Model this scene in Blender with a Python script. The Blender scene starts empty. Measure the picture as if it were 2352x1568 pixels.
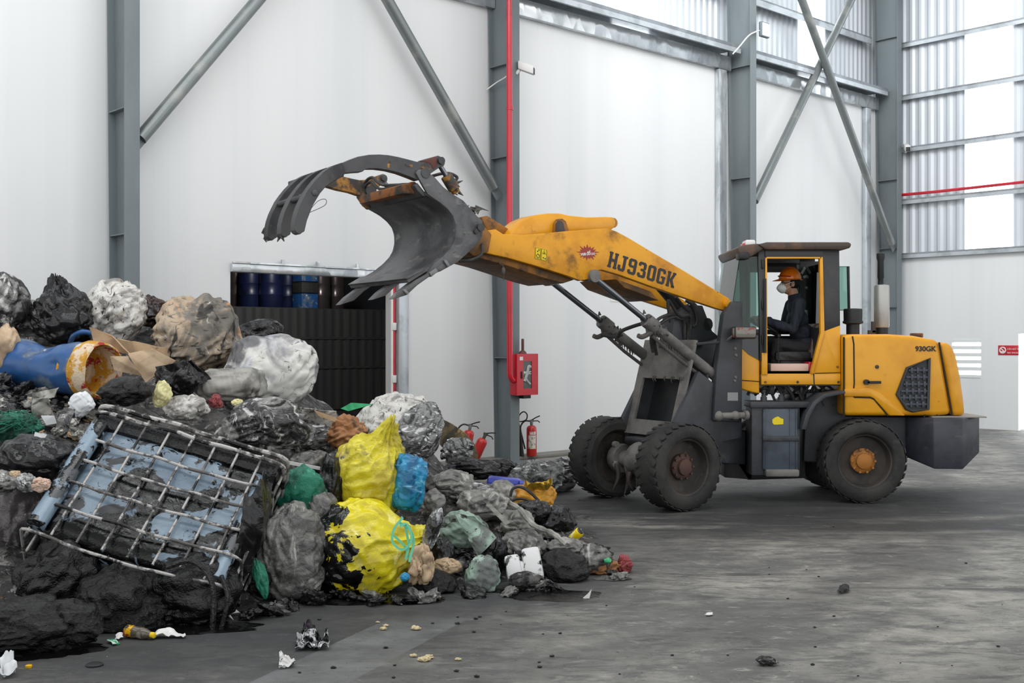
import bpy, bmesh, math, random
from mathutils import Vector, Matrix, noise
V = Vector
C = bpy.context.scene.collection
SC = bpy.context.scene
random.seed(7)

# ------------------------------------------------------------------ camera, sky, big lights, exposure
cam_d = bpy.data.cameras.new('camera'); cam = bpy.data.objects.new('camera', cam_d); C.objects.link(cam)
cam.location = (0, 0, 1.7); cam.rotation_euler = (math.pi/2, 0, 0)
F = 2599.0
cam_d.sensor_width = 36; cam_d.lens = F/2352*36; cam_d.clip_end = 300
SC.camera = cam
SC.view_settings.view_transform = 'Standard'; SC.view_settings.look = 'None'
SC.view_settings.gamma = 1; SC.view_settings.use_curve_mapping = False
SC.view_settings.exposure = 0.13
SC.cycles.max_bounces = 6; SC.cycles.diffuse_bounces = 3; SC.cycles.glossy_bounces = 2; SC.cycles.transparent_max_bounces = 8
SC.cycles.adaptive_threshold = 0.03; SC.cycles.caustics_reflective = False; SC.cycles.caustics_refractive = False
w = bpy.data.worlds.new('overcast_sky'); SC.world = w; w.use_nodes = True
WN, WL = w.node_tree.nodes, w.node_tree.links
_tc = WN.new('ShaderNodeTexCoord'); _sp = WN.new('ShaderNodeSeparateXYZ'); _mr = WN.new('ShaderNodeMapRange'); _mr.interpolation_type = 'SMOOTHSTEP'
WL.new(_tc.outputs['Generated'], _sp.inputs[0]); WL.new(_sp.outputs[2], _mr.inputs[0])
_mr.inputs[1].default_value = -.05; _mr.inputs[2].default_value = .75; _mr.inputs[3].default_value = 1.62; _mr.inputs[4].default_value = .50
WL.new(_mr.outputs[0], WN['Background'].inputs[1]); WN['Background'].inputs[0].default_value = (0.975, 0.988, 1.0, 1)
def area(name, loc, target, sx, sy, power, col=(1, 1, 1)):
    d = bpy.data.lights.new(name, 'AREA'); d.shape = 'RECTANGLE'; d.size = sx; d.size_y = sy; d.energy = power; d.color = col
    o = bpy.data.objects.new(name, d); C.objects.link(o); o.location = loc
    o.rotation_euler = (V(target)-V(loc)).to_track_quat('-Z', 'Y').to_euler()
    return o
area('skylight_row', (-1.5, 5.0, 9.6), (-1.8, 8.0, 1), 13, 1.6, 340, (0.98, 0.99, 1.0))
area('skylight_row_mid', (-1.5, 9.5, 9.6), (-1.5, 10.0, 0), 13, 1.6, 250, (0.98, 0.99, 1.0))
area('end_wall_fill', (5.0, 15.0, 9.7), (9.5, 21.0, 4.0), 8, 3, 500, (0.98, 0.99, 1.0))  # unseen fill lamp added to brighten the end wall, tilted towards it

# ------------------------------------------------------------------ geometry helpers
def P(px, py, Y): return V(((px-1176)/F*Y, Y, 1.7-(py-784)/F*Y))
def G(px, py):                                     # ground point seen at a pixel
    Y = F*1.7/(py-784); return V(((px-1176)/F*Y, Y, 0))
ORI = {}
def finish(name, bm, m, parent=None, origin=None, label=None, smooth=40, cat=None, group=None, kind=None, world=True):
    """links a bmesh given in world coordinates as one object; its origin is moved to a sensible place"""
    me = bpy.data.meshes.new(name)
    bm.normal_update()
    if smooth:
        ca = math.radians(smooth)
        for f in bm.faces: f.smooth = True
        for e in bm.edges:
            if len(e.link_faces) == 2:
                e.smooth = e.calc_face_angle(0) < ca
    bm.to_mesh(me); bm.free()
    o = bpy.data.objects.new(name, me); C.objects.link(o)
    for x in (m if isinstance(m, (list, tuple)) else [m]): me.materials.append(x)
    if parent is not None:
        off = ORI[parent.name]; o.parent = parent; ORI[o.name] = off
        me.transform(Matrix.Translation(-off))
    else:
        if origin is None:
            vs = [v.co for v in me.vertices]
            lo = [min(v[i] for v in vs) for i in range(3)]; hi = [max(v[i] for v in vs) for i in range(3)]
            origin = V(((lo[0]+hi[0])/2, (lo[1]+hi[1])/2, (lo[2]+hi[2])/2))
        origin = V(origin); me.transform(Matrix.Translation(-origin)); o.location = origin; ORI[o.name] = origin
    if label: o['label'] = label
    if cat: o['category'] = cat
    if group: o['group'] = group
    if kind: o['kind'] = kind
    return o
def thing(name, label, cat, loc, group=None):
    o = bpy.data.objects.new(name, None); C.objects.link(o); o.location = loc; ORI[o.name] = V(loc); o.empty_display_size = .2
    o['label'] = label; o['category'] = cat
    if group: o['group'] = group
    return o
def struct(name, bm, m, smooth=30): return finish(name, bm, m, kind='structure', smooth=smooth)
def dup(root, loc, label=None, group=None):
    r = root.copy(); C.objects.link(r); r.location = loc
    if label: r['label'] = label
    if group: r['group'] = group
    for ch in list(root.children):
        c = ch.copy(); C.objects.link(c); c.parent = r
        for g in ch.children:
            d = g.copy(); C.objects.link(d); d.parent = c
    return r
def B(): return bmesh.new()
def add(bm, other, mi=0):
    vm = {}
    for v in other.verts: vm[v] = bm.verts.new(v.co)
    for f in other.faces:
        try:
            nf = bm.faces.new([vm[v] for v in f.verts]); nf.material_index = mi
        except ValueError: pass
    other.free()
def bevelled(bm, bev, seg=2, ang=30):
    if bev > 0:
        es = [e for e in bm.edges if len(e.link_faces) == 2 and e.calc_face_angle(0) > math.radians(ang)]
        bmesh.ops.bevel(bm, geom=es, offset=bev, segments=seg, affect='EDGES', profile=.5, clamp_overlap=True)
    return bm
def prism(bm, pts, fn, d0, d1, bev=0, mi=0, seg=2):
    """2-D polygon extruded from depth d0 to d1; fn(u, v, d) -> world point"""
    t = B()
    a = [t.verts.new(fn(p[0], p[1], d0)) for p in pts]; b = [t.verts.new(fn(p[0], p[1], d1)) for p in pts]
    n = len(pts)
    t.faces.new(a); t.faces.new(b[::-1])
    for i in range(n): t.faces.new([a[i], b[i], b[(i+1) % n], a[(i+1) % n]])
    bmesh.ops.recalc_face_normals(t, faces=t.faces[:])
    bevelled(t, bev, seg)
    add(bm, t, mi); return bm
def hexa(bm, p, mi=0, bev=0):
    """8 corners: bottom 4 ring, top 4 ring"""
    t = B(); v = [t.verts.new(q) for q in p]
    for f in ((3, 2, 1, 0), (4, 5, 6, 7), (0, 1, 5, 4), (1, 2, 6, 5), (2, 3, 7, 6), (3, 0, 4, 7)): t.faces.new([v[i] for i in f])
    bmesh.ops.recalc_face_normals(t, faces=t.faces[:]); bevelled(t, bev)
    add(bm, t, mi); return bm
def obox(bm, o, ux, uy, uz, x0, x1, y0, y1, z0, z1, bev=0, mi=0):
    q = lambda x, y, z: V(o)+V(ux)*x+V(uy)*y+V(uz)*z
    return hexa(bm, [q(x0, y0, z0), q(x1, y0, z0), q(x1, y1, z0), q(x0, y1, z0), q(x0, y0, z1), q(x1, y0, z1), q(x1, y1, z1), q(x0, y1, z1)], mi, bev)
def box(bm, x0, x1, y0, y1, z0, z1, bev=0, mi=0):
    return obox(bm, (0, 0, 0), (1, 0, 0), (0, 1, 0), (0, 0, 1), x0, x1, y0, y1, z0, z1, bev, mi)
def spl(pts, n=6):
    pts = [V(p) for p in pts]
    if len(pts) < 3: return pts
    out = []; q = [2*pts[0]-pts[1]]+pts+[2*pts[-1]-pts[-2]]
    for i in range(1, len(q)-2):
        a, b, c, d = q[i-1:i+3]
        for k in range(n):
            t = k/n
            out.append(.5*((2*b)+(c-a)*t+(2*a-5*b+4*c-d)*t*t+(3*b-a-3*c+d)*t**3))
    out.append(pts[-1]); return out
def tube(bm, pts, r, n=8, mi=0, closed=False, caps=True):
    pts = [V(p) for p in pts]; m = len(pts)
    rad = r if isinstance(r, (list, tuple)) else [r]*m
    nrm = None; rings = []
    for i, p in enumerate(pts):
        if closed: t = pts[(i+1) % m]-pts[i-1]
        else: t = pts[min(i+1, m-1)]-pts[max(i-1, 0)]
        if t.length < 1e-9: t = V((0, 0, 1))
        t.normalize()
        if nrm is None: nrm = t.orthogonal().normalized()
        else:
            nrm = nrm-t*nrm.dot(t)
            nrm = nrm.normalized() if nrm.length > 1e-6 else t.orthogonal().normalized()
        bn = t.cross(nrm)
        rings.append([bm.verts.new(p+(nrm*math.cos(2*math.pi*k/n)+bn*math.sin(2*math.pi*k/n))*rad[i]) for k in range(n)])
    for i in range(m if closed else m-1):
        A, D = rings[i], rings[(i+1) % m]
        for k in range(n):
            f = bm.faces.new([A[k], A[(k+1) % n], D[(k+1) % n], D[k]]); f.material_index = mi
    if caps and not closed:
        bm.faces.new(rings[0][::-1]).material_index = mi; bm.faces.new(rings[-1]).material_index = mi
    return bm
def cyl(bm, p, q, r, n=20, mi=0): return tube(bm, [p, q], r, n, mi)
def lathe(bm, prof, o, axis, n=32, mi=0, cap=True):
    """prof: list of (radius, height along axis)"""
    ax = V(axis).normalized(); u = ax.orthogonal().normalized(); w2 = ax.cross(u); o = V(o); rings = []
    for r, h in prof:
        rings.append([bm.verts.new(o+ax*h+(u*math.cos(2*math.pi*k/n)+w2*math.sin(2*math.pi*k/n))*max(r, 1e-4)) for k in range(n)])
    for i in range(len(rings)-1):
        for k in range(n):
            f = bm.faces.new([rings[i][k], rings[i][(k+1) % n], rings[i+1][(k+1) % n], rings[i+1][k]]); f.material_index = mi
    if cap:
        bm.faces.new(rings[0][::-1]).material_index = mi; bm.faces.new(rings[-1]).material_index = mi
    return bm
def ellip(bm, c, rx, ry, rz, sub=3, mi=0, rot=None):
    t = B(); bmesh.ops.create_icosphere(t, subdivisions=sub, radius=1)
    for v in t.verts:
        q = V((v.co.x*rx, v.co.y*ry, v.co.z*rz))
        if rot is not None: q = rot @ q
        v.co = q+V(c)
    add(bm, t, mi); return bm
def textmesh(bm, s, fn, size=1.0, bold=0.0, thick=.01, mi=0, align='LEFT', sx=1.0):
    """letters as flat solid shapes; fn(x, y, d) -> world"""
    cu = bpy.data.curves.new('lettering', 'FONT'); cu.body = s; cu.size = size; cu.offset = bold; cu.align_x = align; cu.resolution_u = 3
    ob = bpy.data.objects.new('lettering', cu); C.objects.link(ob)
    me = bpy.data.meshes.new_from_object(ob.evaluated_get(bpy.context.evaluated_depsgraph_get()))
    C.objects.unlink(ob); bpy.data.objects.remove(ob); bpy.data.curves.remove(cu)
    t = B(); t.from_mesh(me); bpy.data.meshes.remove(me)
    r = bmesh.ops.extrude_face_region(t, geom=t.faces[:])
    for v in [g for g in r['geom'] if isinstance(g, bmesh.types.BMVert)]: v.co.z += thick
    for v in t.verts: v.co = fn(v.co.x*sx, v.co.y, v.co.z)
    bmesh.ops.recalc_face_normals(t, faces=t.faces[:])
    add(bm, t, mi); return bm

# ------------------------------------------------------------------ procedural materials
def lin(c):
    return tuple(((x/255)/12.92 if x/255 <= .04045 else ((x/255+.055)/1.055)**2.4) for x in c)+(1,)
def mat(name, col, rough=.5, metal=0, layers=(), bumps=(), spec=.5, dist=0.0, emit=None, coat=0):
    """layers: (colour, noise scale, lo, hi, roughness, stretch xyz, direction) masks of smoothstepped noise
       bumps: (kind n|r|v|w, scale, height in metres, stretch)"""
    m = bpy.data.materials.new(name); m.use_nodes = True; T = m.node_tree; N = T.nodes; L = T.links
    b = N['Principled BSDF']; b.inputs['Roughness'].default_value = rough; b.inputs['Metallic'].default_value = metal
    b.inputs['Specular IOR Level'].default_value = spec
    if coat: b.inputs['Coat Weight'].default_value = coat; b.inputs['Coat Roughness'].default_value = .12
    b.inputs['Base Color'].default_value = lin(col)
    if emit: b.inputs['Emission Color'].default_value = lin(emit[0]); b.inputs['Emission Strength'].default_value = emit[1]
    if not layers and not bumps: return m
    tc = N.new('ShaderNodeTexCoord'); oi = N.new('ShaderNodeObjectInfo')
    mu = N.new('ShaderNodeVectorMath'); mu.operation = 'MULTIPLY'; mu.inputs[1].default_value = (37, 53, 71)
    L.new(oi.outputs['Random'], mu.inputs[0])
    ad = N.new('ShaderNodeVectorMath'); ad.operation = 'ADD'; L.new(tc.outputs['Object'], ad.inputs[0]); L.new(mu.outputs[0], ad.inputs[1])
    co = ad.outputs[0]
    def stretch(s):
        if not s: return co
        q = N.new('ShaderNodeVectorMath'); q.operation = 'MULTIPLY'; q.inputs[1].default_value = s; L.new(co, q.inputs[0]); return q.outputs[0]
    def nz(scale, s=None, det=5, rough_=.6, d=dist):
        n = N.new('ShaderNodeTexNoise'); n.inputs['Scale'].default_value = scale; n.inputs['Detail'].default_value = det
        n.inputs['Roughness'].default_value = rough_; n.inputs['Distortion'].default_value = d
        L.new(stretch(s), n.inputs['Vector']); return n.outputs['Fac']
    def math_(op, a, bb):
        q = N.new('ShaderNodeMath'); q.operation = op
        for i, x in enumerate((a, bb)):
            if isinstance(x, (int, float)): q.inputs[i].default_value = x
            else: L.new(x, q.inputs[i])
        return q.outputs[0]
    cur = None; cr = None
    for ly in layers:
        c2, sc, lo, hi = ly[:4]; rg = ly[4] if len(ly) > 4 else None; st = ly[5] if len(ly) > 5 else None; di = ly[6] if len(ly) > 6 else None
        f = nz(sc, st)
        if di:
            dt = N.new('ShaderNodeVectorMath'); dt.operation = 'DOT_PRODUCT'; dt.inputs[1].default_value = di; L.new(tc.outputs['Object'], dt.inputs[0])
            f = math_('ADD', f, dt.outputs['Value'])
        mr = N.new('ShaderNodeMapRange'); mr.interpolation_type = 'SMOOTHSTEP'
        mr.inputs[1].default_value = lo; mr.inputs[2].default_value = hi; L.new(f, mr.inputs[0])
        mx = N.new('ShaderNodeMix'); mx.data_type = 'RGBA'; L.new(mr.outputs[0], mx.inputs[0])
        if cur is None: mx.inputs[6].default_value = lin(col)
        else: L.new(cur, mx.inputs[6])
        mx.inputs[7].default_value = lin(c2); cur = mx.outputs[2]
        if rg is not None:
            m2 = N.new('ShaderNodeMix'); L.new(mr.outputs[0], m2.inputs[0])
            if cr is None: m2.inputs[2].default_value = rough
            else: L.new(cr, m2.inputs[2])
            m2.inputs[3].default_value = rg; cr = m2.outputs[0]
    if cur is not None: L.new(cur, b.inputs['Base Color'])
    if cr is not None: L.new(cr, b.inputs['Roughness'])
    h = None
    for bp in bumps:
        k, sc, hh = bp[:3]; st = bp[3] if len(bp) > 3 else None
        if k == 'n': f = nz(sc, st)
        elif k == 'r':
            f = None
            for q in range(3):
                mp = N.new('ShaderNodeMapping'); mp.inputs['Rotation'].default_value = (1.1+q*2.3+sc, .5+q*1.3+sc*.7, q*1.9+sc*1.3+(.9 if st else 0)); L.new(co, mp.inputs['Vector'])
                wv = N.new('ShaderNodeTexWave'); wv.wave_profile = 'TRI'; wv.inputs['Scale'].default_value = sc*(.22, .34, .55)[q]
                wv.inputs['Distortion'].default_value = 5; wv.inputs['Detail'].default_value = 2; wv.inputs['Detail Scale'].default_value = .8
                L.new(mp.outputs[0], wv.inputs['Vector']); g_ = math_('MULTIPLY', wv.outputs['Fac'], (1, .8, .5)[q]); f = g_ if f is None else math_('ADD', f, g_)
        elif k == 'v':
            vo = N.new('ShaderNodeTexVoronoi'); vo.inputs['Scale'].default_value = sc
            ws = N.new('ShaderNodeTexNoise'); ws.inputs['Scale'].default_value = sc*.6; L.new(stretch(st), ws.inputs['Vector'])
            w3 = N.new('ShaderNodeVectorMath'); w3.operation = 'MULTIPLY_ADD'; L.new(ws.outputs['Color'], w3.inputs[0]); w3.inputs[1].default_value = (.9/sc,)*3
            L.new(stretch(st), w3.inputs[2]); L.new(w3.outputs[0], vo.inputs['Vector']); f = vo.outputs['Distance']
        f = math_('MULTIPLY', f, hh); h = f if h is None else math_('ADD', h, f)
    if h is not None:
        bu = N.new('ShaderNodeBump'); bu.inputs['Strength'].default_value = 1; bu.inputs['Distance'].default_value = 1
        L.new(h, bu.inputs['Height']); L.new(bu.outputs[0], b.inputs['Normal'])
    return m
def glassmat(name, tint, refl=.12):
    m = bpy.data.materials.new(name); m.use_nodes = True; T = m.node_tree; N = T.nodes; L = T.links
    N.remove(N['Principled BSDF']); tr = N.new('ShaderNodeBsdfTransparent'); tr.inputs[0].default_value = lin(tint)
    gl = N.new('ShaderNodeBsdfGlossy'); gl.inputs['Roughness'].default_value = .03
    fr = N.new('ShaderNodeFresnel'); fr.inputs[0].default_value = 1.45
    mx = N.new('ShaderNodeMixShader'); L.new(fr.outputs[0], mx.inputs[0]); L.new(tr.outputs[0], mx.inputs[1]); L.new(gl.outputs[0], mx.inputs[2])
    L.new(mx.outputs[0], N['Material Output'].inputs[0]); return m
def emis(name, col, s):
    return mat(name, col, .6, emit=(col, s))
M = {}
M['wall'] = mat('white_wall_panel', (224, 225, 225), .55, layers=(((214, 217, 218), .5, .4, .75, .5, (2, 2, .04)), ((206, 208, 206), 1.4, .66, .85, .6, (1, 1, .12))))
M['endwall'] = mat('white_end_panel', (224, 226, 227), .5, layers=(((214, 218, 219), .7, .4, .7, .5, (2, 2, .05)),))
M['sheet'] = mat('grey_corrugated_sheet', (204, 210, 215), .45, .2, layers=(((188, 195, 201), .8, .4, .7, .5, (1, 1, .2)),))
M['steel'] = mat('grey_painted_steel', (116, 125, 128), .5, .1, layers=(((102, 110, 114), 1.2, .4, .7, .55, (1, 1, .3)), ((150, 148, 140), 9, .70, .78, .7, (1, 1, .25))), bumps=(('n', 30, .001),))
M['brace'] = mat('galvanised_brace_pipe', (122, 128, 128), .35, .5, layers=(((150, 152, 148), 2, .5, .7, .5),))
M['galv'] = mat('galvanised_flashing', (205, 210, 213), .2, .65, layers=(((172, 178, 182), 2.0, .45, .6, .3, (1, 1, .5)),), bumps=(('v', 3.2, .03, (1, 1, .6)),))
M['purlin'] = mat('zinc_purlin', (190, 197, 202), .35, .4, layers=(((165, 172, 176), 3, .45, .65),))
M['pane'] = emis('daylight_panel', (250, 253, 255), 2.6)
M['redpipe'] = mat('red_pipe_paint', (196, 28, 48), .3, layers=(((170, 24, 40), 2, .5, .7),), coat=.3)
M['red'] = mat('red_enamel', (190, 20, 40), .3, layers=(((160, 22, 36), 4, .5, .75, .45),), coat=.3)
M['redcyl'] = mat('red_cylinder', (190, 38, 36), .32, layers=(((150, 30, 30), 5, .55, .75, .5),), coat=.2)
M['white'] = mat('white_sticker', (225, 225, 222), .5)
M['black'] = mat('black_rubber', (28, 29, 30), .55, bumps=(('n', 60, .001),))
M['plinth'] = mat('dusty_concrete_ledge', (130, 128, 122), .8, layers=(((95, 94, 90), 3, .45, .7),), bumps=(('n', 20, .004),))

# ------------------------------------------------------------------ building frame of reference
D = V((.7379, .6749, 0)); NN = V((.6749, -.7379, 0)); W0 = V((.396, 16.86, 0)); UP = V((0, 0, 1))
def W(t, o, z): return W0+D*t+NN*o+UP*z
def WT(px, py, o=0):
    k = (px-1176)/F; b = W0+NN*o; t = (k*b.y-b.x)/(D.x-k*D.y); Y = b.y+t*D.y
    return t, 1.7-(py-784)/F*Y
CT = 10.0
def E(s, o, z): return W(CT, 0, z)+NN*s-D*o
def ET(px, py, o=0):
    k = (px-1176)/F; b = W(CT, 0, 0)-D*o; s = (k*b.y-b.x)/(NN.x-k*NN.y); Y = b.y+s*NN.y
    return s, 1.7-(py-784)/F*Y
def wbox(bm, t0, t1, o0, o1, z0, z1, bev=0, mi=0): return obox(bm, W0, D, NN, UP, t0, t1, o0, o1, z0, z1, bev, mi)
def ebox(bm, s0, s1, o0, o1, z0, z1, bev=0, mi=0): return obox(bm, W(CT, 0, 0), NN, -D, UP, s0, s1, o0, o1, z0, z1, bev, mi)

# floor --------------------------------------------------------------
def floor_material():
    m = bpy.data.materials.new('dirty_concrete_floor'); m.use_nodes = True; T = m.node_tree; N = T.nodes; L = T.links
    b = N['Principled BSDF']; tc = N.new('ShaderNodeTexCoord'); co = tc.outputs['Object']
    def nz(sc, det=6, ro=.62, st=(1, 1, 1), di=0, rot=0):
        mp = N.new('ShaderNodeMapping'); mp.inputs['Scale'].default_value = st; mp.inputs['Rotation'].default_value = (0, 0, rot); L.new(co, mp.inputs['Vector'])
        n = N.new('ShaderNodeTexNoise'); n.inputs['Scale'].default_value = sc; n.inputs['Detail'].default_value = det; n.inputs['Roughness'].default_value = ro
        n.inputs['Distortion'].default_value = di; L.new(mp.outputs[0], n.inputs['Vector']); return n.outputs['Fac']
    def mr(f, lo, hi):
        q = N.new('ShaderNodeMapRange'); q.interpolation_type = 'SMOOTHSTEP'; q.inputs[1].default_value = lo; q.inputs[2].default_value = hi; L.new(f, q.inputs[0]); return q.outputs[0]
    def ma(op, a, c=0, d=None):
        q = N.new('ShaderNodeMath'); q.operation = op
        for i, x in enumerate((a, c) if d is None else (a, c, d)):
            if isinstance(x, (int, float)): q.inputs[i].default_value = x
            else: L.new(x, q.inputs[i])
        return q.outputs[0]
    def mix(f, a, c):
        q = N.new('ShaderNodeMix'); q.data_type = 'RGBA'; L.new(f, q.inputs[0])
        if isinstance(a, tuple): q.inputs[6].default_value = lin(a)
        else: L.new(a, q.inputs[6])
        q.inputs[7].default_value = lin(c); return q.outputs[2]
    sep = N.new('ShaderNodeSeparateXYZ'); L.new(co, sep.inputs[0]); X, Y = sep.outputs[0], sep.outputs[1]
    wob = ma('MULTIPLY', ma('SUBTRACT', nz(.9), .5), 1.2)
    c = mix(mr(nz(.55, 10, .70), .40, .62), (86, 86, 84), (140, 138, 130))
    c = mix(ma('MULTIPLY', mr(nz(2.6, 10, .74, (1, 2.2, 1), .4), .47, .60), .8), c, (80, 80, 79))
    c = mix(ma('MULTIPLY', mr(nz(1.3, 10, .76, (.6, 2.6, 1), .9), .54, .64), .75), c, (58, 58, 58))
    c = mix(ma('MULTIPLY', mr(nz(5.5, 9, .75, (1, 1.8, 1), .8), .55, .68), .8), c, (148, 146, 137))
    # old tyre sweeps across the floor
    for cx, cy, R, wd in ((-6.2, 15.6, 11.6, .22), (-6.2, 15.6, 9.9, .20), (11.5, -2.5, 12.2, .25), (-3.0, 20.0, 11.2, .3)):
        d2 = ma('ADD', ma('POWER', ma('SUBTRACT', X, cx), 2), ma('POWER', ma('SUBTRACT', Y, cy), 2))
        rr = ma('ABSOLUTE', ma('SUBTRACT', ma('ADD', ma('SQRT', d2), ma('MULTIPLY', wob, .12)), R))
        k = ma('MULTIPLY', ma('SUBTRACT', 1, mr(rr, wd*.3, wd*1.7)), ma('MULTIPLY', mr(nz(1.1), .35, .62), .6))
        c = mix(k, c, (56, 56, 57))
    # darker lanes across the floor, in front of and under the machine
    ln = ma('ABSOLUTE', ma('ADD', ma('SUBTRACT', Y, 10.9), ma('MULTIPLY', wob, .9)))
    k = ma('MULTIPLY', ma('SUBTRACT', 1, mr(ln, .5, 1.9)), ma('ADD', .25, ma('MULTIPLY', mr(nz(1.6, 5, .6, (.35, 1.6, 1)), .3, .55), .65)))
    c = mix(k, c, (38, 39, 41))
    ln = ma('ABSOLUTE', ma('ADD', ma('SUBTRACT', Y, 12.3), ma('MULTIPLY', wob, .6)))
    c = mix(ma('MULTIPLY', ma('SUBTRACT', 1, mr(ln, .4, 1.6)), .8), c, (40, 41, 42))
    # oily ground round the heap
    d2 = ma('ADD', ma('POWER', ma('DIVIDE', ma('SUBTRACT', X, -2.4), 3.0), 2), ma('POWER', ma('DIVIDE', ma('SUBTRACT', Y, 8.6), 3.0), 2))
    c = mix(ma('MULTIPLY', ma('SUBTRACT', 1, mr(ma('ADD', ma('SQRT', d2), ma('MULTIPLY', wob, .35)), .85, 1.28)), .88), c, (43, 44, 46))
    # smooth trowelled lane at the lower left
    u = ma('ADD', ma('MULTIPLY', ma('ADD', X, 1.33), .92), ma('MULTIPLY', ma('SUBTRACT', Y, 5.63), -.39))
    k = ma('MULTIPLY', ma('SUBTRACT', 1, mr(ma('ABSOLUTE', ma('SUBTRACT', u, .24)), .22, .235)), mr(ma('MULTIPLY', Y, -1), -7.2, -6.6))
    k = ma('MULTIPLY', k, ma('ADD', .45, ma('MULTIPLY', mr(nz(2.4), .4, .65), .45)))
    c = mix(k, c, (98, 100, 100))
    # worn, blotchy grain over everything
    gr = N.new('ShaderNodeMapRange'); gr.inputs[1].default_value = .34; gr.inputs[2].default_value = .66; gr.inputs[3].default_value = .76; gr.inputs[4].default_value = 1.74
    L.new(ma('ADD', ma('MULTIPLY', nz(4.2, 12, .78, (1, 1.7, 1), .5), .6), ma('MULTIPLY', nz(1.1, 8, .7, (1, 1.5, 1), .6), .4)), gr.inputs[0])
    q = N.new('ShaderNodeMix'); q.data_type = 'RGBA'; q.blend_type = 'MULTIPLY'; q.inputs[0].default_value = 1; q.clamp_result = False
    L.new(c, q.inputs[6]); L.new(gr.outputs[0], q.inputs[7]); c = q.outputs[2]
    # white dust scuffs, dark grit
    far = mr(ma('ADD', X, ma('MULTIPLY', Y, .25)), 3.2, 7.0)
    c = mix(ma('MULTIPLY', mr(nz(3.0, 8, .75, (.5, 2.4, 1), .6), .60, .70), ma('ADD', .25, ma('MULTIPLY', far, .6))), c, (196, 195, 190))
    c = mix(mr(nz(34, 4, .65), .645, .69), c, (40, 40, 40))
    c = mix(mr(nz(52, 3, .6), .71, .75), c, (190, 188, 180))
    L.new(c, b.inputs['Base Color'])
    r = N.new('ShaderNodeMapRange'); r.inputs[3].default_value = .48; r.inputs[4].default_value = .8; L.new(nz(1.7), r.inputs[0]); L.new(r.outputs[0], b.inputs['Roughness'])
    bu = N.new('ShaderNodeBump'); bu.inputs['Distance'].default_value = .012; bu.inputs['Strength'].default_value = .8
    L.new(ma('ADD', nz(14, 8, .7), ma('MULTIPLY', nz(60, 4), .35)), bu.inputs['Height']); L.new(bu.outputs[0], b.inputs['Normal'])
    return m
bm = B(); box(bm, -16, 26, -4, 44, -.2, 0)
fl = finish('floor', bm, floor_material(), origin=(0, 0, 0), kind='structure')

# main wall -----------------------------------------------------------
DT0, DT1, DZ = -5.07, -2.60, 2.62
bm = B()
for t0, t1, z0, z1 in ((-14, DT0, 0, 6.45), (DT1, CT, 0, 6.45), (DT0, DT1, DZ, 6.45)): wbox(bm, t0, t1, -.1, 0, z0, z1)
struct('wall_left', bm, M['wall'])
bm = B(); wbox(bm, DT1, CT, .001, .28, 0, .05, .01); struct('baseboard_left', bm, M['plinth'])
# corrugated sheet above, in pieces round the daylight panels
def corr(bm, fn, a0, a1, z0, z1, per=.165, h=.03, mi=0):
    n = int((a1-a0)/per*4)+1; prev = None
    for i in range(n+1):
        a = min(a0+i*per/4, a1); o = (0, h, h, 0)[i % 4]
        q = (bm.verts.new(fn(a, o, z0)), bm.verts.new(fn(a, o, z1)))
        if prev: bm.faces.new([prev[0], q[0], q[1], prev[1]]).material_index = mi
        prev = q
wf = lambda a, o, z: W(a, -.3+o, z)
win = [(WT(1405, 50, -.3)[0], WT(1487, 50, -.3)[0]), (WT(1833, 50, -.3)[0], WT(1891, 50, -.3)[0])]
bm = B(); a = -1.2
for t0, t1 in win: corr(bm, wf, a, t0, 6.4, 9.8); a = t1
corr(bm, wf, a, CT+.3, 6.4, 9.8); wbox(bm, -14, -1.2, -.32, -.28, 6.4, 9.8)
struct('wall_upper', bm, M['sheet'], smooth=20)
for i, (t0, t1) in enumerate(win):
    bm = B(); corr(bm, wf, t0, t1, 6.4, 9.8); struct('window_%d' % (i+1), bm, M['pane'], smooth=20)
# galvanised flashing along the panel heads and the girt rails
k = 0
for t0, t1 in ((-.85, 4.6), (4.78, 9.6)):
    k += 1; bm = B(); wbox(bm, t0, t1, -.28, .10, 6.45, 6.70, .01); struct('trim_%d' % k, bm, M['galv'])
    k += 1; bm = B(); wbox(bm, t0, t1, -.2, .30, 6.80, 6.86); wbox(bm, t0, t1, .26, .30, 6.72, 6.86); struct('trim_%d' % k, bm, M['purlin'])
    for z in (7.95, 9.05):
        k += 1; bm = B(); wbox(bm, t0, t1, -.26, -.06, z, z+.03); wbox(bm, t0, t1, -.09, -.06, z-.11, z+.03); struct('trim_%d' % k, bm, M['purlin'])
k += 1; bm = B(); wbox(bm, -12, -.95, -.1, .1, 6.45, 6.62, .01); struct('trim_%d' % k, bm, M['galv'])
# edge flashings by the far columns
for t0, t1 in ((4.25, 4.48), (9.1, 9.3)):
    k += 1; bm = B(); wbox(bm, t0, t1, 0, .10, 0, 6.45, .02); struct('trim_%d' % k, bm, M['galv'] if t0 < 5 else M['purlin'])

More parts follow.
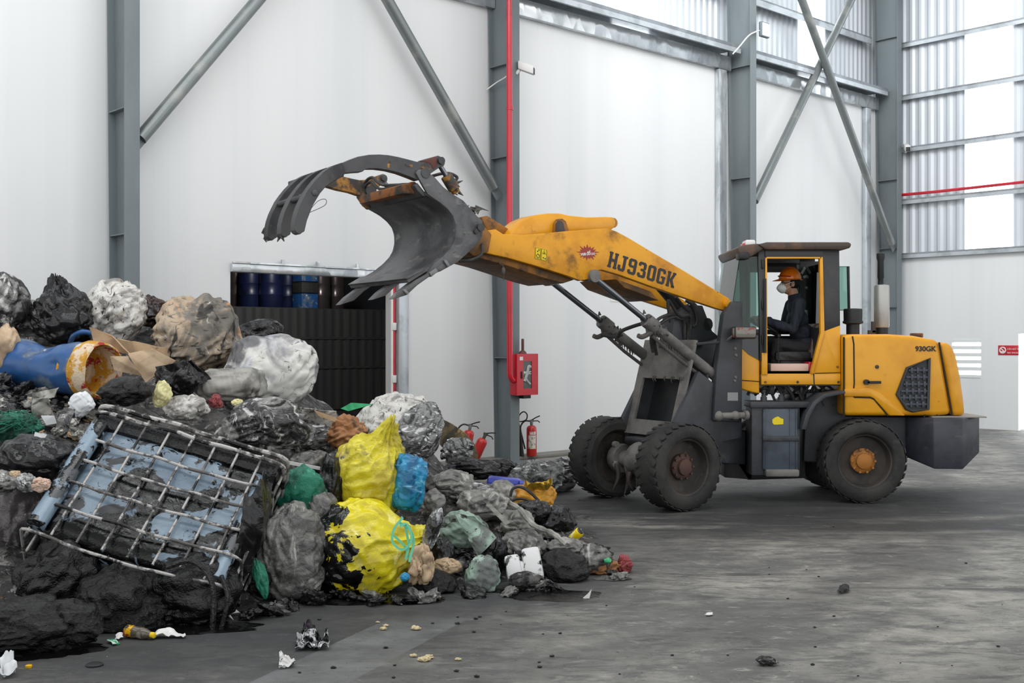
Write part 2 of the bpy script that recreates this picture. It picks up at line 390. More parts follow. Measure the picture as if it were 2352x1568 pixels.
# end wall ------------------------------------------------------------
ES, EZ = ET(2339, 766)
bm = B(); vs0, vz0 = ET(2186, 862); vs1, vz1 = ET(2253, 782)
EH = 3.5
for s0, s1, z0, z1 in ((0, vs0, 0, EH), (vs0, vs1, vz1, EH), (vs0, vs1, 0, vz0), (vs1, ES, 0, EH), (ES, ES+2.6, EZ, EH), (ES+2.6, 12, 0, EH)): ebox(bm, s0, s1, -.1, 0, z0, z1)
struct('wall_right', bm, M['endwall'])
ef = lambda a, o, z: E(a, -.06+o, z)
ws0 = ET(2214, 300)[0]; ws1 = ET(2322, 300)[0]
bm = B(); corr(bm, ef, -.3, ws0, EH, 9.8, .2); corr(bm, ef, ws1, 12, EH, 9.8, .2); struct('wall_right_upper', bm, M['sheet'], smooth=20)
bm = B(); corr(bm, ef, ws0, ws1, EH, 9.8, .2); struct('window_3', bm, M['pane'], smooth=20)
for y in (584, 460.7, 342, 223, 103, -20):
    z = ET(2072, y)[1]; k += 1; bm = B(); ebox(bm, 0, 10, -.03, .10, z-.02, z+.015); ebox(bm, 0, 10, .08, .10, z-.09, z+.015); struct('trim_%d' % k, bm, M['purlin'])
bm = B(); ebox(bm, ES-.25, ES+3.0, -.50, -.46, .0, 2.2); struct('window_4', bm, M['pane'])  # glowing panel added outside the doorway to stand for daylight; not a window
# louvre vent of five white blades
vent = thing('louvre_vent', 'white five-bladed louvre vent low in the white end wall behind the loader', 'vent', E((vs0+vs1)/2, 0, (vz0+vz1)/2))
bm = B(); st = (vz1-vz0)/5
for i in range(6): 
    z = vz0+i*st
    ebox(bm, vs0, vs1, -.1, .012, z-.035, z+.035 if 0 < i < 5 else z+.02)
finish('blade_frame', bm, M['endwall'], vent)
bm = B(); ebox(bm, vs0, vs1, -.12, -.11, vz0, vz1); finish('daylight_gap', bm, M['pane'], vent)
# red no smoking sign beside the doorway
s0, z0 = ET(2293, 815); s1, z1 = ET(2340, 793)
sign = thing('no_smoking_sign', 'red rectangular no smoking sign on the white end wall beside the bright doorway', 'sign', E((s0+s1)/2, .01, (z0+z1)/2))
bm = B(); ebox(bm, s0, s1, .001, .012, z0, z1, .003); finish('sign_plate', bm, M['red'], sign)
h = z1-z0
bm = B(); cc = lambda x, y, d: E(s0+h*.5+x, .012+d, z0+h*.5+y)
tube(bm, [cc(h*.3*math.cos(a*math.pi/12), h*.3*math.sin(a*math.pi/12), .004) for a in range(24)], .012, 6, closed=True)
tube(bm, [cc(-.2*h, .2*h, .004), cc(.2*h, -.2*h, .004)], .01, 6); tube(bm, [cc(-.22*h, -.03, .003), cc(.2*h, -.03, .003)], .011, 6)
finish('pictogram', bm, M['white'], sign)
bm = B()
textmesh(bm, 'CẤM HÚT THUỐC', lambda x, y, d: E(s0+h*.95+x, .012+d, z0+h*.55+y), h*.21, 0, .003)
textmesh(bm, 'NO SMOKING', lambda x, y, d: E(s0+h*.95+x, .012+d, z0+h*.16+y), h*.24, 0, .003)
finish('lettering', bm, M['white'], sign)

# columns ---------------------------------------------------------------
def column(tc, label, z1=9.6, bw=.17, stiff=()):
    root = thing('steel_column', label, 'column', W(tc, .3, 0), 'portal frame columns')
    bm = B(); f = .50
    def back(z): return .16-.024*z if z < 7 else 0
    wbox(bm, tc-bw/2, tc+bw/2, f-.014, f, 0, z1); finish('front_flange', bm, M['steel'], root)
    bm = B(); q = lambda t, o, z: W(t, o, z)
    hexa(bm, [q(tc-bw/2, back(0), 0), q(tc+bw/2, back(0), 0), q(tc+bw/2, back(0)+.014, 0), q(tc-bw/2, back(0)+.014, 0),
              q(tc-bw/2, back(7)-.05, z1), q(tc+bw/2, back(7)-.05, z1), q(tc+bw/2, back(7)-.036, z1), q(tc-bw/2, back(7)-.036, z1)])
    finish('back_flange', bm, M['steel'], root)
    bm = B(); hexa(bm, [q(tc-.006, back(0), 0), q(tc+.006, back(0), 0), q(tc+.006, f-.01, 0), q(tc-.006, f-.01, 0),
              q(tc-.006, back(7)-.05, z1), q(tc+.006, back(7)-.05, z1), q(tc+.006, f-.01, z1), q(tc-.006, f-.01, z1)])
    finish('web', bm, M['steel'], root)
    for z in stiff:
        bm = B(); wbox(bm, tc-bw/2+.005, tc+bw/2-.005, back(z)+.01, f-.012, z-.006, z+.006); finish('stiffener', bm, M['steel'], root)
    bm = B(); wbox(bm, tc-.13, tc+.13, .1, .55, 0, .025); finish('base_plate', bm, M['steel'], root)
    return root
column(-6.5, 'grey steel column on the left rising behind the white dirty sack', stiff=(2.85, 4.2))
column(-.936, 'grey steel column carrying the red pipe and the red cabinet', stiff=(.02+1.45, 3.2, 4.3, 5.6))
column(4.69, 'grey steel column behind the loader cab with the floodlight on it', stiff=(3.1, 4.55, 6.5))
column(9.70, 'grey steel column in the far corner where the end wall starts', stiff=(2.4, 3.6, 5.0, 7.9))
# sloping braces
def brace(label, a, b, r, plate=True, bar=None):
    root = thing('diagonal_brace', label, 'brace', a, 'diagonal wind braces')
    bm = B(); tube(bm, [a, a.lerp(b, .5), b], r, 16); finish('pipe', bm, M['brace'], root)
    if plate:
        d = (b-a).normalized(); bm = B()
        obox(bm, a, d, NN, d.cross(NN), -.16, .12, -.008, .008, -.07, .07); finish('gusset_plate', bm, M['steel'], root)
def wp(px, py, o): t, z = WT(px, py, o); return W(t, o, z)
BO = .28
def ext(a, b, k): return a+(b-a)*k
a, b = wp(322, 318, BO), wp(588, 5, BO); brace('grey diagonal brace pipe rising right from the left column', a, ext(a, b, 1.5), .075)
a, b = wp(1135, 432, BO), wp(890, 0, BO); brace('grey diagonal brace pipe rising left from the red-pipe column', a, ext(a, b, 1.4), .075)
a, b = wp(1733, 462, BO), wp(1955, 0, BO); brace('brace pipe of the far X rising to the right behind the cab', a, ext(a, b, 1.2), .075)
a, b = wp(2048, 560, BO+.16), wp(1842, 0, BO+.16); brace('brace pipe of the far X rising to the left from the corner column', a, ext(a, b, 1.2), .075)
# floodlight
t, z = WT(1738, 68, .5); fp = W(4.80, .56, z)
fl_ = thing('floodlight', 'small lit floodlight bracketed high on the column behind the cab', 'lamp', fp)
bm = B(); obox(bm, fp, D, NN, UP, -.02, .22, -.02, .05, -.13, .13, .015); finish('housing', bm, M['steel'], fl_)
bm = B(); obox(bm, fp, D, NN, UP, .005, .195, .05, .058, -.105, .105, .004); finish('lens', bm, emis('lamp_lens', (235, 250, 255), 9), fl_)
bm = B(); tube(bm, spl([wp(1683, 124, .5), wp(1700, 105, .52), wp(1722, 80, .53), fp+D*.05]), .012, 6); finish('cable', bm, M['white'], fl_)
# CCTV cameras
def cctv(label, p, ax):
    r = thing('security_camera', label, 'camera', p); bm = B()
    s = V(ax).cross(UP).normalized()
    obox(bm, p, ax, s, UP, -.02, .22, -.055, .055, -.05, .07, .02); finish('body', bm, M['white'], r)
    bm = B(); obox(bm, p, ax, s, UP, .222, .228, -.045, .045, -.04, .05, .01); finish('lens_face', bm, M['black'], r)
    bm = B(); tube(bm, [p-UP*.05, p-UP*.12-V(ax)*.05], .025, 8); finish('bracket', bm, M['white'], r)
cctv('small white security camera on the front flange of the red-pipe column', W(-.87, .52, WT(1182, 150, .52)[1]), (NN*.6+D*.5-UP*.3).normalized())
cctv('small white security camera on the far end wall beside the corner column', E(*[ET(2082, 338, .12)[0], .14, ET(2082, 338, .12)[1]]), (NN*.5-D*.6-UP*.3).normalized())
# white cable round the middle column
bm = B(); tube(bm, spl([wp(1118, 206, .05), wp(1140, 190, .2), wp(1160, 178, .45), wp(1173, 166, .52)]), .01, 6)
finish('cable', bm, M['white'], label='thin white cable slung across the red-pipe column below the camera', cat='cable')
# red conduit along the end wall
s_, z_ = ET(2072, 454, .12); bm = B(); tube(bm, [E(.04, .13, z_+.06), E(1.2, .14, z_+.05), E(4, .14, z_+.07), E(9, .14, z_+.06)], .03, 8)
finish('red_conduit', bm, M['redpipe'], label='thin red conduit running along a rail of the end wall', cat='pipe')
# red pipe with cabinet
RO = .60
rp = thing('fire_pipe', 'vertical red fire pipe in front of the middle steel column', 'pipe', W(-1.05, RO, 1))
top, bot = wp(1148, 0, RO), wp(1171, 870, RO); t_b = WT(1171, 870, RO)[0]
bm = B(); xb = bot; tube(bm, spl([W(t_b-.02, RO, 9.5), W(t_b-.01, RO, 5), W(t_b, RO, bot.z+.12)], 4)[:-1]+spl([W(t_b, RO, bot.z+.12), W(t_b+.01, RO, bot.z+.03), W(t_b+.06, RO, bot.z-.02), W(t_b+.13, RO, bot.z-.02), W(t_b+.18, RO, bot.z+.02), W(t_b+.20, RO, bot.z+.1)], 6), .042, 14)
finish('pipe_run', bm, M['redpipe'], rp)
for z in (2.6, 4.9):
    bm = B(); lathe(bm, [(.05, 0), (.05, .05)], W(t_b-.005, RO, z), UP, 14); finish('coupling', bm, M['redpipe'], rp)
# hose cabinet
c0 = WT(1190, 908, .66); c1 = WT(1236, 812, .66)
cz0, cz1 = c0[1], c1[1]; ct0, ct1 = c0[0]-.02, c1[0]
cab = thing('fire_hose_cabinet', 'red fire hose cabinet with a glazed door fixed to the middle column', 'cabinet', W(ct0, .4, cz0))
cb0, cb1 = .505, .66
bm = B(); wbox(bm, ct0, ct1, cb0, cb1-.02, cz0, cz1, .01); finish('cabinet_body', bm, M['red'], cab)
bm = B()
ga, gz = ct0+(ct1-ct0)*.30, cz0+(cz1-cz0)*.16; gb, gy = ct0+(ct1-ct0)*.70, cz0+(cz1-cz0)*.82
for q in ((ct0, ga, cz0, cz1), (gb, ct1, cz0, cz1), (ga, gb, cz0, gz), (ga, gb, gy, cz1)): wbox(bm, q[0], q[1], cb1-.018, cb1, q[2], q[3])
door = finish('door', bm, M['red'], cab)
bm = B(); wbox(bm, ga, gb, cb1-.016, cb1-.010, gz, gy); finish('pane', bm, mat('dark_pane', (70, 74, 74), .1), door)
bm = B(); wbox(bm, ga-.05, ga-.025, cb1, cb1+.012, (gz+gy)/2-.05, (gz+gy)/2+.05, .004); finish('latch', bm, M['black'], door)
bm = B(); tube(bm, spl([W(ga+.02, cb1-.006, gz+.10), W(ga+.07, cb1-.006, gz+.2), W(ga+.10, cb1-.006, gz+.30), W(gb-.02, cb1-.006, gy-.08)]), .022, 6); tube(bm, spl([W(gb-.03, cb1-.006, gz+.06), W(ga+.08, cb1-.006, gz+.1), W(ga+.03, cb1-.006, gz+.16)]), .02, 6)
finish('folded_hose', bm, mat('pale_hose', (170, 175, 172), .7), cab)
bm = B(); textmesh(bm, 'PCCC', lambda x, y, d: W(ga+.01+x, cb1-.008+d, (gz+gy)/2+.01+y), (gb-ga)*.34, .002, .003); finish('lettering', bm, M['white'], door)
bm = B(); wbox(bm, ct0+.05, ct0+.11, cb1, cb1+.003, cz1-.09, cz1-.04); finish('sticker', bm, M['white'], door)
bm = B(); lathe(bm, [(.06, 0), (.045, .03), (.02, .05), (.02, .2), (.014, .21)], W((ct0+ct1)/2-.02, .58, cz1), UP, 12); finish('bell', bm, mat('rusty_iron', (92, 60, 52), .8), cab)
bm = B(); wbox(bm, ct0+.16, ct0+.30, .53, .62, cz0-.05, cz0); finish('foot_bracket', bm, M['black'], cab)

# extinguishers ------------------------------------------------------------
M['brushed'] = mat('dull_metal', (120, 118, 112), .4, .6)
def extinguisher(label, base, ax, side, h=.40, r=.072, horn=True, dusty=False, plate=False):
    ax = V(ax).normalized(); side = V(side); side = (side-ax*side.dot(ax)).normalized(); oth = ax.cross(side)
    root = thing('fire_extinguisher', label, 'fire extinguisher', base, 'fire extinguishers by the wall')
    bm = B(); lathe(bm, [(r*.9, 0), (r, .02), (r, h*.87), (r*.93, h*.93), (r*.72, h*.975), (r*.4, h*.995), (r*.3, h)], base, ax, 24)
    finish('cylinder', bm, M['redcyl'], root)
    top = base+ax*h
    bm = B(); lathe(bm, [(r*.3, 0), (r*.32, .05), (r*.2, .07)], top, ax, 12)
    obox(bm, top+ax*.05, side, oth, ax, -.03, .03, -.015, .015, 0, .03)
    v = finish('valve', bm, mat('sooty_valve', (70, 68, 66), .6) if dusty else M['brushed'], root)
    bm = B(); tube(bm, [top+ax*.07-side*.01, top+ax*.115+side*.07, top+ax*.135+side*.12], .009, 6); tube(bm, [top+ax*.06, top+ax*.065+side*.09, top+ax*.04+side*.12], .008, 6)
    finish('handle', bm, M['black'], v)
    if horn:
        bm = B(); tube(bm, spl([top+ax*.055, top+ax*.06-side*.1, top-ax*.03-side*.16, top-ax*.2-side*.13, top-ax*.32-side*.10, top-ax*.34-side*.09]), .011, 8)
        finish('hose', bm, M['black'], root)
    if plate:
        bm = B()
        for (z0, z1, a0, a1) in ((h*.70, h*.80, -.5, .75), (h*.24, h*.68, -.75, .8)):
            t = B(); n = 8; last = None
            for i in range(n+1):
                an = a0+(a1-a0)*i/n; dr = (side*math.sin(an)-oth*math.cos(an)*1.0)
                q = [t.verts.new(base+dr*(r+.0025)+ax*z) for z in (z0, z1)]
                if last: t.faces.new([last[0], q[0], q[1], last[1]])
                last = q
            add(bm, t)
        finish('paper_label', bm, mat('printed_label', (215, 212, 200), .5, layers=(((150, 140, 130), 22, .5, .62), ((205, 170, 40), 9, .6, .66))), root)
    return root
EB = .30
p = wp(1221, 1052, EB); p.z = .05
sd = V((1, .1, 0))
extinguisher('red fire extinguisher with a paper label standing right of the middle column', p, UP, sd, plate=True, h=.44, r=.074)
bm = B(); q = wp(1197, 1050, EB-.05); q.z = .05
t_ = thing('extinguisher_horn', 'black discharge horn with looped hose leaning against the column beside the upright extinguisher', 'horn', q)
bm = B(); lathe(bm, [(.035, 0), (.028, .1), (.016, .38), (.012, .40)], q+V((.01, 0, 0)), V((-.06, 0, 1)), 14); finish('horn', bm, M['black'], t_)
bm = B(); u0 = q+V((-.015, 0, .40)); tube(bm, spl([u0, u0+V((-.02, 0, .10)), u0+V((-.01, 0, .19)), u0+V((.05, 0, .24)), u0+V((.10, 0, .20)), u0+V((.09, 0, .13)), u0+V((.03, 0, .10)), u0+V((-.02, 0, .10))], 6), .009, 8); finish('hose_loop', bm, M['black'], t_)
p = wp(1066, 1060, .35); p.z = .08
ax = V((.18, 0, 1)); extinguisher('red fire extinguisher leaning behind the mottled board, its hose pulled left', p, ax, V((1, 0, 0)), h=.42, r=.07)
p = wp(1081, 1062, .60); p.z = .03
extinguisher('tilted red fire extinguisher with a soot-black top nearest the column', p, V((.47, -.05, 1)), V((1, .1, 0)), h=.41, r=.07, horn=False, dusty=True)

# small notice on the wall behind the boom
s0, z0 = WT(1402, 692, 0); s1, z1 = WT(1432, 686, 0)
nt = thing('wall_notice', 'tiny white notice with a red mark on the wall behind the boom', 'notice', W(s0, .01, z0))
bm = B(); wbox(bm, s0, s1, .001, .008, z0, z1); finish('notice_plate', bm, M['white'], nt)
bm = B(); wbox(bm, s0+.08, s0+.16, .008, .011, z1, z1+.06); finish('red_mark', bm, M['red'], nt)

# door opening ---------------------------------------------------------------
bm = B(); wbox(bm, DT0, DT1+.02, -.12, .05, DZ-.09, DZ+.01, .005); wbox(bm, DT0, DT1+.05, .04, .07, DZ+.01, DZ+.03)
for t in (-4.4, -3.9, -3.3): wbox(bm, t-.01, t+.03, .04, .07, DZ+.03, DZ+.08)
struct('trim_31', bm, M['galv'])
bm = B(); wbox(bm, DT1, DT1+.16, -.15, .03, 0, DZ, .01); struct('trim_32', bm, M['purlin'])
leaf = thing('sliding_door_leaf', 'white and red edge of a folded door at the right side of the dark doorway', 'door', W(DT1-.05, -.05, 0))
bm = B(); wbox(bm, DT1-.10, DT1-.065, -.14, -.02, 0, DZ-.1); finish('white_edge', bm, M['white'], leaf)
bm = B(); wbox(bm, DT1-.066, DT1-.022, -.14, -.025, 0, DZ-.1); finish('red_edge', bm, M['red'], leaf)
for z in (.45, 1.15, 1.85):
    bm = B(); wbox(bm, DT1-.08, DT1-.015, -.03, -.008, z, z+.10, .004); finish('hinge', bm, M['white'], leaf)

# dark store behind -------------------------------------------------------------
M['dark'] = mat('dark_sheet_partition', (50, 49, 46), .7, layers=(((38, 38, 38), 1.3, .4, .65, .7, (3, 3, .1)), ((62, 60, 56), 4, .6, .75, .7, (3, 3, .06))))  # plain dark tone with upright streaks
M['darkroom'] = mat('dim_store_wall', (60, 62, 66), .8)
bm = B()
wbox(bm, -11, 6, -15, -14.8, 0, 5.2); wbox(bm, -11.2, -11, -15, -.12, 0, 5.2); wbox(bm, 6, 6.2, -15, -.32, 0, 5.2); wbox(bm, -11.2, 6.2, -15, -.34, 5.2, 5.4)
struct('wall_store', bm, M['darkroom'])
po = -9.0; ptz = WT(700, 707, po)[1]
bm = B(); wbox(bm, -10.8, 5.8, po-.08, po, 0, ptz)
corr(bm, lambda a, o, z: W(a, po+.005+o, z), -10.8, 5.8, .25, ptz-.02, .22, .02)
for z in (.2, 1.1, 1.75): wbox(bm, -10.8, 5.8, po, po+.04, z, z+.05)
wbox(bm, -.55, -.35, po, po+.06, 0, ptz); wbox(bm, -10.8, 5.8, po-3.5, po-.08, ptz-.1, ptz)
struct('wall_partition', bm, M['dark'])
M['bluedrum'] = mat('dark_blue_drum', (22, 30, 62), .35, layers=(((15, 18, 34), 3, .45, .65),))
M['blue'] = mat('blue_drum_plastic', (38, 84, 138), .35, layers=(((24, 58, 104), 3, .45, .7), ((96, 112, 128), 3, .52, .64, .55), ((196, 200, 202), 12, .64, .70, .6), ((52, 58, 66), 5, .6, .72, .6)))
M['steelroll'] = mat('brown_steel_drum', (84, 76, 74), .25, .6)
def drum(name, label, cat, p, r, h, m, group):
    root = thing(name, label, cat, p, group)
    bm = B(); lathe(bm, [(r*.9, 0), (r, .03), (r, h*.33), (r*1.03, h*.345), (r, h*.36), (r, h*.64), (r*1.03, h*.655), (r, h*.67), (r, h*.9), (r*.93, h*.96), (r*.9, h)], p, UP, 28)
    finish('shell', bm, m, root)
    bm = B(); lathe(bm, [(r*.95, h*.985), (r*.97, h), (r*.9, h*1.02)], p, UP, 28); finish('rim', bm, M['black'] if m is not M['steelroll'] else m, root)
    return root
def onp(px, o): t, _ = WT(px, 700, o); q = W(t, o, ptz); return q
d0 = drum('plastic_drum', 'dark blue drum standing first from the left in the dim store', 'drum', onp(575, po-.80), .25, .80, M['bluedrum'], 'dark blue drums in the store')
dup(d0, onp(622, po-.40), 'dark blue drum standing in the middle of three in the dim store')
dup(d0, onp(661, po-1.0), 'dark blue drum standing third, next to the bright blue crates')
d1 = drum('steel_drum', 'brown steel drum standing just right of the blue crates in the store', 'drum', onp(737, po-.55), .21, .86, M['steelroll'], 'steel drums in the store')
dup(d1, onp(771, po-.95), 'brown steel drum standing furthest right above the dark partition')
dup(d1, onp(541, po-1.3), 'brown steel drum half hidden at the left jamb of the doorway')
q = onp(701, po-.42)
for i, (h0, h1, m) in enumerate(((-.03, .30, M['blue']), (.31, .55, M['dark']), (.56, .86, M['blue']))):
    bm = B(); obox(bm, q, D, NN, UP, -.21, .21, -.2, .2, h0+.03, h1+.03, .02); obox(bm, q, D, NN, UP, -.22, .22, -.21, .21, h1-.02+.03, h1+.025, .01)
    finish('stacked_crate', bm, m, label=('blue plastic crate at the bottom of the stack in the store', 'dark grey crate in the middle of the stack in the store', 'blue plastic crate on top of the stack in the store')[i], cat='crate', group='crates in the store')
bm = B(); corr(bm, lambda a, o, z: W(a, po-3.4+o, z), WT(520, 640, po-3.4)[0], WT(562, 640, po-3.4)[0], ptz, 4.6, .12, .02); wbox(bm, WT(520, 640, po-3.4)[0]-.1, WT(562, 640, po-3.4)[0]+.1, po-3.5, po-3.42, ptz, 4.6)
struct('wall_store_end', bm, M['sheet'])
tl = WT(640, 618, -6)
lamp = thing('tube_light', 'lit tube light hanging in the store seen under the door head', 'lamp', W(tl[0]+.2, -6, tl[1]))
tl2 = WT(676, 626, -6)
bm = B(); wbox(bm, tl[0], tl2[0], -6.05, -5.95, (tl[1]+tl2[1])/2-.03, (tl[1]+tl2[1])/2+.03, .01); finish('tube', bm, emis('tube_glow', (250, 252, 255), 14), lamp)
bm = B(); wbox(bm, tl[0]-.02, tl2[0]+.02, -6.06, -5.94, (tl[1]+tl2[1])/2+.03, (tl[1]+tl2[1])/2+.07); wbox(bm, tl[0]+.2, tl[0]+.22, -6.01, -5.99, (tl[1]+tl2[1])/2+.06, 5.19); finish('fitting', bm, M['white'], lamp)
ld = bpy.data.lights.new('store_tube_light', 'POINT'); ld.energy = 420; ld.shadow_soft_size = .3; lo_ = bpy.data.objects.new('store_tube_light', ld); C.objects.link(lo_); lo_.location = W(tl[0]+.3, -5.4, 4.0)

# ==================================================================== WHEEL LOADER
YC = 12.60; JX = 2.45; TH = math.radians(32); ct, sn = math.cos(TH), math.sin(TH)
M['yellow'] = mat('worn_yellow_paint', (226, 158, 6), .36, layers=(((206, 138, 10), 2.2, .42, .72, .5), ((150, 98, 24), 5, .66, .80, .6), ((92, 70, 44), 11, .71, .78, .7)), bumps=(('n', 25, .0015),), coat=.15)
M['armyellow'] = mat('grimy_yellow_paint', (222, 154, 12), .45, layers=(((196, 128, 16), 2.4, .40, .68, .55), ((128, 88, 34), 3.2, .60, .76, .7, None, (-.05, 0, -.0)), ((70, 56, 40), 8, .68, .77, .75)), bumps=(('n', 30, .002),))
M['armdirty'] = mat('oily_brown_yellow_paint', (150, 98, 28), .55, layers=(((92, 64, 30), 2.6, .40, .62, .6), ((44, 38, 32), 4.2, .52, .68, .6)), bumps=(('n', 40, .003),))
M['iron'] = mat('dark_worn_steel', (74, 74, 75), .5, .25, layers=(((46, 46, 48), 2.2, .4, .65, .55), ((92, 90, 88), 7, .62, .75, .5)), bumps=(('n', 45, .002),))
M['bucket'] = mat('scraped_bucket_steel', (94, 94, 95), .45, .3, layers=(((58, 58, 60), 1.8, .45, .64, .5), ((132, 130, 127), 4, .56, .72, .45, (1, 1, 3)), ((44, 44, 44), 16, .64, .70, .5, (1, 1, 3))), bumps=(('n', 40, .002),))
M['rust'] = mat('rusty_orange_steel', (138, 84, 36), .75, layers=(((58, 50, 44), 5, .45, .6, .7), ((190, 128, 34), 6, .62, .72, .6)), bumps=(('n', 60, .003),))
M['ochre'] = mat('chipped_ochre_paint', (168, 118, 44), .6, layers=(((58, 54, 50), 3.5, .40, .50, .6), ((120, 70, 40), 9, .58, .68, .7)), bumps=(('n', 60, .002),))
M['cabblack'] = mat('cab_black_paint', (44, 45, 47), .4, layers=(((62, 60, 58), 3, .5, .7, .55), ((96, 78, 58), 5, .68, .78, .7)))
M['roof'] = mat('rust_dusted_roof', (70, 56, 46), .5, layers=(((112, 80, 56), 3, .5, .68, .7), ((40, 38, 38), 4, .55, .7)))
M['chassis'] = mat('charcoal_chassis_paint', (58, 61, 66), .5, layers=(((44, 45, 48), 2.4, .4, .65, .5), ((84, 82, 78), 5, .62, .78, .7), ((120, 116, 110), 26, .71, .76, .7)), bumps=(('n', 40, .002),))
M['duststeel'] = mat('dust_coated_frame', (122, 119, 114), .75, layers=(((90, 89, 87), 3, .42, .66, .7), ((126, 122, 116), 9, .6, .75, .8)), bumps=(('n', 50, .004),))
M['tank'] = mat('slate_tank_paint', (72, 82, 92), .42, layers=(((52, 58, 66), 2.4, .42, .65, .5), ((110, 112, 112), 8, .68, .78, .6)))
M['tyre'] = mat('dusty_tyre_rubber', (56, 55, 53), .85, layers=(((34, 34, 34), 3, .42, .62, .8), ((72, 69, 66), 6, .58, .76, .9)), bumps=(('n', 45, .004),))
M['rim'] = mat('brown_wheel_rim', (66, 58, 52), .7, layers=(((46, 43, 41), 4, .42, .62, .7), ((94, 76, 60), 8, .62, .74, .8)), bumps=(('n', 40, .002),))
M['huborange'] = mat('worn_orange_hub', (168, 108, 40), .6, layers=(((92, 66, 38), 7, .48, .64, .7),), bumps=(('n', 50, .002),))
M['hubrust'] = mat('rusty_hub', (84, 58, 48), .7, layers=(((58, 50, 46), 5, .45, .62, .7),), bumps=(('n', 50, .002),))
M['chrome'] = mat('polished_rod', (120, 124, 130), .15, .9)
M['hose'] = mat('hydraulic_hose', (44, 44, 45), .6, layers=(((74, 72, 70), 9, .5, .68, .8),))
M['shag'] = mat('greasy_lint', (92, 88, 84), .95, bumps=(('n', 90, .01),))
M['glass'] = glassmat('tinted_cab_glass', (196, 222, 214))
M['seam'] = mat('dark_seam', (40, 34, 22), .8)
M['decalblack'] = mat('black_lettering', (30, 30, 32), .5)
M['seatbrown'] = mat('brown_seat_plastic', (92, 70, 62), .4, layers=(((66, 50, 46), 4, .45, .65),), bumps=(('r', 9, .02),))
M['seatblack'] = mat('black_seat_vinyl', (34, 34, 36), .5, bumps=(('r', 8, .01),))

RT = thing('wheel_loader', 'yellow wheel loader with its grapple bucket raised above the waste heap', 'loader', (2.6, 12.4, 0))
def part(name, bm, m, parent=RT, label=None, smooth=40): return finish(name, bm, m, parent, label=label, smooth=smooth)
def fr(x, z, y): return V((x, y, z))                        # rear frame map
def R_(pts, Y): return [((px-1176)/F*Y, 1.7-(py-784)/F*Y) for px, py in pts]
def ff(a, z, w_): return V((JX-a*ct+w_*sn, YC-a*sn-w_*ct, z))  # front frame map (articulated)
HD, SD = V((-ct, -sn, 0)), V((sn, -ct, 0))
def FT(px, py, w_):
    k = (px-1176)/F; a = (k*YC-k*w_*ct-JX-w_*sn)/(-ct+k*sn); Y = YC-a*sn-w_*ct
    return a, 1.7-(py-784)/F*Y
def F_(pts, w_): return [FT(px, py, w_) for px, py in pts]
def FP(px, py, w_): a, z = FT(px, py, w_); return ff(a, z, w_)

# ---- wheels
def wheel(c, ax, tyre_r, wd, hubm, face=1):
    """c = centre of wheel, ax = unit axis pointing to the outer face"""
    ax = V(ax); h = wd/2; R = tyre_r; ri = R*.655
    bm = B()
    lathe(bm, [(ri, -h*.82), (R*.70, -h*.98), (R*.86, -h), (R*.95, -h*.86), (R*.985, -h*.5), (R*.985, h*.5), (R*.95, h*.86), (R*.86, h), (R*.72, h*1.0), (R*.68, h*.94), (ri, h*.82), (ri*.97, h*.5), (ri*.97, -h*.5), (ri, -h*.82)], c, ax, 56, cap=False)
    u = ax.cross(UP).normalized(); n = 30
    for i in range(n):
        for s in (-1, 1):
            an = 2*math.pi*(i+(.5 if s > 0 else 0))/n
            rd = u*math.cos(an)+UP*math.sin(an); tg = ax.cross(rd)
            dl = (ax*s+tg*.5).normalized(); o = c+rd*R*.955
            obox(bm, o, dl, ax.cross(dl).cross(dl).normalized() if False else rd, dl.cross(rd), 0.01, h*.97, 0, R*.026, -R*.07, R*.07, .004)
    ty = part('tyre', bm, M['tyre'], smooth=35)
    bm = B()
    lathe(bm, [(ri*1.03, h*.86), (ri*1.05, h*.80), (ri*.94, h*.72), (ri*.90, h*.30), (ri*.86, h*.22), (ri*.45, h*.16), (.02, h*.15), (.02, h*.05), (ri*.44, -h*.3), (ri*.9, -h*.4), (ri*1.02, -h*.8)], c, ax, 44, cap=False)
    part('rim', bm, M['rim'], ty)
    bm = B(); q = h*.16
    lathe(bm, [(ri*.46, q-.01), (ri*.46, q+.035), (ri*.40, q+.05), (ri*.30, q+.055), (ri*.28, q+.085), (ri*.12, q+.10), (.001, q+.10)], c, ax, 32)
    for i in range(10):
        an = 2*math.pi*i/10; o = c+(u*math.cos(an)+UP*math.sin(an))*ri*.42
        lathe(bm, [(.014, q+.03), (.014, q+.065)], o, ax, 6)
    part('hub', bm, hubm, ty)
WR = .44
wheel(V((3.708, 11.84+.18, WR)), (0, -1, 0), WR, .36, M['huborange'])
wheel(V((3.708, 2*YC-11.84-.18, WR)), (0, 1, 0), WR, .36, M['huborange'])
wheel(ff(1.27, WR, .58), SD, WR, .36, M['hubrust'])
wheel(ff(1.27, WR, -.58), -SD, WR, .36, M['hubrust'])
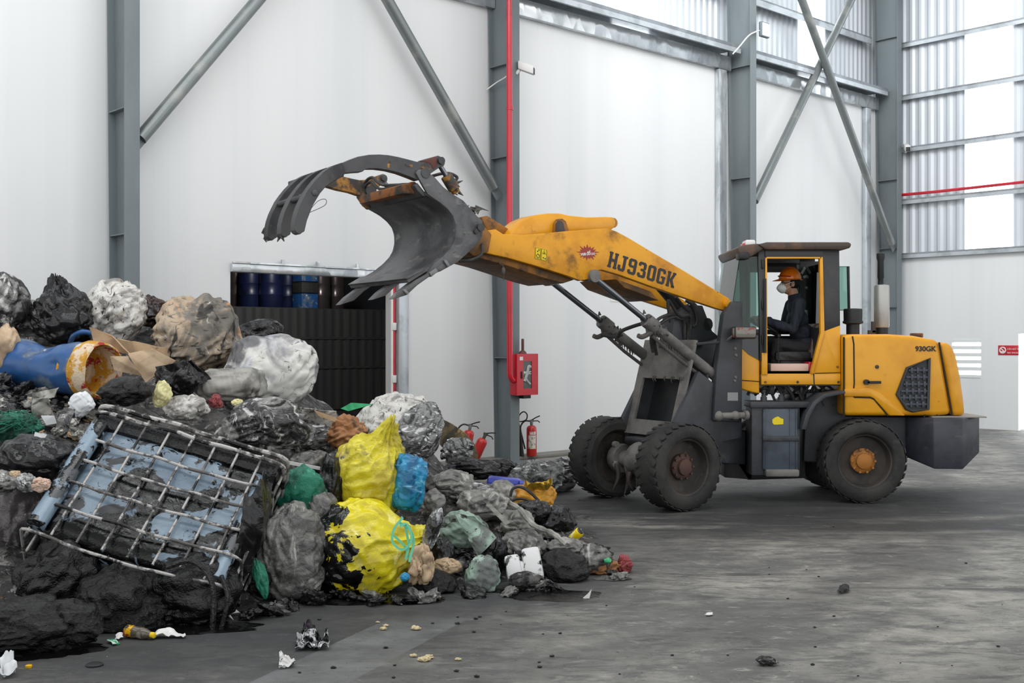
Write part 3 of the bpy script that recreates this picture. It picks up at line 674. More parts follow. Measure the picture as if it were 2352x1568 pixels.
# ---- axles
bm = B(); cyl(bm, ff(1.27, WR, -.5), ff(1.27, WR, .5), .09, 16); ellip(bm, ff(1.27, WR+.02, 0), .19, .19, .19, 3); lathe(bm, [(.12, 0), (.10, .16), (.05, .2)], ff(1.27, WR, -.02), HD, 16)
lathe(bm, [(.15, -.06), (.16, .0), (.15, .06)], ff(1.27, WR, .36), SD, 20); lathe(bm, [(.15, -.06), (.16, .0), (.15, .06)], ff(1.27, WR, -.36), SD, 20)
part('front_axle', bm, M['duststeel'])
bm = B(); cyl(bm, V((3.708, 12.1, WR)), V((3.708, 13.1, WR)), .09, 16); ellip(bm, V((3.708, YC, WR)), .18, .18, .18, 3); part('rear_axle', bm, M['chassis'])
bm = B()
for k in range(9):
    a0 = ff(1.40+.04*math.sin(k*2.1), WR-.02-.02*k % .1, -.30+.075*k); L_ = .12+.16*abs(math.sin(k*1.7))
    tube(bm, spl([a0, a0+V((.02*math.sin(k), 0, -L_*.5)), a0+V((.04*math.cos(k*3), .01, -L_))]), [.028, .03, .03, .028, .026, .024, .024, .02, .02, .016, .012, .008, .004][:13], 6)
part('caught_rags', bm, mat('snagged_plastic', (74, 66, 64), .6, layers=(((150, 140, 140), 8, .56, .66),)), label='torn plastic rags wound round the front axle')

# ---- rear chassis and belly
bm = B(); prism(bm, R_([(1852, 902), (1938, 898), (1942, 956), (2120, 958), (2116, 1050), (1900, 1062), (1846, 1060)], 12.24), fr, 12.24, 12.96, .012)
part('rear_frame', bm, M['chassis'])
bm = B(); prism(bm, R_([(1700, 985), (1850, 900), (1850, 1098), (1718, 1102), (1690, 1060)], 12.3), fr, 12.3, 12.9, .01); prism(bm, R_([(1660, 985), (1726, 985), (1726, 1100), (1662, 1095)], 12.35), fr, 12.3, 12.85, .01)
for px in (1735, 1770, 1806, 1842): x = (px-1176)/F*12.3; box(bm, x-.03, x+.03, 12.25, 12.9, R_([(0, 905)], 12.3)[0][1], R_([(0, 885)], 12.3)[0][1]+.03, .005)
part('belly_frame', bm, M['cabblack'])
bm = B()
rr = random.Random(3)
for i in range(9):
    x0 = 2.55+i*.10; z0 = 1.12
    tube(bm, spl([V((x0, 12.2+rr.random()*.2, z0)), V((x0+.06, 12.15+rr.random()*.2, z0+.08+.05*rr.random())), V((x0+.16, 12.2+rr.random()*.1, z0+.03)), V((x0+.22, 12.25, z0-.12))]), .016, 6)
part('underfloor_hoses', bm, M['hose'])

# ---- hydraulic tank with strap and sticker
TY = 11.98
bm = B(); x0, z0 = R_([(1726, 1092)], TY)[0]; x1, z1 = R_([(1838, 930)], TY)[0]
box(bm, x0, x1, TY, TY+.3, z0, z1, .015); xa, za = R_([(1727, 936)], TY)[0]; xb, zb = R_([(1858, 922)], TY)[0]
box(bm, xa-.02, xb, TY-.03, TY+.32, za, zb, .008)
tk = part('side_tank', bm, M['chassis'])
bm = B(); xa, za = R_([(1750, 1078)], TY)[0]; xb, zb = R_([(1831, 938)], TY)[0]; box(bm, xa, xb, TY-.05, TY+.02, za, zb, .02)
for px in (1756, 1812, 1826): xx = R_([(px, 0)], TY)[0][0]; box(bm, xx-.006, xx+.006, TY-.06, TY-.04, za, zb, .003)
part('tank_panel', bm, M['tank'], tk)
bm = B(); xa, za = R_([(1749, 1012)], TY)[0]; xb, zb = R_([(1833, 1000)], TY)[0]; box(bm, xa, xb, TY-.07, TY-.03, za, zb, .008); part('strap', bm, M['chassis'], tk)
bm = B(); xa, za = R_([(1755, 1093)], TY)[0]; xb, zb = R_([(1832, 1076)], TY)[0]; box(bm, xa, xb, TY-.09, TY, za, zb, .02); part('step_bar', bm, M['duststeel'], tk)
bm = B(); prism(bm, R_([(1774, 963), (1781, 958), (1787, 956), (1793, 960), (1799, 962), (1799, 974), (1778, 975), (1774, 971)], TY-.05), fr, TY-.054, TY-.05); part('warning_sticker', bm, mat('yellow_sticker', (232, 208, 10), .5, layers=(((60, 52, 10), 30, .66, .70),)), tk, label='yellow warning sticker')
for px in (1760, 1800): bm = B(); xx, zz = R_([(px, 922)], TY)[0]; lathe(bm, [(.035, 0), (.035, .04), (.025, .05), (.025, .07)], V((xx, TY+.12, zz)), UP, 14); part('filler_cap', bm, M['chassis'], tk)
# ---- fender over rear wheel
bm = B(); pts = [(1836, 984), (1846, 950), (1862, 922), (1886, 904), (1935, 896), (1937, 902), (1892, 912), (1870, 928), (1855, 955), (1846, 985)]
prism(bm, R_(pts, 11.95), fr, 11.86, 12.25, .006); part('fender', bm, M['chassis'])
bm = B(); prism(bm, R_(pts, 12.95), fr, 12.96, 13.34, .006); part('fender', bm, M['chassis'])

# ---- hood
HY = 12.02; HW = 2*YC-HY
hood = [(1936, 769), (1962, 767), (2040, 767), (2100, 771), (2148, 780), (2158, 784), (2186, 952), (2150, 955), (1937, 955)]
bm = B(); prism(bm, R_(hood, HY), fr, HY, HW, .06, seg=4); hd = part('hood', bm, M['yellow'])
bm = B(); prism(bm, R_([(2157, 784), (2178, 787), (2189, 793), (2199, 818), (2208, 860), (2216, 915), (2220, 955), (2187, 955), (2180, 900), (2170, 840)], HY), fr, HY+.01, HW-.01, .05, seg=3); part('rear_cowl', bm, M['yellow'], hd)
def seam(name, pts, Y, r=.008, parent=hd):
    bm = B(); tube(bm, [V((x, Y, z)) for x, z in R_(pts, Y)], r, 6); part(name, bm, M['seam'], parent)
seam('panel_gap', [(1958, 772), (1961, 790), (1962, 880), (1959, 908), (1962, 912), (2000, 913), (2008, 917), (2040, 955)], HY-.001)
seam('panel_gap', [(2157, 786), (2165, 830), (2176, 890), (2187, 954)], HY-.001, .01)
seam('panel_gap', [(1938, 774), (1938, 954)], HY-.001, .01)
bm = B(); prism(bm, R_([(1940, 893), (1996, 889), (2022, 900), (2082, 955), (2044, 955), (2008, 915), (1998, 911), (1940, 911)], HY-.03), fr, HY-.018, HY+.05, .016); part('side_swage', bm, M['yellow'], hd)
grille = [(2134, 823), (2131, 939), (2096, 943), (2082, 938), (2061, 906), (2084, 846)]
bm = B()
gp = [V((x, HY-.012, z)) for x, z in R_(grille, HY-.012)]; tube(bm, gp, .02, 8, closed=True); g_ = part('side_grille', bm, M['cabblack'], hd)
bm = B(); prism(bm, R_(grille, HY-.006), fr, HY-.006, HY+.01); part('mesh_plate', bm, mat('grille_backing', (40, 43, 48), .5), hd)
bm = B()
for i, (py, xa, xb) in enumerate(((850, 2086, 2130), (866, 2080, 2130), (882, 2074, 2130), (898, 2068, 2130), (913, 2068, 2129), (928, 2078, 2129))):
    x0, z0 = R_([(xa, py)], HY)[0]; x1, _ = R_([(xb, py)], HY)[0]
    box(bm, x0, x1, HY-.022, HY-.008, z0-.012, z0+.012, .003)
    for k in range(int((xb-xa)/14)):
        xx = x0+.03+k*.064+(i % 2)*.03
        if xx < x1-.03: box(bm, xx-.012, xx+.012, HY-.03, HY-.008, z0-.030, z0+.03, .003)
part('grille_bars', bm, mat('grille_bars', (62, 68, 76), .45), hd)
bm = B(); x0, z0 = R_([(1984, 877)], HY)[0]; x1, _ = R_([(2021, 877)], HY)[0]; box(bm, x0+.02, x1, HY-.05, HY-.02, z0-.016, z0+.012, .006); lathe(bm, [(.028, 0), (.028, .05)], V((x0+.02, HY, z0)), (0, -1, 0), 14); part('hood_handle', bm, M['black'], hd)
bm = B(); lathe(bm, [(.02, 0), (.02, .012), (.01, .016)], V((R_([(2014, 842)], HY)[0][0], HY, R_([(2014, 842)], HY)[0][1])), (0, -1, 0), 12); part('hood_latch', bm, M['rim'], hd)
bm = B(); x0, z0 = R_([(2102, 806)], HY)[0]; x1, _ = R_([(2153, 806)], HY)[0]; textmesh(bm, '930GK', lambda x, y, d: V((x0+x, HY-.001-d, z0+y)), .074, .0022, .004, sx=1.02); part('model_lettering', bm, M['decalblack'], hd, label='black letters reading 930GK')
bm = B(); x0, z0 = R_([(2105, 771)], YC)[0]; box(bm, x0-.06, x0+.06, YC-.05, YC+.05, z0-.02, z0+.03, .01); part('radiator_cap', bm, M['rust'], hd)
bm = B()
for (a, b) in (((1995, 767), (2012, 758)), ((2003, 760), (2012, 738))):
    x0, z0 = R_([a], 12.3)[0]; x1, z1 = R_([b], 12.3)[0]; box(bm, min(x0, x1), max(x0, x1), 12.3, 12.34, min(z0, z1)-.02, max(z0, z1), .004)
part('muffler_bracket', bm, M['rust'], hd)
# ---- muffler, air pre-cleaner
EY = 12.45
x0 = R_([(2025, 0)], EY)[0][0]; zz = lambda py: R_([(0, py)], EY)[0][1]
bm = B(); lathe(bm, [(.075, zz(752)), (.083, zz(748)), (.083, zz(659)), (.078, zz(655)), (.03, zz(653))], V((x0, EY, 0)), UP, 28)
mf = part('muffler', bm, mat('stained_muffler', (176, 176, 172), .4, .5, layers=(((120, 118, 112), 4, .5, .68, .6, (1, 1, .3)),)))
bm = B(); lathe(bm, [(.07, zz(772)), (.07, zz(752))], V((x0, EY, 0)), UP, 20); part('muffler_base', bm, M['black'], mf)
bm = B(); lathe(bm, [(.032, zz(656)), (.03, zz(640)), (.036, zz(638)), (.034, zz(600)), (.045, zz(592)), (.045, zz(582)), (.03, zz(580))], V((x0-.01, EY, 0)), UP, 18); part('exhaust_pipe', bm, M['black'], mf)
x0 = R_([(1959, 0)], 12.3)[0][0]; zz = lambda py: R_([(0, py)], 12.3)[0][1]
bm = B(); lathe(bm, [(.07, zz(775)), (.07, zz(745)), (.108, zz(742)), (.108, zz(738)), (.098, zz(736)), (.1, zz(712)), (.095, zz(709)), (.02, zz(708))], V((x0, 12.3, 0)), UP, 28); part('air_precleaner', bm, M['black'])

# ---- counterweight
CY0 = 11.90; CY1 = 2*YC-CY0
def q(px, py, Y): return V((*R_([(px, py)], CY0)[0], 0)).xzy if False else V((R_([(px, py)], CY0)[0][0], Y, R_([(px, py)], CY0)[0][1]))
bm = B(); t = B()
def ring(y0, inset, ptsb):  # list of (px, pyTop, pyBot, dY)
    return None
pl = [(2106, 962, 1056, .30), (2146, 960, 1078, 0), (2212, 960, 1079, 0), (2279, 960, 1046, .32)]
top = []; bot = []; mid = []
for px, a, b, dy in pl: top.append(q(px, a, CY0+dy)); bot.append(q(px, b, CY0+dy))
for px, a, b, dy in pl[::-1]: top.append(q(px, a, CY1-dy)); bot.append(q(px, b, CY1-dy))
tv = [t.verts.new(p) for p in top]; bv = [t.verts.new(p) for p in bot]
t.faces.new(tv); t.faces.new(bv[::-1]); n = len(tv)
for i in range(n): t.faces.new([tv[i], bv[i], bv[(i+1) % n], tv[(i+1) % n]])
bmesh.ops.recalc_face_normals(t, faces=t.faces[:]); bevelled(t, .018); add(bm, t)
cw = part('counterweight', bm, mat('scuffed_counterweight', (58, 60, 70), .42, layers=(((44, 45, 50), 2.4, .42, .64, .5), ((92, 92, 96), 3.5, .60, .76, .5, (.5, 1, 2.5)), ((130, 128, 126), 14, .71, .77, .6)), bumps=(('n', 30, .002),)))
bm = B(); z_ = q(0, 960, 0).z; x0 = q(2150, 0, 0).x; x1 = q(2276, 0, 0).x; box(bm, x0, x1, CY0+.1, CY1-.1, z_-.004, z_+.012, .004); part('top_plate', bm, mat('dusty_plate', (150, 146, 138), .8), cw)
bm = B(); xa = q(2134, 0, 0).x; xb = q(2165, 0, 0).x; tube(bm, [V((xa, CY0+.14, z_)), V((xa+.01, CY0+.14, z_+.05)), V((xb-.01, CY0+.14, z_+.04)), V((xb, CY0+.14, z_-.02))], .008, 6); part('lifting_handle', bm, M['black'], cw)

# ---- cab
Y0, Y1 = 12.08, 13.12
rp_ = lambda pts: R_(pts, Y0)
roof = rp_([(1738, 562), (1758, 557), (1945, 557), (1952, 561), (1949, 570), (1936, 574), (1755, 574)])
bm = B(); prism(bm, roof, fr, Y0-.07, Y1+.07, .015); rf = part('cab_roof', bm, M['roof'])
bm = B(); prism(bm, rp_([(1690, 570), (1704, 563), (1738, 560), (1754, 562), (1752, 574), (1722, 591), (1708, 592), (1696, 584)]), fr, Y0-.05, Y1+.05, .02); part('roof_visor', bm, M['roof'], rf)
bm = B(); box(bm, 2.41, 2.52, 12.0, 12.2, rp_([(0, 596)])[0][1], rp_([(0, 580)])[0][1], .015); part('work_lamp', bm, M['black'], rf)
bm = B(); x0, z0 = rp_([(1722, 562)])[0]; x1, z1 = rp_([(1746, 546)])[0]; box(bm, x0, x1, 12.3, 12.5, z0, z1, .02); box(bm, x0-.02, x0+.05, 12.32, 12.48, z0, z0+.04, .01, 1); part('roof_beacon', bm, [M['white'], M['red']], rf)
bm = B(); x0, z0 = rp_([(1826, 557)])[0]; cyl(bm, V((x0, YC, z0-.01)), V((x0, YC, z0+.03)), .012, 8); part('roof_eye', bm, M['black'], rf)
def both(name, pts, m, d=.07, bev=.006, lab=None, par=RT):
    a = None
    for ya, yb in ((Y0, Y0+d), (Y1-d, Y1)):
        bm = B(); prism(bm, rp_(pts), fr, ya, yb, bev); o = part(name, bm, m, par, lab); a = a or o
    return a
both('front_pillar', [(1741, 572), (1759, 572), (1760, 814), (1746, 830), (1744, 700)], M['cabblack'], .06)
both('rear_pillar', [(1889, 572), (1928, 572), (1930, 748), (1893, 762), (1890, 700)], M['cabblack'], .07)
both('roof_rail', [(1755, 572), (1891, 572), (1891, 592), (1755, 592)], M['cabblack'], .07)
both('sill_panel', [(1749, 858), (1931, 858), (1931, 883), (1749, 883)], M['yellow'], .05)
both('quarter_panel', [(1930, 746), (1931, 858), (1867, 858), (1882, 803), (1892, 764), (1893, 759)], M['yellow'], .06)
bm = B()
for pts in ([(1760, 590), (1886, 590), (1886, 594), (1760, 594)], [(1882, 590), (1889, 590), (1893, 764), (1882, 804), (1868, 858), (1861, 858), (1875, 800), (1884, 764)], [(1757, 592), (1761, 592), (1762, 812), (1758, 812)], [(1749, 810), (1762, 810), (1762, 860), (1749, 860)]):
    prism(bm, rp_(pts), fr, Y0-.02, Y0+.05, .004)
df = part('door_frame', bm, M['yellow'], label='bare yellow door frame without a door')
bm = B()
for py in (606, 700, 780): x0, z0 = rp_([(1751, py)])[0]; box(bm, x0-.012, x0+.012, Y0-.03, Y0+.01, z0-.05, z0+.05, .006)
xa, za = rp_([(1755, 640)])[0]; xb, zb = rp_([(1755, 810)])[0]; tube(bm, [V((xa, Y0-.045, za)), V((xa, Y0-.05, (za+zb)/2)), V((xb, Y0-.045, zb))], .014, 8)
part('grab_rail', bm, M['black'], df)
for px, py in ((1758, 877), (1832, 877), (1926, 877), (1924, 842)):
    bm = B(); x0, z0 = rp_([(px, py)])[0]; lathe(bm, [(.014, 0), (.012, .01), (.004, .012)], V((x0, Y0-.002, z0)), (0, -1, 0), 10); part('panel_bolt', bm, M['rust'])
seam('panel_gap', [(1869, 858), (1870, 883)], Y0-.001, .006, RT)
seam('panel_gap', [(1872, 857), (1930, 855)], Y0-.001, .004, RT)
# front lower corner panels (yellow) and dark lower window
for s in (1, -1):
    ya = Y0+.03 if s > 0 else Y1-.03
    bm = B(); prism(bm, rp_([(1700, 793), (1706, 800), (1722, 815), (1747, 828), (1746, 904), (1732, 902), (1700, 893)]), fr, ya, ya+.09*s, .03, seg=3); part('front_corner_panel', bm, M['yellow'])
    bm = B(); prism(bm, rp_([(1697, 764), (1744, 770), (1746, 828), (1722, 815), (1700, 793)]), fr, ya+.015*s, ya+.03*s); part('lower_window', bm, mat('dark_glass', (38, 42, 44), .1))
seam('panel_gap', [(1702, 873), (1746, 876)], Y0+.028, .005, RT)
# glazing
bm = B(); prism(bm, rp_([(1702, 590), (1742, 588), (1745, 752), (1694, 750), (1688, 690)]), fr, Y0+.03, Y0+.038); part('front_side_pane', bm, M['glass'])
bm = B(); prism(bm, rp_([(1702, 590), (1742, 588), (1745, 752), (1694, 750), (1688, 690)]), fr, Y1-.038, Y1-.03); part('front_side_pane', bm, M['glass'])
bm = B(); xt, zt = rp_([(1699, 590)])[0]; xm, zm = rp_([(1684, 692)])[0]; xb, zb = rp_([(1692, 765)])[0]
for (xa, za), (xc, zc) in (((xt, zt), (xm, zm)), ((xm, zm), (xb, zb))):
    hexa(bm, [V((xc, Y0+.03, zc)), V((xc+.008, Y0+.03, zc)), V((xc+.008, Y1-.03, zc)), V((xc, Y1-.03, zc)), V((xa, Y0+.03, za)), V((xa+.008, Y0+.03, za)), V((xa+.008, Y1-.03, za)), V((xa, Y1-.03, za))])
part('windscreen', bm, M['glass'])
bm = B(); zt = rp_([(0, 600)])[0][1]; zb = rp_([(0, 745)])[0][1]; xr = rp_([(1905, 0)])[0][0]; box(bm, xr, xr+.008, Y0+.07, Y1-.07, zb, zt); part('rear_pane', bm, M['glass'])
bm = B(); ff_ = rp_([(1762, 594), (1882, 594), (1886, 760), (1762, 760)])
for i in range(4):
    (xa, za), (xb, zb) = ff_[i], ff_[(i+1) % 4]; tube(bm, [V((xa, Y1-.05, za)), V((xb, Y1-.05, zb))], .03, 8)
part('far_window_frame', bm, M['cabblack'])
bm = B(); hx = rp_([(1757, 592), (1891, 592), (1891, 612), (1757, 612)]); prism(bm, hx, fr, Y1-.07, Y1, .004); part('far_header', bm, M['cabblack'])
bm = B(); prism(bm, rp_([(1757, 770), (1891, 770), (1891, 860), (1757, 860)]), fr, Y1-.03, Y1); part('far_lower_panel', bm, M['cabblack'])
bm = B()
for cx, cy, an in ((1845, 621, 60), (1867, 619, 25), (1853, 634, 18), (1858, 658, 22), (1866, 679, 0), (1864, 694, -12), (1862, 707, 5), (1850, 720, 85)):
    x0, z0 = R_([(cx, cy)], Y1-.075)[0]; d = V((math.cos(math.radians(an)), 0, math.sin(math.radians(an)))); obox(bm, V((x0, Y1-.075, z0)), d, (0, 1, 0), d.cross(V((0, 1, 0))), -.042, .042, -.004, .0, -.014, .014)
part('tape_strips', bm, M['white'], label='short strips of white tape stuck inside the cab')
bm = B(); wx, wz = R_([(1880, 750)], Y1-.07)[0]; x2, z2 = R_([(1838, 600)], Y1-.07)[0]; box(bm, x2, wx, Y1-.072, Y1-.01, wz, z2); part('far_rear_pillar', bm, M['cabblack'])
# open rear quarter window frame on the far side
fw = R_([(1925, 612), (1948, 612), (1950, 712), (1925, 712)], Y1+.1); bm = B(); tube(bm, [V((x, Y1+.1, z)) for x, z in fw], .018, 8, closed=True); fo = part('swung_window', bm, M['black'])
bm = B(); prism(bm, fw, fr, Y1+.097, Y1+.103); part('pane', bm, M['glass'], fo)
# cab floor, seat, steering wheel
bm = B(); x0, z0 = rp_([(1700, 858)])[0]; x1, z1 = rp_([(1931, 886)])[0]; box(bm, x0+.05, x1, Y0+.05, Y1-.03, z1, z0-.01)
box(bm, rp_([(1884, 0)])[0][0], x1, Y0+.06, Y1-.06, z1, rp_([(0, 752)])[0][1]); part('cab_floor', bm, M['cabblack'])
sx = lambda px: R_([(px, 0)], YC)[0][0]; sz = lambda py: R_([(0, py)], YC)[0][1]
bm = B(); box(bm, sx(1770), sx(1852), YC-.24, YC+.24, sz(828), sz(806), .03); box(bm, sx(1782), sx(1850), YC-.2, YC+.2, sz(850), sz(826), .01); se = part('seat_cushion', bm, M['seatblack'])
bm = B(); prism(bm, R_([(1838, 826), (1862, 826), (1884, 752), (1876, 742), (1862, 744), (1852, 790)], YC), fr, YC-.23, YC+.23, .03, seg=3); part('seat_backrest', bm, M['seatbrown'], se)
bm = B(); xa, za = R_([(1769, 852)], 12.2)[0]; xb, zb = R_([(1856, 835)], 12.2)[0]; box(bm, xa, xb, 12.17, 12.42, za, zb, .008); bb = part('document_box', bm, mat('pale_pink_box', (216, 186, 172), .7), label='pale pink box on the cab floor')
bm = B(); xc = R_([(1867, 0)], 12.2)[0][0]; box(bm, xb, xc, 12.18, 12.4, za, zb+.02, .008); part('red_can', bm, M['red'], bb)
bm = B(); box(bm, sx(1700), sx(1738), YC-.36, YC+.36, sz(858), sz(765), .03); prism(bm, R_([(1692, 770), (1712, 752), (1742, 762), (1742, 780), (1700, 800)], YC), fr, YC-.3, YC+.3, .01); part('dashboard', bm, M['cabblack'])
SWC = V((sx(1757), YC, sz(752))); sax = V((.5, 0, .87)); su = sax.cross(V((0, 1, 0))).normalized()
bm = B(); tube(bm, [SWC+(su*math.cos(a*math.pi/16)+V((0, 1, 0))*math.sin(a*math.pi/16))*.185 for a in range(32)], .014, 8, closed=True)
for a in (0, 2.1, 4.2): tube(bm, [SWC-sax*.03, SWC+(su*math.cos(a)+V((0, 1, 0))*math.sin(a))*.185], .010, 6)
lathe(bm, [(.05, -.04), (.05, -.01), (.02, 0)], SWC, sax, 16); cyl(bm, SWC-sax*.03, SWC-sax*.42, .028, 12); part('steering_wheel', bm, M['black'])
bm = B(); tube(bm, [V((sx(1776), YC-.3, sz(850))), V((sx(1772), YC-.3, sz(800))), V((sx(1774), YC-.3, sz(775)))], .009, 8); ellip(bm, V((sx(1774), YC-.3, sz(772))), .02, .02, .025, 2); part('control_lever', bm, M['black'])

# ---- front frame: side plates, dusty cross plate with a window, tower
tp = [(1560, 1000), (1548, 975), (1606, 852), (1642, 882), (1652, 800), (1662, 722), (1682, 692), (1706, 692), (1704, 1005), (1660, 1015), (1655, 1060), (1560, 1060)]
for w_ in (.46, -.40):
    bm = B(); prism(bm, F_(tp, .46), ff, w_, w_-.06, .008); part('tower_plate', bm, M['chassis'])
bm = B(); prism(bm, F_([(1664, 720), (1684, 694), (1706, 692), (1704, 968), (1640, 965), (1647, 850)], .5), ff, .50, .462, .008); part('tower_cheek', bm, M['chassis'])
bm = B()
for px, py in ((1689, 866), (1687, 874), (1688, 800), (1690, 815)): lathe(bm, [(.016, 0), (.014, .012)], FP(px, py, .5), SD, 10)
part('cheek_bolts', bm, M['duststeel'])
bm = B(); prism(bm, F_([(1671, 901), (1695, 901), (1695, 920), (1671, 920)], .503), ff, .5, .504); part('data_plate', bm, mat('etched_plate', (140, 142, 142), .4, .4))
# sloping cross plate between the side plates, its window a real hole
aT, zT = FT(1600, 782, .40); aM, zM = FT(1553, 1000, .40)
def cp(u, v, d):            # u across (w), v up the slope 0..1, d outwards
    a = aM+(aT-aM)*v; z = zM+(zT-zM)*v; nrm = V((zT-zM, 0, aM-aT)).normalized()
    return ff(a+nrm.x*d, z+nrm.z*d, u)
hw = .42
bm = B()
for u0, u1, v0, v1 in ((-hw, hw, -.03, .13), (-hw, hw, .58, 1.0), (-hw, -hw+.11, .13, .58), (hw-.11, hw, .13, .58)):
    hexa(bm, [cp(u0, v0, 0), cp(u1, v0, 0), cp(u1, v0, .03), cp(u0, v0, .03), cp(u0, v1, 0), cp(u1, v1, 0), cp(u1, v1, .03), cp(u0, v1, .03)])
part('front_cross_plate', bm, M['duststeel'], smooth=20)
bm = B(); hexa(bm, [cp(-hw, .0, -.25), cp(hw, .0, -.25), cp(hw, .0, -.22), cp(-hw, .0, -.22), cp(-hw, .8, -.25), cp(hw, .8, -.25), cp(hw, .8, -.22), cp(-hw, .8, -.22)]); part('inner_plate', bm, M['cabblack'])
bm = B()
rr = random.Random(12)
for k in range(9):
    u = -hw+.16+abs(rr.gauss(.42, .2)) % .62; q0 = cp(u, .585, .03); L_ = .015+.06*rr.random()**2; tube(bm, [q0+UP*.02, q0-UP*L_*.5+HD*.01, q0-UP*L_+SD*.01], [.012, .007, .002], 5)
part('hanging_lint', bm, M['shag'])
bm = B(); prism(bm, F_([(1545, 1000), (1500, 1004), (1470, 1006), (1468, 1014), (1474, 1024), (1500, 1022), (1560, 1028)], 0), ff, -.26, .30, .01)
prism(bm, F_([(1500, 1003), (1560, 985), (1660, 985), (1660, 1060), (1520, 1050)], 0), ff, -.36, .36, .01); nf = part('nose_frame', bm, M['chassis'])
for w_ in (.36, -.36):
    bm = B(); a, z = FT(1420, 1020, w_ if w_ < 0 else .0); lathe(bm, [(.035, -.025), (.035, .025)], ff(FT(1462, 1016, 0)[0], z, w_), SD, 18); part('tow_eye', bm, M['duststeel'], nf)
bm = B(); a0, z0 = FT(1690, 1010, 0); cyl(bm, ff(.02, .40, 0), ff(.02, .98, 0), .07, 16); obox(bm, ff(.05, .42, 0), HD, SD, UP, -.3, .4, -.25, .25, -.04, .04, .01); obox(bm, ff(.05, .9, 0), HD, SD, UP, -.3, .4, -.25, .25, -.04, .04, .01); part('articulation_joint', bm, M['chassis'])
bm = B(); pj = FP(1648, 955, .48); cyl(bm, pj, pj+V((.33, .12, 0)), .035, 12); ellip(bm, pj, .06, .06, .06, 2); ellip(bm, pj+V((.2, .07, 0)), .055, .055, .05, 2); lathe(bm, [(.05, 0), (.05, .04)], pj+V((.3, .1, 0)), V((1, .3, 0)), 12); part('steering_cylinder', bm, M['duststeel'])
# headlamp on its arm
hp = FP(1706, 764, .60)
bm = B(); obox(bm, hp, (1, 0, 0), (0, 1, 0), UP, -.10, .13, -.08, .08, -.065, .065, .02); hl = part('headlamp', bm, M['cabblack'])
bm = B(); obox(bm, hp, (1, 0, 0), (0, 1, 0), UP, -.09, .12, -.095, -.075, -.05, .055, .015); obox(bm, hp, (1, 0, 0), (0, 1, 0), UP, -.11, -.095, -.06, .06, -.05, .05, .01); part('lens', bm, mat('lamp_glass', (120, 116, 108), .08, layers=(((140, 60, 50), 14, .55, .6),)), hl)
bm = B(); tube(bm, [hp+V((-.08, .02, -.02)), FP(1665, 785, .48), FP(1600, 790, .42)], .016, 6); part('lamp_arm', bm, M['chassis'], hl)

# ---- lift arms (near outline reused for the far arm)
AW = .36
arm = [(1096, 545), (1112, 530), (1135, 527), (1152, 538), (1200, 540), (1300, 531), (1392, 525), (1412, 532), (1440, 547), (1500, 583), (1560, 618), (1630, 661), (1668, 684), (1676, 694), (1674, 712), (1662, 714), (1640, 708), (1580, 688), (1500, 661), (1420, 632), (1378, 620), (1364, 622), (1352, 640), (1330, 645), (1300, 634), (1230, 612), (1160, 592), (1104, 580), (1092, 566)]
# swap: far arm shows the same outline lower and to the left
for w_, m in ((AW, M['armyellow']), (-AW, M['armyellow'])):
    bm = B(); prism(bm, F_(arm, AW), ff, w_+.035, w_-.035, .010); o = part('lift_arm', bm, m)
    if w_ > 0: armN = o
bm = B()
under = F_([(1096, 560), (1160, 578), (1230, 600), (1300, 622), (1330, 640), (1300, 650), (1262, 640), (1160, 606), (1100, 590)], AW)
prism(bm, under, ff, AW-.04, -AW+.04, .01); part('arm_cross_member', bm, M['armdirty'], label='oil-darkened box beam between the lift arms')
bm = B(); prism(bm, F_([(1420, 640), (1500, 668), (1520, 690), (1440, 660)], AW), ff, AW-.04, -AW+.04, .008); part('arm_tie_plate', bm, M['armdirty'])
bm = B()
for a_, z_ in (FT(1663, 698, AW), ): 
    for w_ in (AW, -AW): lathe(bm, [(.045, -.07), (.045, .07)], ff(a_, z_, w_), SD, 16)
part('arm_pivot_pins', bm, M['armyellow'])
# rocker (bell crank) and its bosses on top
w_r = .12
rock = [(1162, 542), (1176, 522), (1196, 506), (1222, 495), (1250, 491), (1276, 491), (1300, 496), (1340, 500), (1385, 499), (1400, 500), (1406, 510), (1404, 522), (1394, 530), (1360, 532), (1300, 534), (1230, 548), (1180, 560)]
bm = B(); prism(bm, F_(rock, w_r), ff, w_r+.07, w_r-.21, .015); rk = part('rocker_link', bm, M['yellow'])
bm = B(); prism(bm, F_([(1272, 535), (1274, 512), (1281, 503), (1290, 502), (1298, 508), (1305, 530), (1312, 535)], w_r+.1), ff, w_r+.12, w_r-.26, .01); part('pin_boss', bm, M['armdirty'], rk)
bm = B(); lathe(bm, [(.05, -.13), (.05, .13)], FP(1392, 514, w_r-.07), SD, 18); part('rocker_pin', bm, M['ochre'], rk)
bm = B(); prism(bm, F_([(1276, 531), (1277, 513), (1283, 507), (1290, 508), (1294, 514), (1297, 531)], w_r+.125), ff, w_r+.12, w_r+.13); part('boss_recess', bm, M['iron'], rk)
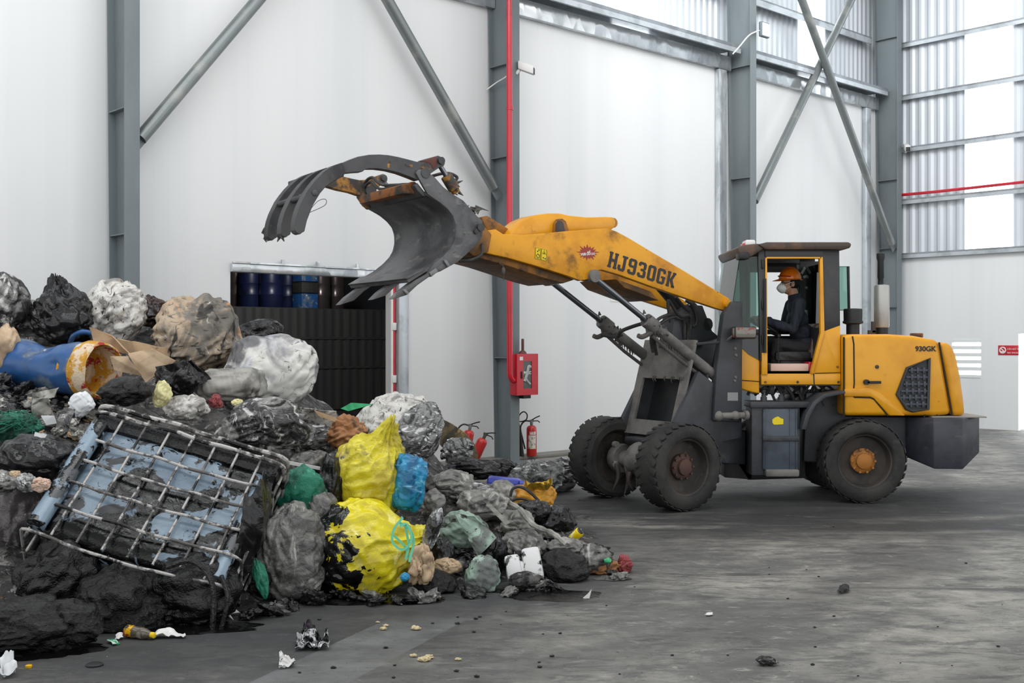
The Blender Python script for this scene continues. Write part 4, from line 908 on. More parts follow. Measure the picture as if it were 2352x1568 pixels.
# tilt cylinder down to the frame
def ram(name, p, q_, r1, r2, f, mrod=M['chrome'], mb=M['duststeel']):
    d = (q_-p).normalized(); m_ = p+(q_-p)*f
    bm = B(); tube(bm, [m_-d*.02, m_, m_+d*.12, m_+d*.13, q_], [r2*1.3, r2*1.35, r2*1.35, r2, r2], 18); o = part(name, bm, mb)
    bm = B(); cyl(bm, p, m_, r1, 14); part('rod', bm, mrod, o)
    bm = B(); lathe(bm, [(r2*1.15, -r2), (r2*1.15, r2)], p, SD, 16); part('rod_eye', bm, M['duststeel'], o)
    return o, m_, d
ram('lift_cylinder', FP(1360, 634, AW+.02), FP(1648, 868, AW+.02), .030, .055, .42)
pf0, pf1 = FT(1360, 634, AW+.02), FT(1648, 868, AW+.02)
ram('lift_cylinder', ff(*pf0, -AW-.02), ff(*pf1, -AW-.02), .030, .055, .42)
bm = B(); d_ = (FP(1630, 780, 0)-FP(1512, 655, 0)); tube(bm, [FP(1512, 650, 0), FP(1630, 790, 0)], .065, 14); lathe(bm, [(.07, -.1), (.07, .1)], FP(1612, 745, 0), SD, 14); part('tilt_cylinder', bm, M['cabblack'])
bm = B(); prism(bm, F_([(1560, 700), (1600, 702), (1622, 760), (1640, 775), (1622, 790), (1560, 790), (1525, 800), (1535, 730)], 0), ff, -.1, .1, .01); prism(bm, F_([(1602, 785), (1650, 772), (1660, 792), (1620, 850), (1590, 840)], 0), ff, -.3, .3, .01); part('hydraulic_valve_block', bm, M['chassis'])
for k, pts in enumerate(([(1540, 740, .2), (1535, 690, .22), (1560, 725, .2), (1585, 730, .15), (1582, 790, .1)], [(1500, 808, .25), (1496, 775, .3), (1510, 735, .28), (1545, 722, .2), (1570, 735, .15), (1572, 790, .1)],
        [(1508, 815, .22), (1503, 780, .25), (1515, 745, .25), (1550, 728, .2), (1580, 745, .12), (1576, 800, .1)], [(1575, 690, .1), (1590, 700, .12), (1600, 725, .12), (1598, 745, .1), (1590, 750, .1)], [(1582, 690, .05), (1600, 705, .08), (1604, 735, .08), (1596, 748, .06)],
        [(1552, 682, .1), (1572, 706, .1), (1584, 715, .1)])):
    bm = B(); tube(bm, spl([FP(*p) for p in pts], 8), .018, 8); part('hydraulic_hose', bm, M['hose'])
cyN = lambda f, w_: ff(pf0[0]+(pf1[0]-pf0[0])*f, pf0[1]+(pf1[1]-pf0[1])*f, w_)
for w_ in (AW+.02, -AW-.02):
    p0 = cyN(.46, w_); bm = B(); tube(bm, spl([p0-UP*.07, p0-UP*.12+HD*.12, p0-UP*.11+HD*.18], 4), .026, 8)
    tube(bm, [p0-UP*.11, cyN(.6, w_)-UP*.13, cyN(.95, w_)-UP*.12], .018, 8)
    for k in range(26):
        f = .41+.3*(k/26)**2; q0 = cyN(f, w_)-UP*(.05+.02*math.sin(k*5)); L_ = .03+.05*abs(math.sin(k*2.9)); tube(bm, [q0, q0-UP*L_*.5+HD*.01*math.sin(k), q0-UP*L_], [.012, .008, .002], 5)
    for k in range(22):
        q0 = cyN(.40+.008*k, w_); an = k*2.4; dd = (UP*math.cos(an)+SD*math.sin(an)); tube(bm, [q0+dd*.05, q0+dd*.09+HD*.01], [.02, .006], 5)
    part('greasy_pipe', bm, M['shag'], label='grease and lint caked pipe of a lift cylinder')
bm = B(); p0 = cyN(.44, -AW); tube(bm, spl([p0-UP*.12+HD*.05, p0-UP*.14+SD*.2, cyN(.40, 0)-UP*.12, cyN(.43, AW-.1)-UP*.02, cyN(.45, AW)], 8), .020, 8); part('hydraulic_hose', bm, M['hose'])
# decals on the near arm
wn = AW+.036
a0, z0 = FT(1394, 612, wn); a1, z1 = FT(1547, 662, wn)
ux = (ff(a1, z1, wn)-ff(a0, z0, wn)); ln_ = ux.length; ux.normalize(); uy = SD.cross(ux); uy = uy if uy.z > 0 else -uy
sl = uy+ux*.02
bm = B(); o_ = ff(a0, z0, wn)
GLY = {'H': [(0, 0, .42, .2), (0, 1.3, .42, 1.5), (.62, 0, 1.04, .2), (.62, 1.3, 1.04, 1.5), (.08, .1, .36, 1.4), (.68, .1, .96, 1.4), (.3, .62, .75, .88)],
 'J': [(.35, 1.3, .98, 1.5), (.52, .15, .82, 1.4), (.1, 0, .74, .24), (0, .12, .28, .55)],
 '9': [(.0, .75, .3, 1.4), (.62, .1, .92, 1.4), (.1, 1.26, .82, 1.5), (.1, .66, .75, .88), (.1, 0, .82, .24), (0, .1, .28, .42)],
 '3': [(0, 1.08, .28, 1.4), (.1, 1.26, .8, 1.5), (.6, .84, .9, 1.4), (.3, .64, .8, .86), (.62, .1, .92, .7), (.1, 0, .82, .24), (0, .1, .28, .42)],
 '0': [(0, .1, .3, 1.4), (.62, .1, .92, 1.4), (.1, 1.26, .82, 1.5), (.1, 0, .82, .24)],
 'G': [(0, .1, .3, 1.4), (.1, 1.26, .82, 1.5), (.64, 1.05, .92, 1.4), (.1, 0, .82, .24), (.64, .1, .92, .75), (.45, .58, .98, .78)],
 'K': [(0, 0, .42, .2), (0, 1.3, .42, 1.5), (.08, .1, .36, 1.4), (.66, 0, 1.04, .2), (.62, 1.3, 1.02, 1.5)]}
gx = 0; sc = .152; LSX = ln_/(7.78*sc*.60)
gm_ = lambda u, v, d: o_+ux*(u*sc*.60*LSX)+sl*(v*sc*.70)+SD*d
for ch in 'HJ930GK':
    for k, (xa, ya, xb, yb) in enumerate(GLY[ch]):
        c_ = .06; prism(bm, [(gx+xa+c_, ya), (gx+xb-c_, ya), (gx+xb, ya+c_), (gx+xb, yb-c_), (gx+xb-c_, yb), (gx+xa+c_, yb), (gx+xa, yb-c_), (gx+xa, ya+c_)], gm_, -.001, .002+.0002*k)
    if ch == 'K':
        prism(bm, [(gx+.34, .62), (gx+.62, .62), (gx+.98, 1.36), (gx+.70, 1.42)], gm_, -.001, .0024); prism(bm, [(gx+.34, .78), (gx+.62, .9), (gx+1.0, .12), (gx+.70, .08)], gm_, -.001, .0026)
    gx += 1.13
part('model_lettering', bm, M['decalblack'], armN, label='large black letters reading HJ930GK')
bm = B(); sc_ = FP(1350, 580, wn); n = 17; star = []
ks = (1.18, .95, 1.0, .85, 1.05, .9, 1.1, .85, 1.12, .9, 1.0, .88, 1.0, .82, 1.05, .9, .95)
for i in range(n):
    a = 2*math.pi*i/n+.15; star.append((math.cos(a)*.122*ks[i], math.sin(a)*.078*ks[i])); b = a+math.pi/n; star.append((math.cos(b)*.080, math.sin(b)*.045))
tq = V((ux.x, ux.y, ux.z)); flat = V((-ct*-1, -sn*-1, 0))
fx = flat.normalized(); fy = UP
prism(bm, star, lambda u, v, d: sc_+fx*u+fy*v+SD*d, -.001, .002); stk = part('burst_sticker', bm, mat('dark_red_sticker', (150, 46, 40), .5), armN, label='dark red starburst sticker')
bm = B(); fyt = (UP+fx*.0).normalized(); fxt = (fx+UP*.14).normalized()
textmesh(bm, 'vua', lambda x, y, d: sc_+fxt*(x-.088)+fy*(y-.022)+SD*(.002+d), .052, .001, .002, sx=.9); textmesh(bm, 'đồ', lambda x, y, d: sc_+fxt*(x-.016)+fy*(y-.024)+SD*(.002+d), .050, .001, .002, sx=.8); textmesh(bm, 'cao', lambda x, y, d: sc_+fxt*(x+.036)+fy*(y-.028)+SD*(.002+d), .048, .0, .002, sx=.75)
part('lettering', bm, M['white'], stk)
bm = B()
wc = F_([(1229, 567), (1257, 573), (1256, 600), (1228, 594)], wn); prism(bm, wc, ff, wn, wn+.002); ws = part('warning_sticker', bm, mat('bright_yellow_sticker', (226, 196, 20), .5), armN, label='yellow four-part warning sticker')
bm = B()
def lp(pts, r=.003): tube(bm, [FP(x, y, wn+.002) for x, y in pts], r, 5, closed=True)
lp([(1230, 568), (1242, 571), (1241, 596), (1229, 593)]); lp([(1244, 571), (1256, 574), (1255, 599), (1243, 596)]); lp([(1246, 582), (1250, 575), (1254, 584)]); lp([(1232, 586), (1235, 583), (1239, 586), (1238, 592), (1234, 592)], .004)
for x, y in ((1235, 577), (1238, 574), (1250, 581), (1248, 592), (1252, 594)): ellip(bm, FP(x, y, wn+.002), .007, .007, .008, 1)
part('pictograms', bm, M['decalblack'], ws)

# ---- bucket
def C5(pts): return [(580+x/3.92, 330+y/3.92) for x, y in pts]
BW = .62
side_o = C5([(1472, 262), (1490, 235), (1530, 226), (1566, 240), (1640, 300), (1720, 390), (1800, 450), (1900, 512), (1960, 580), (2010, 640), (2070, 690), (2076, 730), (2068, 835), (2030, 900), (1950, 975), (1850, 1062), (1760, 1112), (1690, 1150), (1560, 1180)])
side_i = C5([(1640, 1075), (1720, 1010), (1780, 945), (1815, 880), (1832, 800), (1828, 720), (1806, 650), (1760, 590), (1690, 530), (1580, 455), (1520, 350)])
for w_ in (BW, -BW+.03):
    bm = B(); prism(bm, F_(side_o+side_i, BW), ff, w_, w_-.03, .004); o = part('bucket_side_plate', bm, M['bucket'])
shell = F_(C5([(1560, 452), (1690, 530), (1760, 590), (1806, 650), (1828, 720), (1832, 800), (1815, 880), (1780, 945), (1720, 1010), (1640, 1075), (1540, 1135), (1400, 1222)]), BW)
bm = B(); sp = spl([V((a, 0, z)) for a, z in shell], 5); n = len(sp); out = []
for i, p in enumerate(sp):
    tg = (sp[min(i+1, n-1)]-sp[max(i-1, 0)]).normalized(); nr = V((tg.z, 0, -tg.x)); out.append(p+nr*.03 if nr.x < 0 else p+nr*.03)
cx_ = sum(p.x for p in sp)/n
pl = [(p.x, p.z) for p in sp]; po_ = [(p.x, p.z) for p in out]
# make sure the thickness goes backwards (towards the machine)
if sum(p[0] for p in po_) > sum(p[0] for p in pl): po_ = [(2*p[0]-q_[0], 2*p[1]-q_[1]) for p, q_ in zip(pl, po_)]
prev = None
for i in range(n):
    row = [bm.verts.new(ff(pl[i][0], pl[i][1], BW-.02)), bm.verts.new(ff(po_[i][0], po_[i][1], BW-.02)), bm.verts.new(ff(po_[i][0], po_[i][1], -BW)), bm.verts.new(ff(pl[i][0], pl[i][1], -BW))]
    if prev:
        for k in range(4): bm.faces.new([prev[k], row[k], row[(k+1) % 4], prev[(k+1) % 4]])
    else: bm.faces.new(row)
    prev = row
bm.faces.new(prev[::-1]); bmesh.ops.recalc_face_normals(bm, faces=bm.faces[:])
sh = part('bucket_shell', bm, M['bucket'], smooth=50)
# long flat teeth: traced on the near side, repeated across
near_t = F_(C5([(1760, 1085), (1740, 1120), (1600, 1190), (1480, 1275), (1390, 1360), (1262, 1402), (1330, 1330), (1470, 1225), (1620, 1140), (1700, 1080)]), BW)
def tooth(w_, wd, k=1.0, tipdrop=0):
    b0 = near_t[0]; pts = [(b0[0]+(p[0]-b0[0])*k, b0[1]+(p[1]-b0[1])*k) for p in near_t]
    bm = B(); prism(bm, pts, ff, w_+wd, w_-wd, .008); part('bucket_tooth', bm, M['bucket'])
tooth(BW-.045, .055); tooth(.12, .055, .97); tooth(-BW+.13, .06, 1.06)
bm = B()
for C_ in ([(1710, 1050), (1735, 1045), (1770, 1100), (1745, 1112)], [(1580, 1160), (1640, 1118), (1660, 1150), (1600, 1200)], [(1345, 1320), (1365, 1305), (1400, 1345), (1380, 1362)]):
    prism(bm, F_(C5(C_), BW), ff, BW+.025, BW-.02, .004)
part('wear_plates', bm, mat('bright_worn_steel', (120, 120, 120), .4, .5))
bm = B(); lip = F_(C5([(1400, 1222), (1380, 1212), (1500, 1140), (1560, 1130)]), BW); prism(bm, lip, ff, BW, -BW, .005); part('cutting_edge', bm, M['bucket'])
# top rail with rusty bar, brackets and hoses
tr = F_(C5([(1500, 345), (1575, 440), (1590, 470), (1550, 470), (1500, 420), (1470, 370)]), BW)
bm = B(); prism(bm, tr, ff, BW-.03, -BW+.02, .01); part('bucket_top_rail', bm, M['iron'])
bm = B(); q0 = F_(C5([(1497, 390)]), BW)[0]; cyl(bm, ff(q0[0]+.0, q0[1]+.01, BW-.1), ff(q0[0], q0[1]+.01, -BW+.25), .05, 10); obox(bm, ff(q0[0]+.05, q0[1]-.02, 0), HD, SD, UP, -.06, .05, -BW+.22, BW-.1, -.03, .05, .01); part('rusty_cross_bar', bm, M['rust'], label='rusty orange bar along the bucket top')
for dz, dw in ((0, 0), (.04, .02)):
    bm = B(); tube(bm, spl([ff(q0[0]-.03, q0[1]+.05, BW-.2), ff(q0[0]-.02, q0[1]+.07, .2), ff(q0[0], q0[1]+.07+dz, -.15+dw), ff(q0[0], q0[1]+.16+dz, -.35+dw), ff(q0[0]+.02, q0[1]+.12+dz, -.47+dw), ff(q0[0]+.02, q0[1]+.04, -.5+dw)], 8), .014, 8); part('hydraulic_hose', bm, M['hose'])
gfp = C5([(945, 480), (985, 410), (1020, 385), (1060, 395), (1130, 465), (1090, 510), (1060, 545), (1040, 590), (1000, 560)])
bm = B(); prism(bm, F_(gfp, -BW+.10), ff, -BW+.16, -BW+.06, .01); brk = part('grapple_bracket', bm, M['ochre'])
bm = B(); lathe(bm, [(.045, -.09), (.045, .09)], FP(*C5([(1025, 435)])[0], -BW+.1), SD, 18); part('pivot_pin', bm, M['iron'], brk)

# ---- grapple: arms, fingers, cross tubes
ga = C5([(1690, 130), (1700, 160), (1690, 200), (1655, 225), (1600, 262), (1545, 300), (1500, 325), (1472, 335), (1400, 305), (1300, 268), (1200, 243), (1100, 230), (1030, 230), (995, 238), (970, 258), (900, 262), (810, 272), (800, 295), (770, 290), (775, 180), (790, 180), (860, 148), (930, 122), (1030, 105), (1120, 102), (1200, 108), (1290, 124), (1400, 152), (1460, 168), (1505, 165), (1510, 150), (1650, 112)])
GW = .55
bm = B(); prism(bm, F_(ga, GW), ff, GW+.045, GW-.045, .004, seg=1); gm = part('grapple_arm', bm, M['iron'], smooth=24)
for C_ in ([(1212, 180), (1236, 178), (1230, 222), (1214, 218)], [(1228, 160), (1244, 152), (1248, 172), (1232, 176)], [(1370, 180), (1440, 190), (1445, 212), (1385, 205)], [(1520, 190), (1560, 168), (1595, 180), (1600, 230), (1580, 258), (1548, 225), (1510, 215)]):
    bm = B(); prism(bm, F_(C5(C_), GW+.046), ff, GW+.044, GW+.048); part('paint_patch', bm, M['ochre'], gm)
bm = B(); prism(bm, F_(C5([(1506, 158), (1648, 114), (1665, 150), (1660, 205), (1625, 232), (1600, 180), (1560, 165)]), GW+.046), ff, GW-.05, GW+.05, .004); part('link_plate', bm, mat('red_brown_primer', (92, 50, 42), .6, layers=(((60, 44, 40), 5, .5, .65),)), gm)
bm = B(); lathe(bm, [(.032, -.07), (.032, .07)], FP(*C5([(1672, 160)])[0], GW), SD, 20); lathe(bm, [(.045, -.08), (.045, .08)], FP(*C5([(1524, 272)])[0], GW), SD, 20); part('grapple_pins', bm, M['iron'], gm)
fing = C5([(805, 270), (790, 300), (740, 325), (680, 360), (625, 402), (580, 455), (540, 520), (512, 570), (485, 640), (462, 700), (448, 760), (440, 795), (420, 806), (400, 822), (372, 810), (352, 785), (356, 700), (372, 630), (392, 570), (420, 510), (450, 450), (492, 390), (540, 330), (590, 280), (640, 238), (700, 205), (778, 178)])
for i, w_ in enumerate((GW+.02, GW-.30, GW-.62)):
    bm = B(); prism(bm, F_(fing, GW), ff, w_+.05, w_-.05, .004, seg=1); fg = part('grapple_finger', bm, M['iron'], smooth=24)
    bm = B(); lathe(bm, [(.026, 0), (.026, .056), (.02, .06)], ff(*FT(*C5([(533, 452)])[0], GW), w_), SD, 16); part('finger_bolt', bm, M['iron'], fg)
    if i: 
        a_, z_ = FT(*C5([(395, 790)])[0], GW); bm = B()
        rr = random.Random(i)
        for k in range(5): 
            p0 = ff(a_+rr.uniform(-.02, .03), z_+rr.uniform(0, .08), w_+rr.uniform(-.06, .06)); tube(bm, [p0, p0+V((rr.uniform(-.03, .03), rr.uniform(-.03, .03), -.03)), p0+V((rr.uniform(-.03, .03), 0, -.06))], [.018, .014, .004], 5)
        part('snagged_lint', bm, M['shag'], fg)
bm = B()
for C_ in ((470, 480), (700, 285)):
    a_, z_ = FT(*C5([C_])[0], GW); cyl(bm, ff(a_, z_, GW), ff(a_, z_, GW-.62), .028, 14)
part('grapple_cross_tube', bm, M['iron'])
bm = B(); a_, z_ = FT(*C5([(790, 235)])[0], GW); obox(bm, ff(a_, z_, 0), HD, SD, UP, -.05, .05, -BW+.08, GW-.03, -.05, .03, .01); part('grapple_beam', bm, M['iron'])
gfa = C5([(640, 385), (700, 330), (800, 298), (880, 318), (950, 332), (1010, 326), (1090, 298), (1140, 284), (1180, 292), (1192, 325), (1180, 350), (1140, 375), (1100, 420), (1120, 470), (1060, 512), (950, 470), (860, 440), (760, 420)])
bm = B(); prism(bm, F_(gfa, -BW+.10), ff, -BW+.14, -BW+.06, .004, seg=1); gf = part('grapple_arm', bm, M['ochre'], smooth=24, label='chipped ochre far arm of the grapple')
bm = B(); lathe(bm, [(.03, -.07), (.03, .07)], FP(*C5([(1160, 315)])[0], -BW+.1), SD, 18); part('grapple_pins', bm, M['iron'], gf)
# grapple rams
p0 = FP(*C5([(1672, 170)])[0], GW); p1 = FP(*C5([(1835, 440)])[0], GW)
ram('grapple_cylinder', p0, p1, .024, .040, .50, M['chrome'], M['ochre'])
p0 = FP(*C5([(1160, 320)])[0], -BW+.1); p1 = ff(*FT(*C5([(1835, 440)])[0], GW), -BW+.1)
ram('grapple_cylinder', p0, p1, .024, .040, .50, M['chrome'], M['ochre'])
bm = B(); tube(bm, spl([FP(*C5([(1620, 290)])[0], GW-.1), FP(*C5([(1700, 270)])[0], GW-.1), FP(*C5([(1780, 268)])[0], GW-.1), FP(*C5([(1840, 300)])[0], GW-.1), FP(*C5([(1830, 330)])[0], GW-.1)], 8), .014, 8); part('hydraulic_hose', bm, M['hose'])
bm = B(); a_, z_ = FT(*C5([(2045, 755)])[0], BW); lathe(bm, [(.035, -.01), (.035, .03)], ff(a_, z_, BW), SD, 16); a_, z_ = FT(*C5([(2010, 790)])[0], BW); lathe(bm, [(.025, -.01), (.025, .02)], ff(a_, z_, BW), SD, 14); part('pivot_bolts', bm, M['iron'])
bm = B(); rr = random.Random(9)
for k in range(8):
    a_, z_ = FT(*C5([(1960+rr.uniform(-20, 90), 590+rr.uniform(0, 80))])[0], BW-.1); p0 = ff(a_, z_, BW-.12+rr.uniform(-.05, .08)); tube(bm, [p0, p0+V((rr.uniform(-.05, .05), 0, rr.uniform(0, .06))), p0+V((rr.uniform(-.08, .1), 0, rr.uniform(-.02, .05)))], [.025, .015, .003], 5)
for k in range(10):
    a_, z_ = FT(*C5([(1820+rr.uniform(-10, 50), 330+rr.uniform(0, 130))])[0], GW); p0 = ff(a_, z_, GW+rr.uniform(-.05, .05)); tube(bm, [p0, p0+V((rr.uniform(0, .06), 0, rr.uniform(-.05, .02)))], [.018, .002], 5)
part('snagged_lint', bm, M['shag'])
# bucket carrier behind: links from the arm ends to the bucket back
for w_ in (AW, -AW): bm = B(); prism(bm, F_([(1070, 535), (1100, 518), (1120, 540), (1112, 580), (1080, 590), (1058, 575)], AW), ff, w_+.08, w_-.08, .01); part('bucket_hinge', bm, M['armdirty'])
bm = B(); prism(bm, F_([(1098, 500), (1112, 496), (1175, 535), (1170, 550), (1110, 530)], 0), ff, -.06, .06, .01); part('tilt_link', bm, M['armdirty'])
bm = B(); tube(bm, spl([FP(1055, 600, .5), FP(1080, 597, .52), FP(1105, 585, .5), FP(1108, 560, .45)], 8), .013, 8); part('hydraulic_hose', bm, M['hose'])
bm = B(); p0 = FP(706, 492, GW-.1); tube(bm, spl([FP(705, 490, .4), FP(730, 462, .4), FP(748, 458, .4), FP(745, 472, .4), FP(704, 491, .4)], 8), .0025, 4); part('loose_wire', bm, M['iron'])
bm = B(); tube(bm, spl([FP(1146, 592, AW), FP(1148, 605, AW), FP(1156, 612, AW), FP(1157, 645, AW)], 6), [.004]*19, 5); ellip(bm, FP(1156, 622, AW), .02, .02, .04, 2); part('hanging_rag', bm, M['shag'])

# ==================================================================== DRIVER
def blob(name, fill, voxel, m, parent=None, label=None, cat=None, origin=None, smooth_it=6):
    bm = B(); fill(bm); me = bpy.data.meshes.new('tmp'); bm.to_mesh(me); bm.free()
    ob = bpy.data.objects.new('tmp', me); C.objects.link(ob)
    r = ob.modifiers.new('r', 'REMESH'); r.mode = 'VOXEL'; r.voxel_size = voxel; r.use_smooth_shade = True
    if smooth_it: q_ = ob.modifiers.new('s', 'SMOOTH'); q_.iterations = smooth_it; q_.factor = .5
    m2 = bpy.data.meshes.new_from_object(ob.evaluated_get(bpy.context.evaluated_depsgraph_get()))
    C.objects.unlink(ob); bpy.data.objects.remove(ob); bpy.data.meshes.remove(me)
    bm = B(); bm.from_mesh(m2); bpy.data.meshes.remove(m2)
    return finish(name, bm, m, parent, origin=origin, label=label, cat=cat, smooth=80)
def limb(bm, pts, rad, n=14):
    tube(bm, pts, rad, n)
    for p, r in zip(pts, rad): ellip(bm, p, r, r, r, 2)
def dp(px, py, dy=0): x, z = R_([(px, py)], YC)[0]; return V((x, YC+dy, z))
head = dp(1814, 651)
def hand(bm, s):
    w0 = dp(1752, 738, s*.15); k0 = dp(1738, 731, s*.13)
    limb(bm, [w0, w0.lerp(k0, .5), k0], [.030, .036, .034], 10)
    for i in range(4):
        o = k0+V((0, (i-1.5)*.021, -.004*abs(i-1.5))); L_ = (.9, 1, .96, .78)[i]
        limb(bm, [o, o+V((-.030*L_, 0, .016)), o+V((-.056*L_, 0, -.004)), o+V((-.052*L_, 0, -.030)), o+V((-.034*L_, 0, -.040))], [.0105, .0100, .0095, .009, .008], 8)
    o = w0.lerp(k0, .45)+V((0, -s*.03, .0)); limb(bm, [o, o+V((-.02, -s*.02, -.02)), o+V((-.045, -s*.022, -.035))], [.012, .011, .009], 8)
sh_ = {s: dp(1827, 699, s*.175) for s in (-1, 1)}; el_ = {s: dp(1810, 756, s*.235) for s in (-1, 1)}; wr_ = {s: dp(1754, 738, s*.16) for s in (-1, 1)}
hip = {s: dp(1846, 800, s*.09) for s in (-1, 1)}; kn = {s: dp(1780, 790, s*.13) for s in (-1, 1)}; an_ = {s: dp(1772, 846, s*.14) for s in (-1, 1)}
def body(bm, g=0, part_='all'):
    if part_ in ('all', 'top'):
        for c, rx, ry, rz in ((dp(1828, 706), .088, .165, .095), (dp(1831, 735), .112, .165, .12), (dp(1840, 765), .118, .15, .12), (dp(1845, 790), .12, .155, .10)): ellip(bm, c, rx+g, ry+g, rz+g, 3)
        for s in (-1, 1):
            limb(bm, [sh_[s], sh_[s].lerp(el_[s], .5), el_[s], el_[s].lerp(wr_[s], .4), wr_[s]], [.068+g, .058+g, .050+g, .046+g, .036+g])
    if part_ in ('all', 'legs'):
        ellip(bm, dp(1848, 800), .125+g, .165+g, .10+g, 3)
        for s in (-1, 1):
            limb(bm, [hip[s], hip[s].lerp(kn[s], .5), kn[s]], [.088+g, .078+g, .064+g]); limb(bm, [kn[s], kn[s].lerp(an_[s], .4), an_[s]], [.062+g, .056+g, .042+g])
def face(bm):
    ellip(bm, head+V((.012, 0, .02)), .098, .078, .098, 3); ellip(bm, head+V((-.022, 0, -.045)), .070, .064, .075, 3)     # skull, jaw
    ellip(bm, head+V((-.062, 0, -.088)), .030, .034, .022, 2)                                                              # chin
    ellip(bm, head+V((-.074, 0, .018)), .022, .055, .014, 2)                                                               # brow
    tube(bm, [head+V((-.085, 0, .008)), head+V((-.108, 0, -.028)), head+V((-.090, 0, -.042))], [.010, .015, .014], 8)      # nose
    ellip(bm, head+V((-.084, 0, -.062)), .014, .026, .010, 2)                                                              # mouth
    for s in (-1, 1):
        ellip(bm, head+V((.018, s*.078, -.012)), .020, .010, .032, 2); ellip(bm, head+V((-.055, s*.046, -.022)), .026, .02, .022, 2)
    limb(bm, [head+V((.02, 0, -.06)), dp(1825, 688)], [.056, .062])
M['skin'] = mat('skin', (182, 132, 104), .5)
M['navy'] = mat('navy_jacket_cloth', (30, 36, 50), .8, layers=(((22, 27, 38), 6, .45, .65),), bumps=(('r', 9, .012), ('n', 60, .002)))
M['trouser'] = mat('black_trouser_cloth', (36, 37, 40), .85, bumps=(('r', 8, .012),))
def body_all(bm):
    body(bm, -.012); face(bm); hand(bm, -1); hand(bm, 1)
drv = blob('person', body_all, .0055, M['skin'], label='person driving the loader in an orange hard hat, white mask and navy jacket', cat='person', origin=dp(1846, 800), smooth_it=3)
def jacket(bm):
    body(bm, .008, 'top')
    lathe(bm, [(.082, 0), (.076, .05), (.068, .085)], dp(1827, 688)+V((0, 0, -.02)), V((-.2, 0, 1)), 18)
    for s in (-1, 1): lathe(bm, [(.048, -.02), (.050, .02)], wr_[s]+V((.03, 0, .002)), V((-1, 0, 0)), 14)
blob('jacket', jacket, .008, M['navy'], drv)
blob('trousers', lambda bm: body(bm, .006, 'legs'), .009, M['trouser'], drv)
def shoes(bm):
    for s in (-1, 1): ellip(bm, an_[s]+V((-.06, 0, -.035)), .12, .045, .04, 3); ellip(bm, an_[s], .055, .05, .05, 2)
for s in (-1, 1):
    def sh1(bm, s=s): ellip(bm, an_[s]+V((-.06, 0, -.02)), .12, .045, .04, 3); ellip(bm, an_[s], .055, .05, .05, 2)
    blob('shoe', sh1, .008, M['black'], drv)
# hair at nape and temples
bm = B(); t = B(); bmesh.ops.create_icosphere(t, subdivisions=4, radius=1)
for v in t.verts: v.co = V((v.co.x*.102, v.co.y*.082, v.co.z*.100))+head+V((.014, 0, .020))
bmesh.ops.delete(t, geom=[v for v in t.verts if (v.co.x < head.x-.02+max(0, (v.co.z-head.z-.03))*-1.2) or v.co.z < head.z-.062], context='VERTS'); add(bm, t); bmesh.ops.solidify(bm, geom=bm.faces[:], thickness=.006)
finish('hair', bm, mat('black_hair', (26, 25, 26), .6, bumps=(('n', 120, .004),)), drv)
# hard hat
hc = dp(1814, 640)+V((.004, 0, -.002))
bm = B(); t = B(); bmesh.ops.create_icosphere(t, subdivisions=5, radius=1)
bmesh.ops.delete(t, geom=[v for v in t.verts if v.co.z < -.02], context='VERTS')
for v in t.verts:
    rg = max(0, 1-abs(v.co.y)*6)*.012
    v.co = V((v.co.x*.126, v.co.y*.108, v.co.z*(.122+rg)))+hc
add(bm, t)
n = 48; prev = None; first = None
for i in range(n):
    a = 2*math.pi*i/n; ca_, sa_ = math.cos(a), math.sin(a); brim = .016+.055*max(0, -ca_)**2
    q_ = [bm.verts.new(hc+V((ca_*.126, sa_*.108, 0))), bm.verts.new(hc+V((ca_*(.126+brim), sa_*(.108+.016), -.010-.012*max(0, -ca_))))]
    if prev: bm.faces.new([prev[0], prev[1], q_[1], q_[0]])
    else: first = q_
    prev = q_
bm.faces.new([prev[0], prev[1], first[1], first[0]]); bmesh.ops.recalc_face_normals(bm, faces=bm.faces[:]); bmesh.ops.solidify(bm, geom=bm.faces[:], thickness=.004)
hh = finish('hard_hat', bm, mat('orange_hard_hat', (226, 112, 14), .3, coat=.3), drv)
bm = B(); tube(bm, [hc+V((math.cos(a)*.129, math.sin(a)*.111, .02+.012*math.cos(a)*-1)) for a in [math.pi*(.55+.9*i/20) for i in range(21)]], .007, 6); finish('goggle_strap', bm, mat('red_band', (150, 40, 22), .5), hh)
# mask with strap, spectacles
bm = B(); t = B(); bmesh.ops.create_icosphere(t, subdivisions=4, radius=1)
mc = head+V((-.078, 0, -.050))
for v in t.verts: v.co = V((v.co.x*.056*(1+.25*(v.co.x < 0)*(1-abs(v.co.z))), v.co.y*.064, v.co.z*.060))+mc
add(bm, t); mk = finish('face_mask', bm, mat('white_mask', (236, 236, 236), .7), drv)
bm = B()
for s in (-1, 1):
    tube(bm, spl([mc+V((.01, s*.062, .03)), head+V((-.02, s*.081, .002)), head+V((.028, s*.086, .015))], 5), .003, 5); tube(bm, spl([mc+V((.01, s*.062, -.03)), head+V((-.02, s*.078, -.04)), head+V((.03, s*.084, -.025))], 5), .003, 5)
finish('strap', bm, M['white'], mk)
bm = B()
for s in (-1, 1):
    c = head+V((-.090, s*.034, -.004)); tube(bm, [c+V((0, math.cos(a)*.027, math.sin(a)*.017)) for a in [i*math.pi/8 for i in range(16)]], .003, 5, closed=True); tube(bm, [c+V((0, s*.027, .006)), head+V((-.03, s*.078, .006)), head+V((.022, s*.086, .0))], .003, 5)
    c2 = head+V((-.078, s*.033, -.004)); ellip(bm, c2, .010, .013, .010, 2)
tube(bm, [head+V((-.093, -.008, .0)), head+V((-.093, .008, .0))], .003, 5)
finish('spectacles', bm, M['black'], drv)
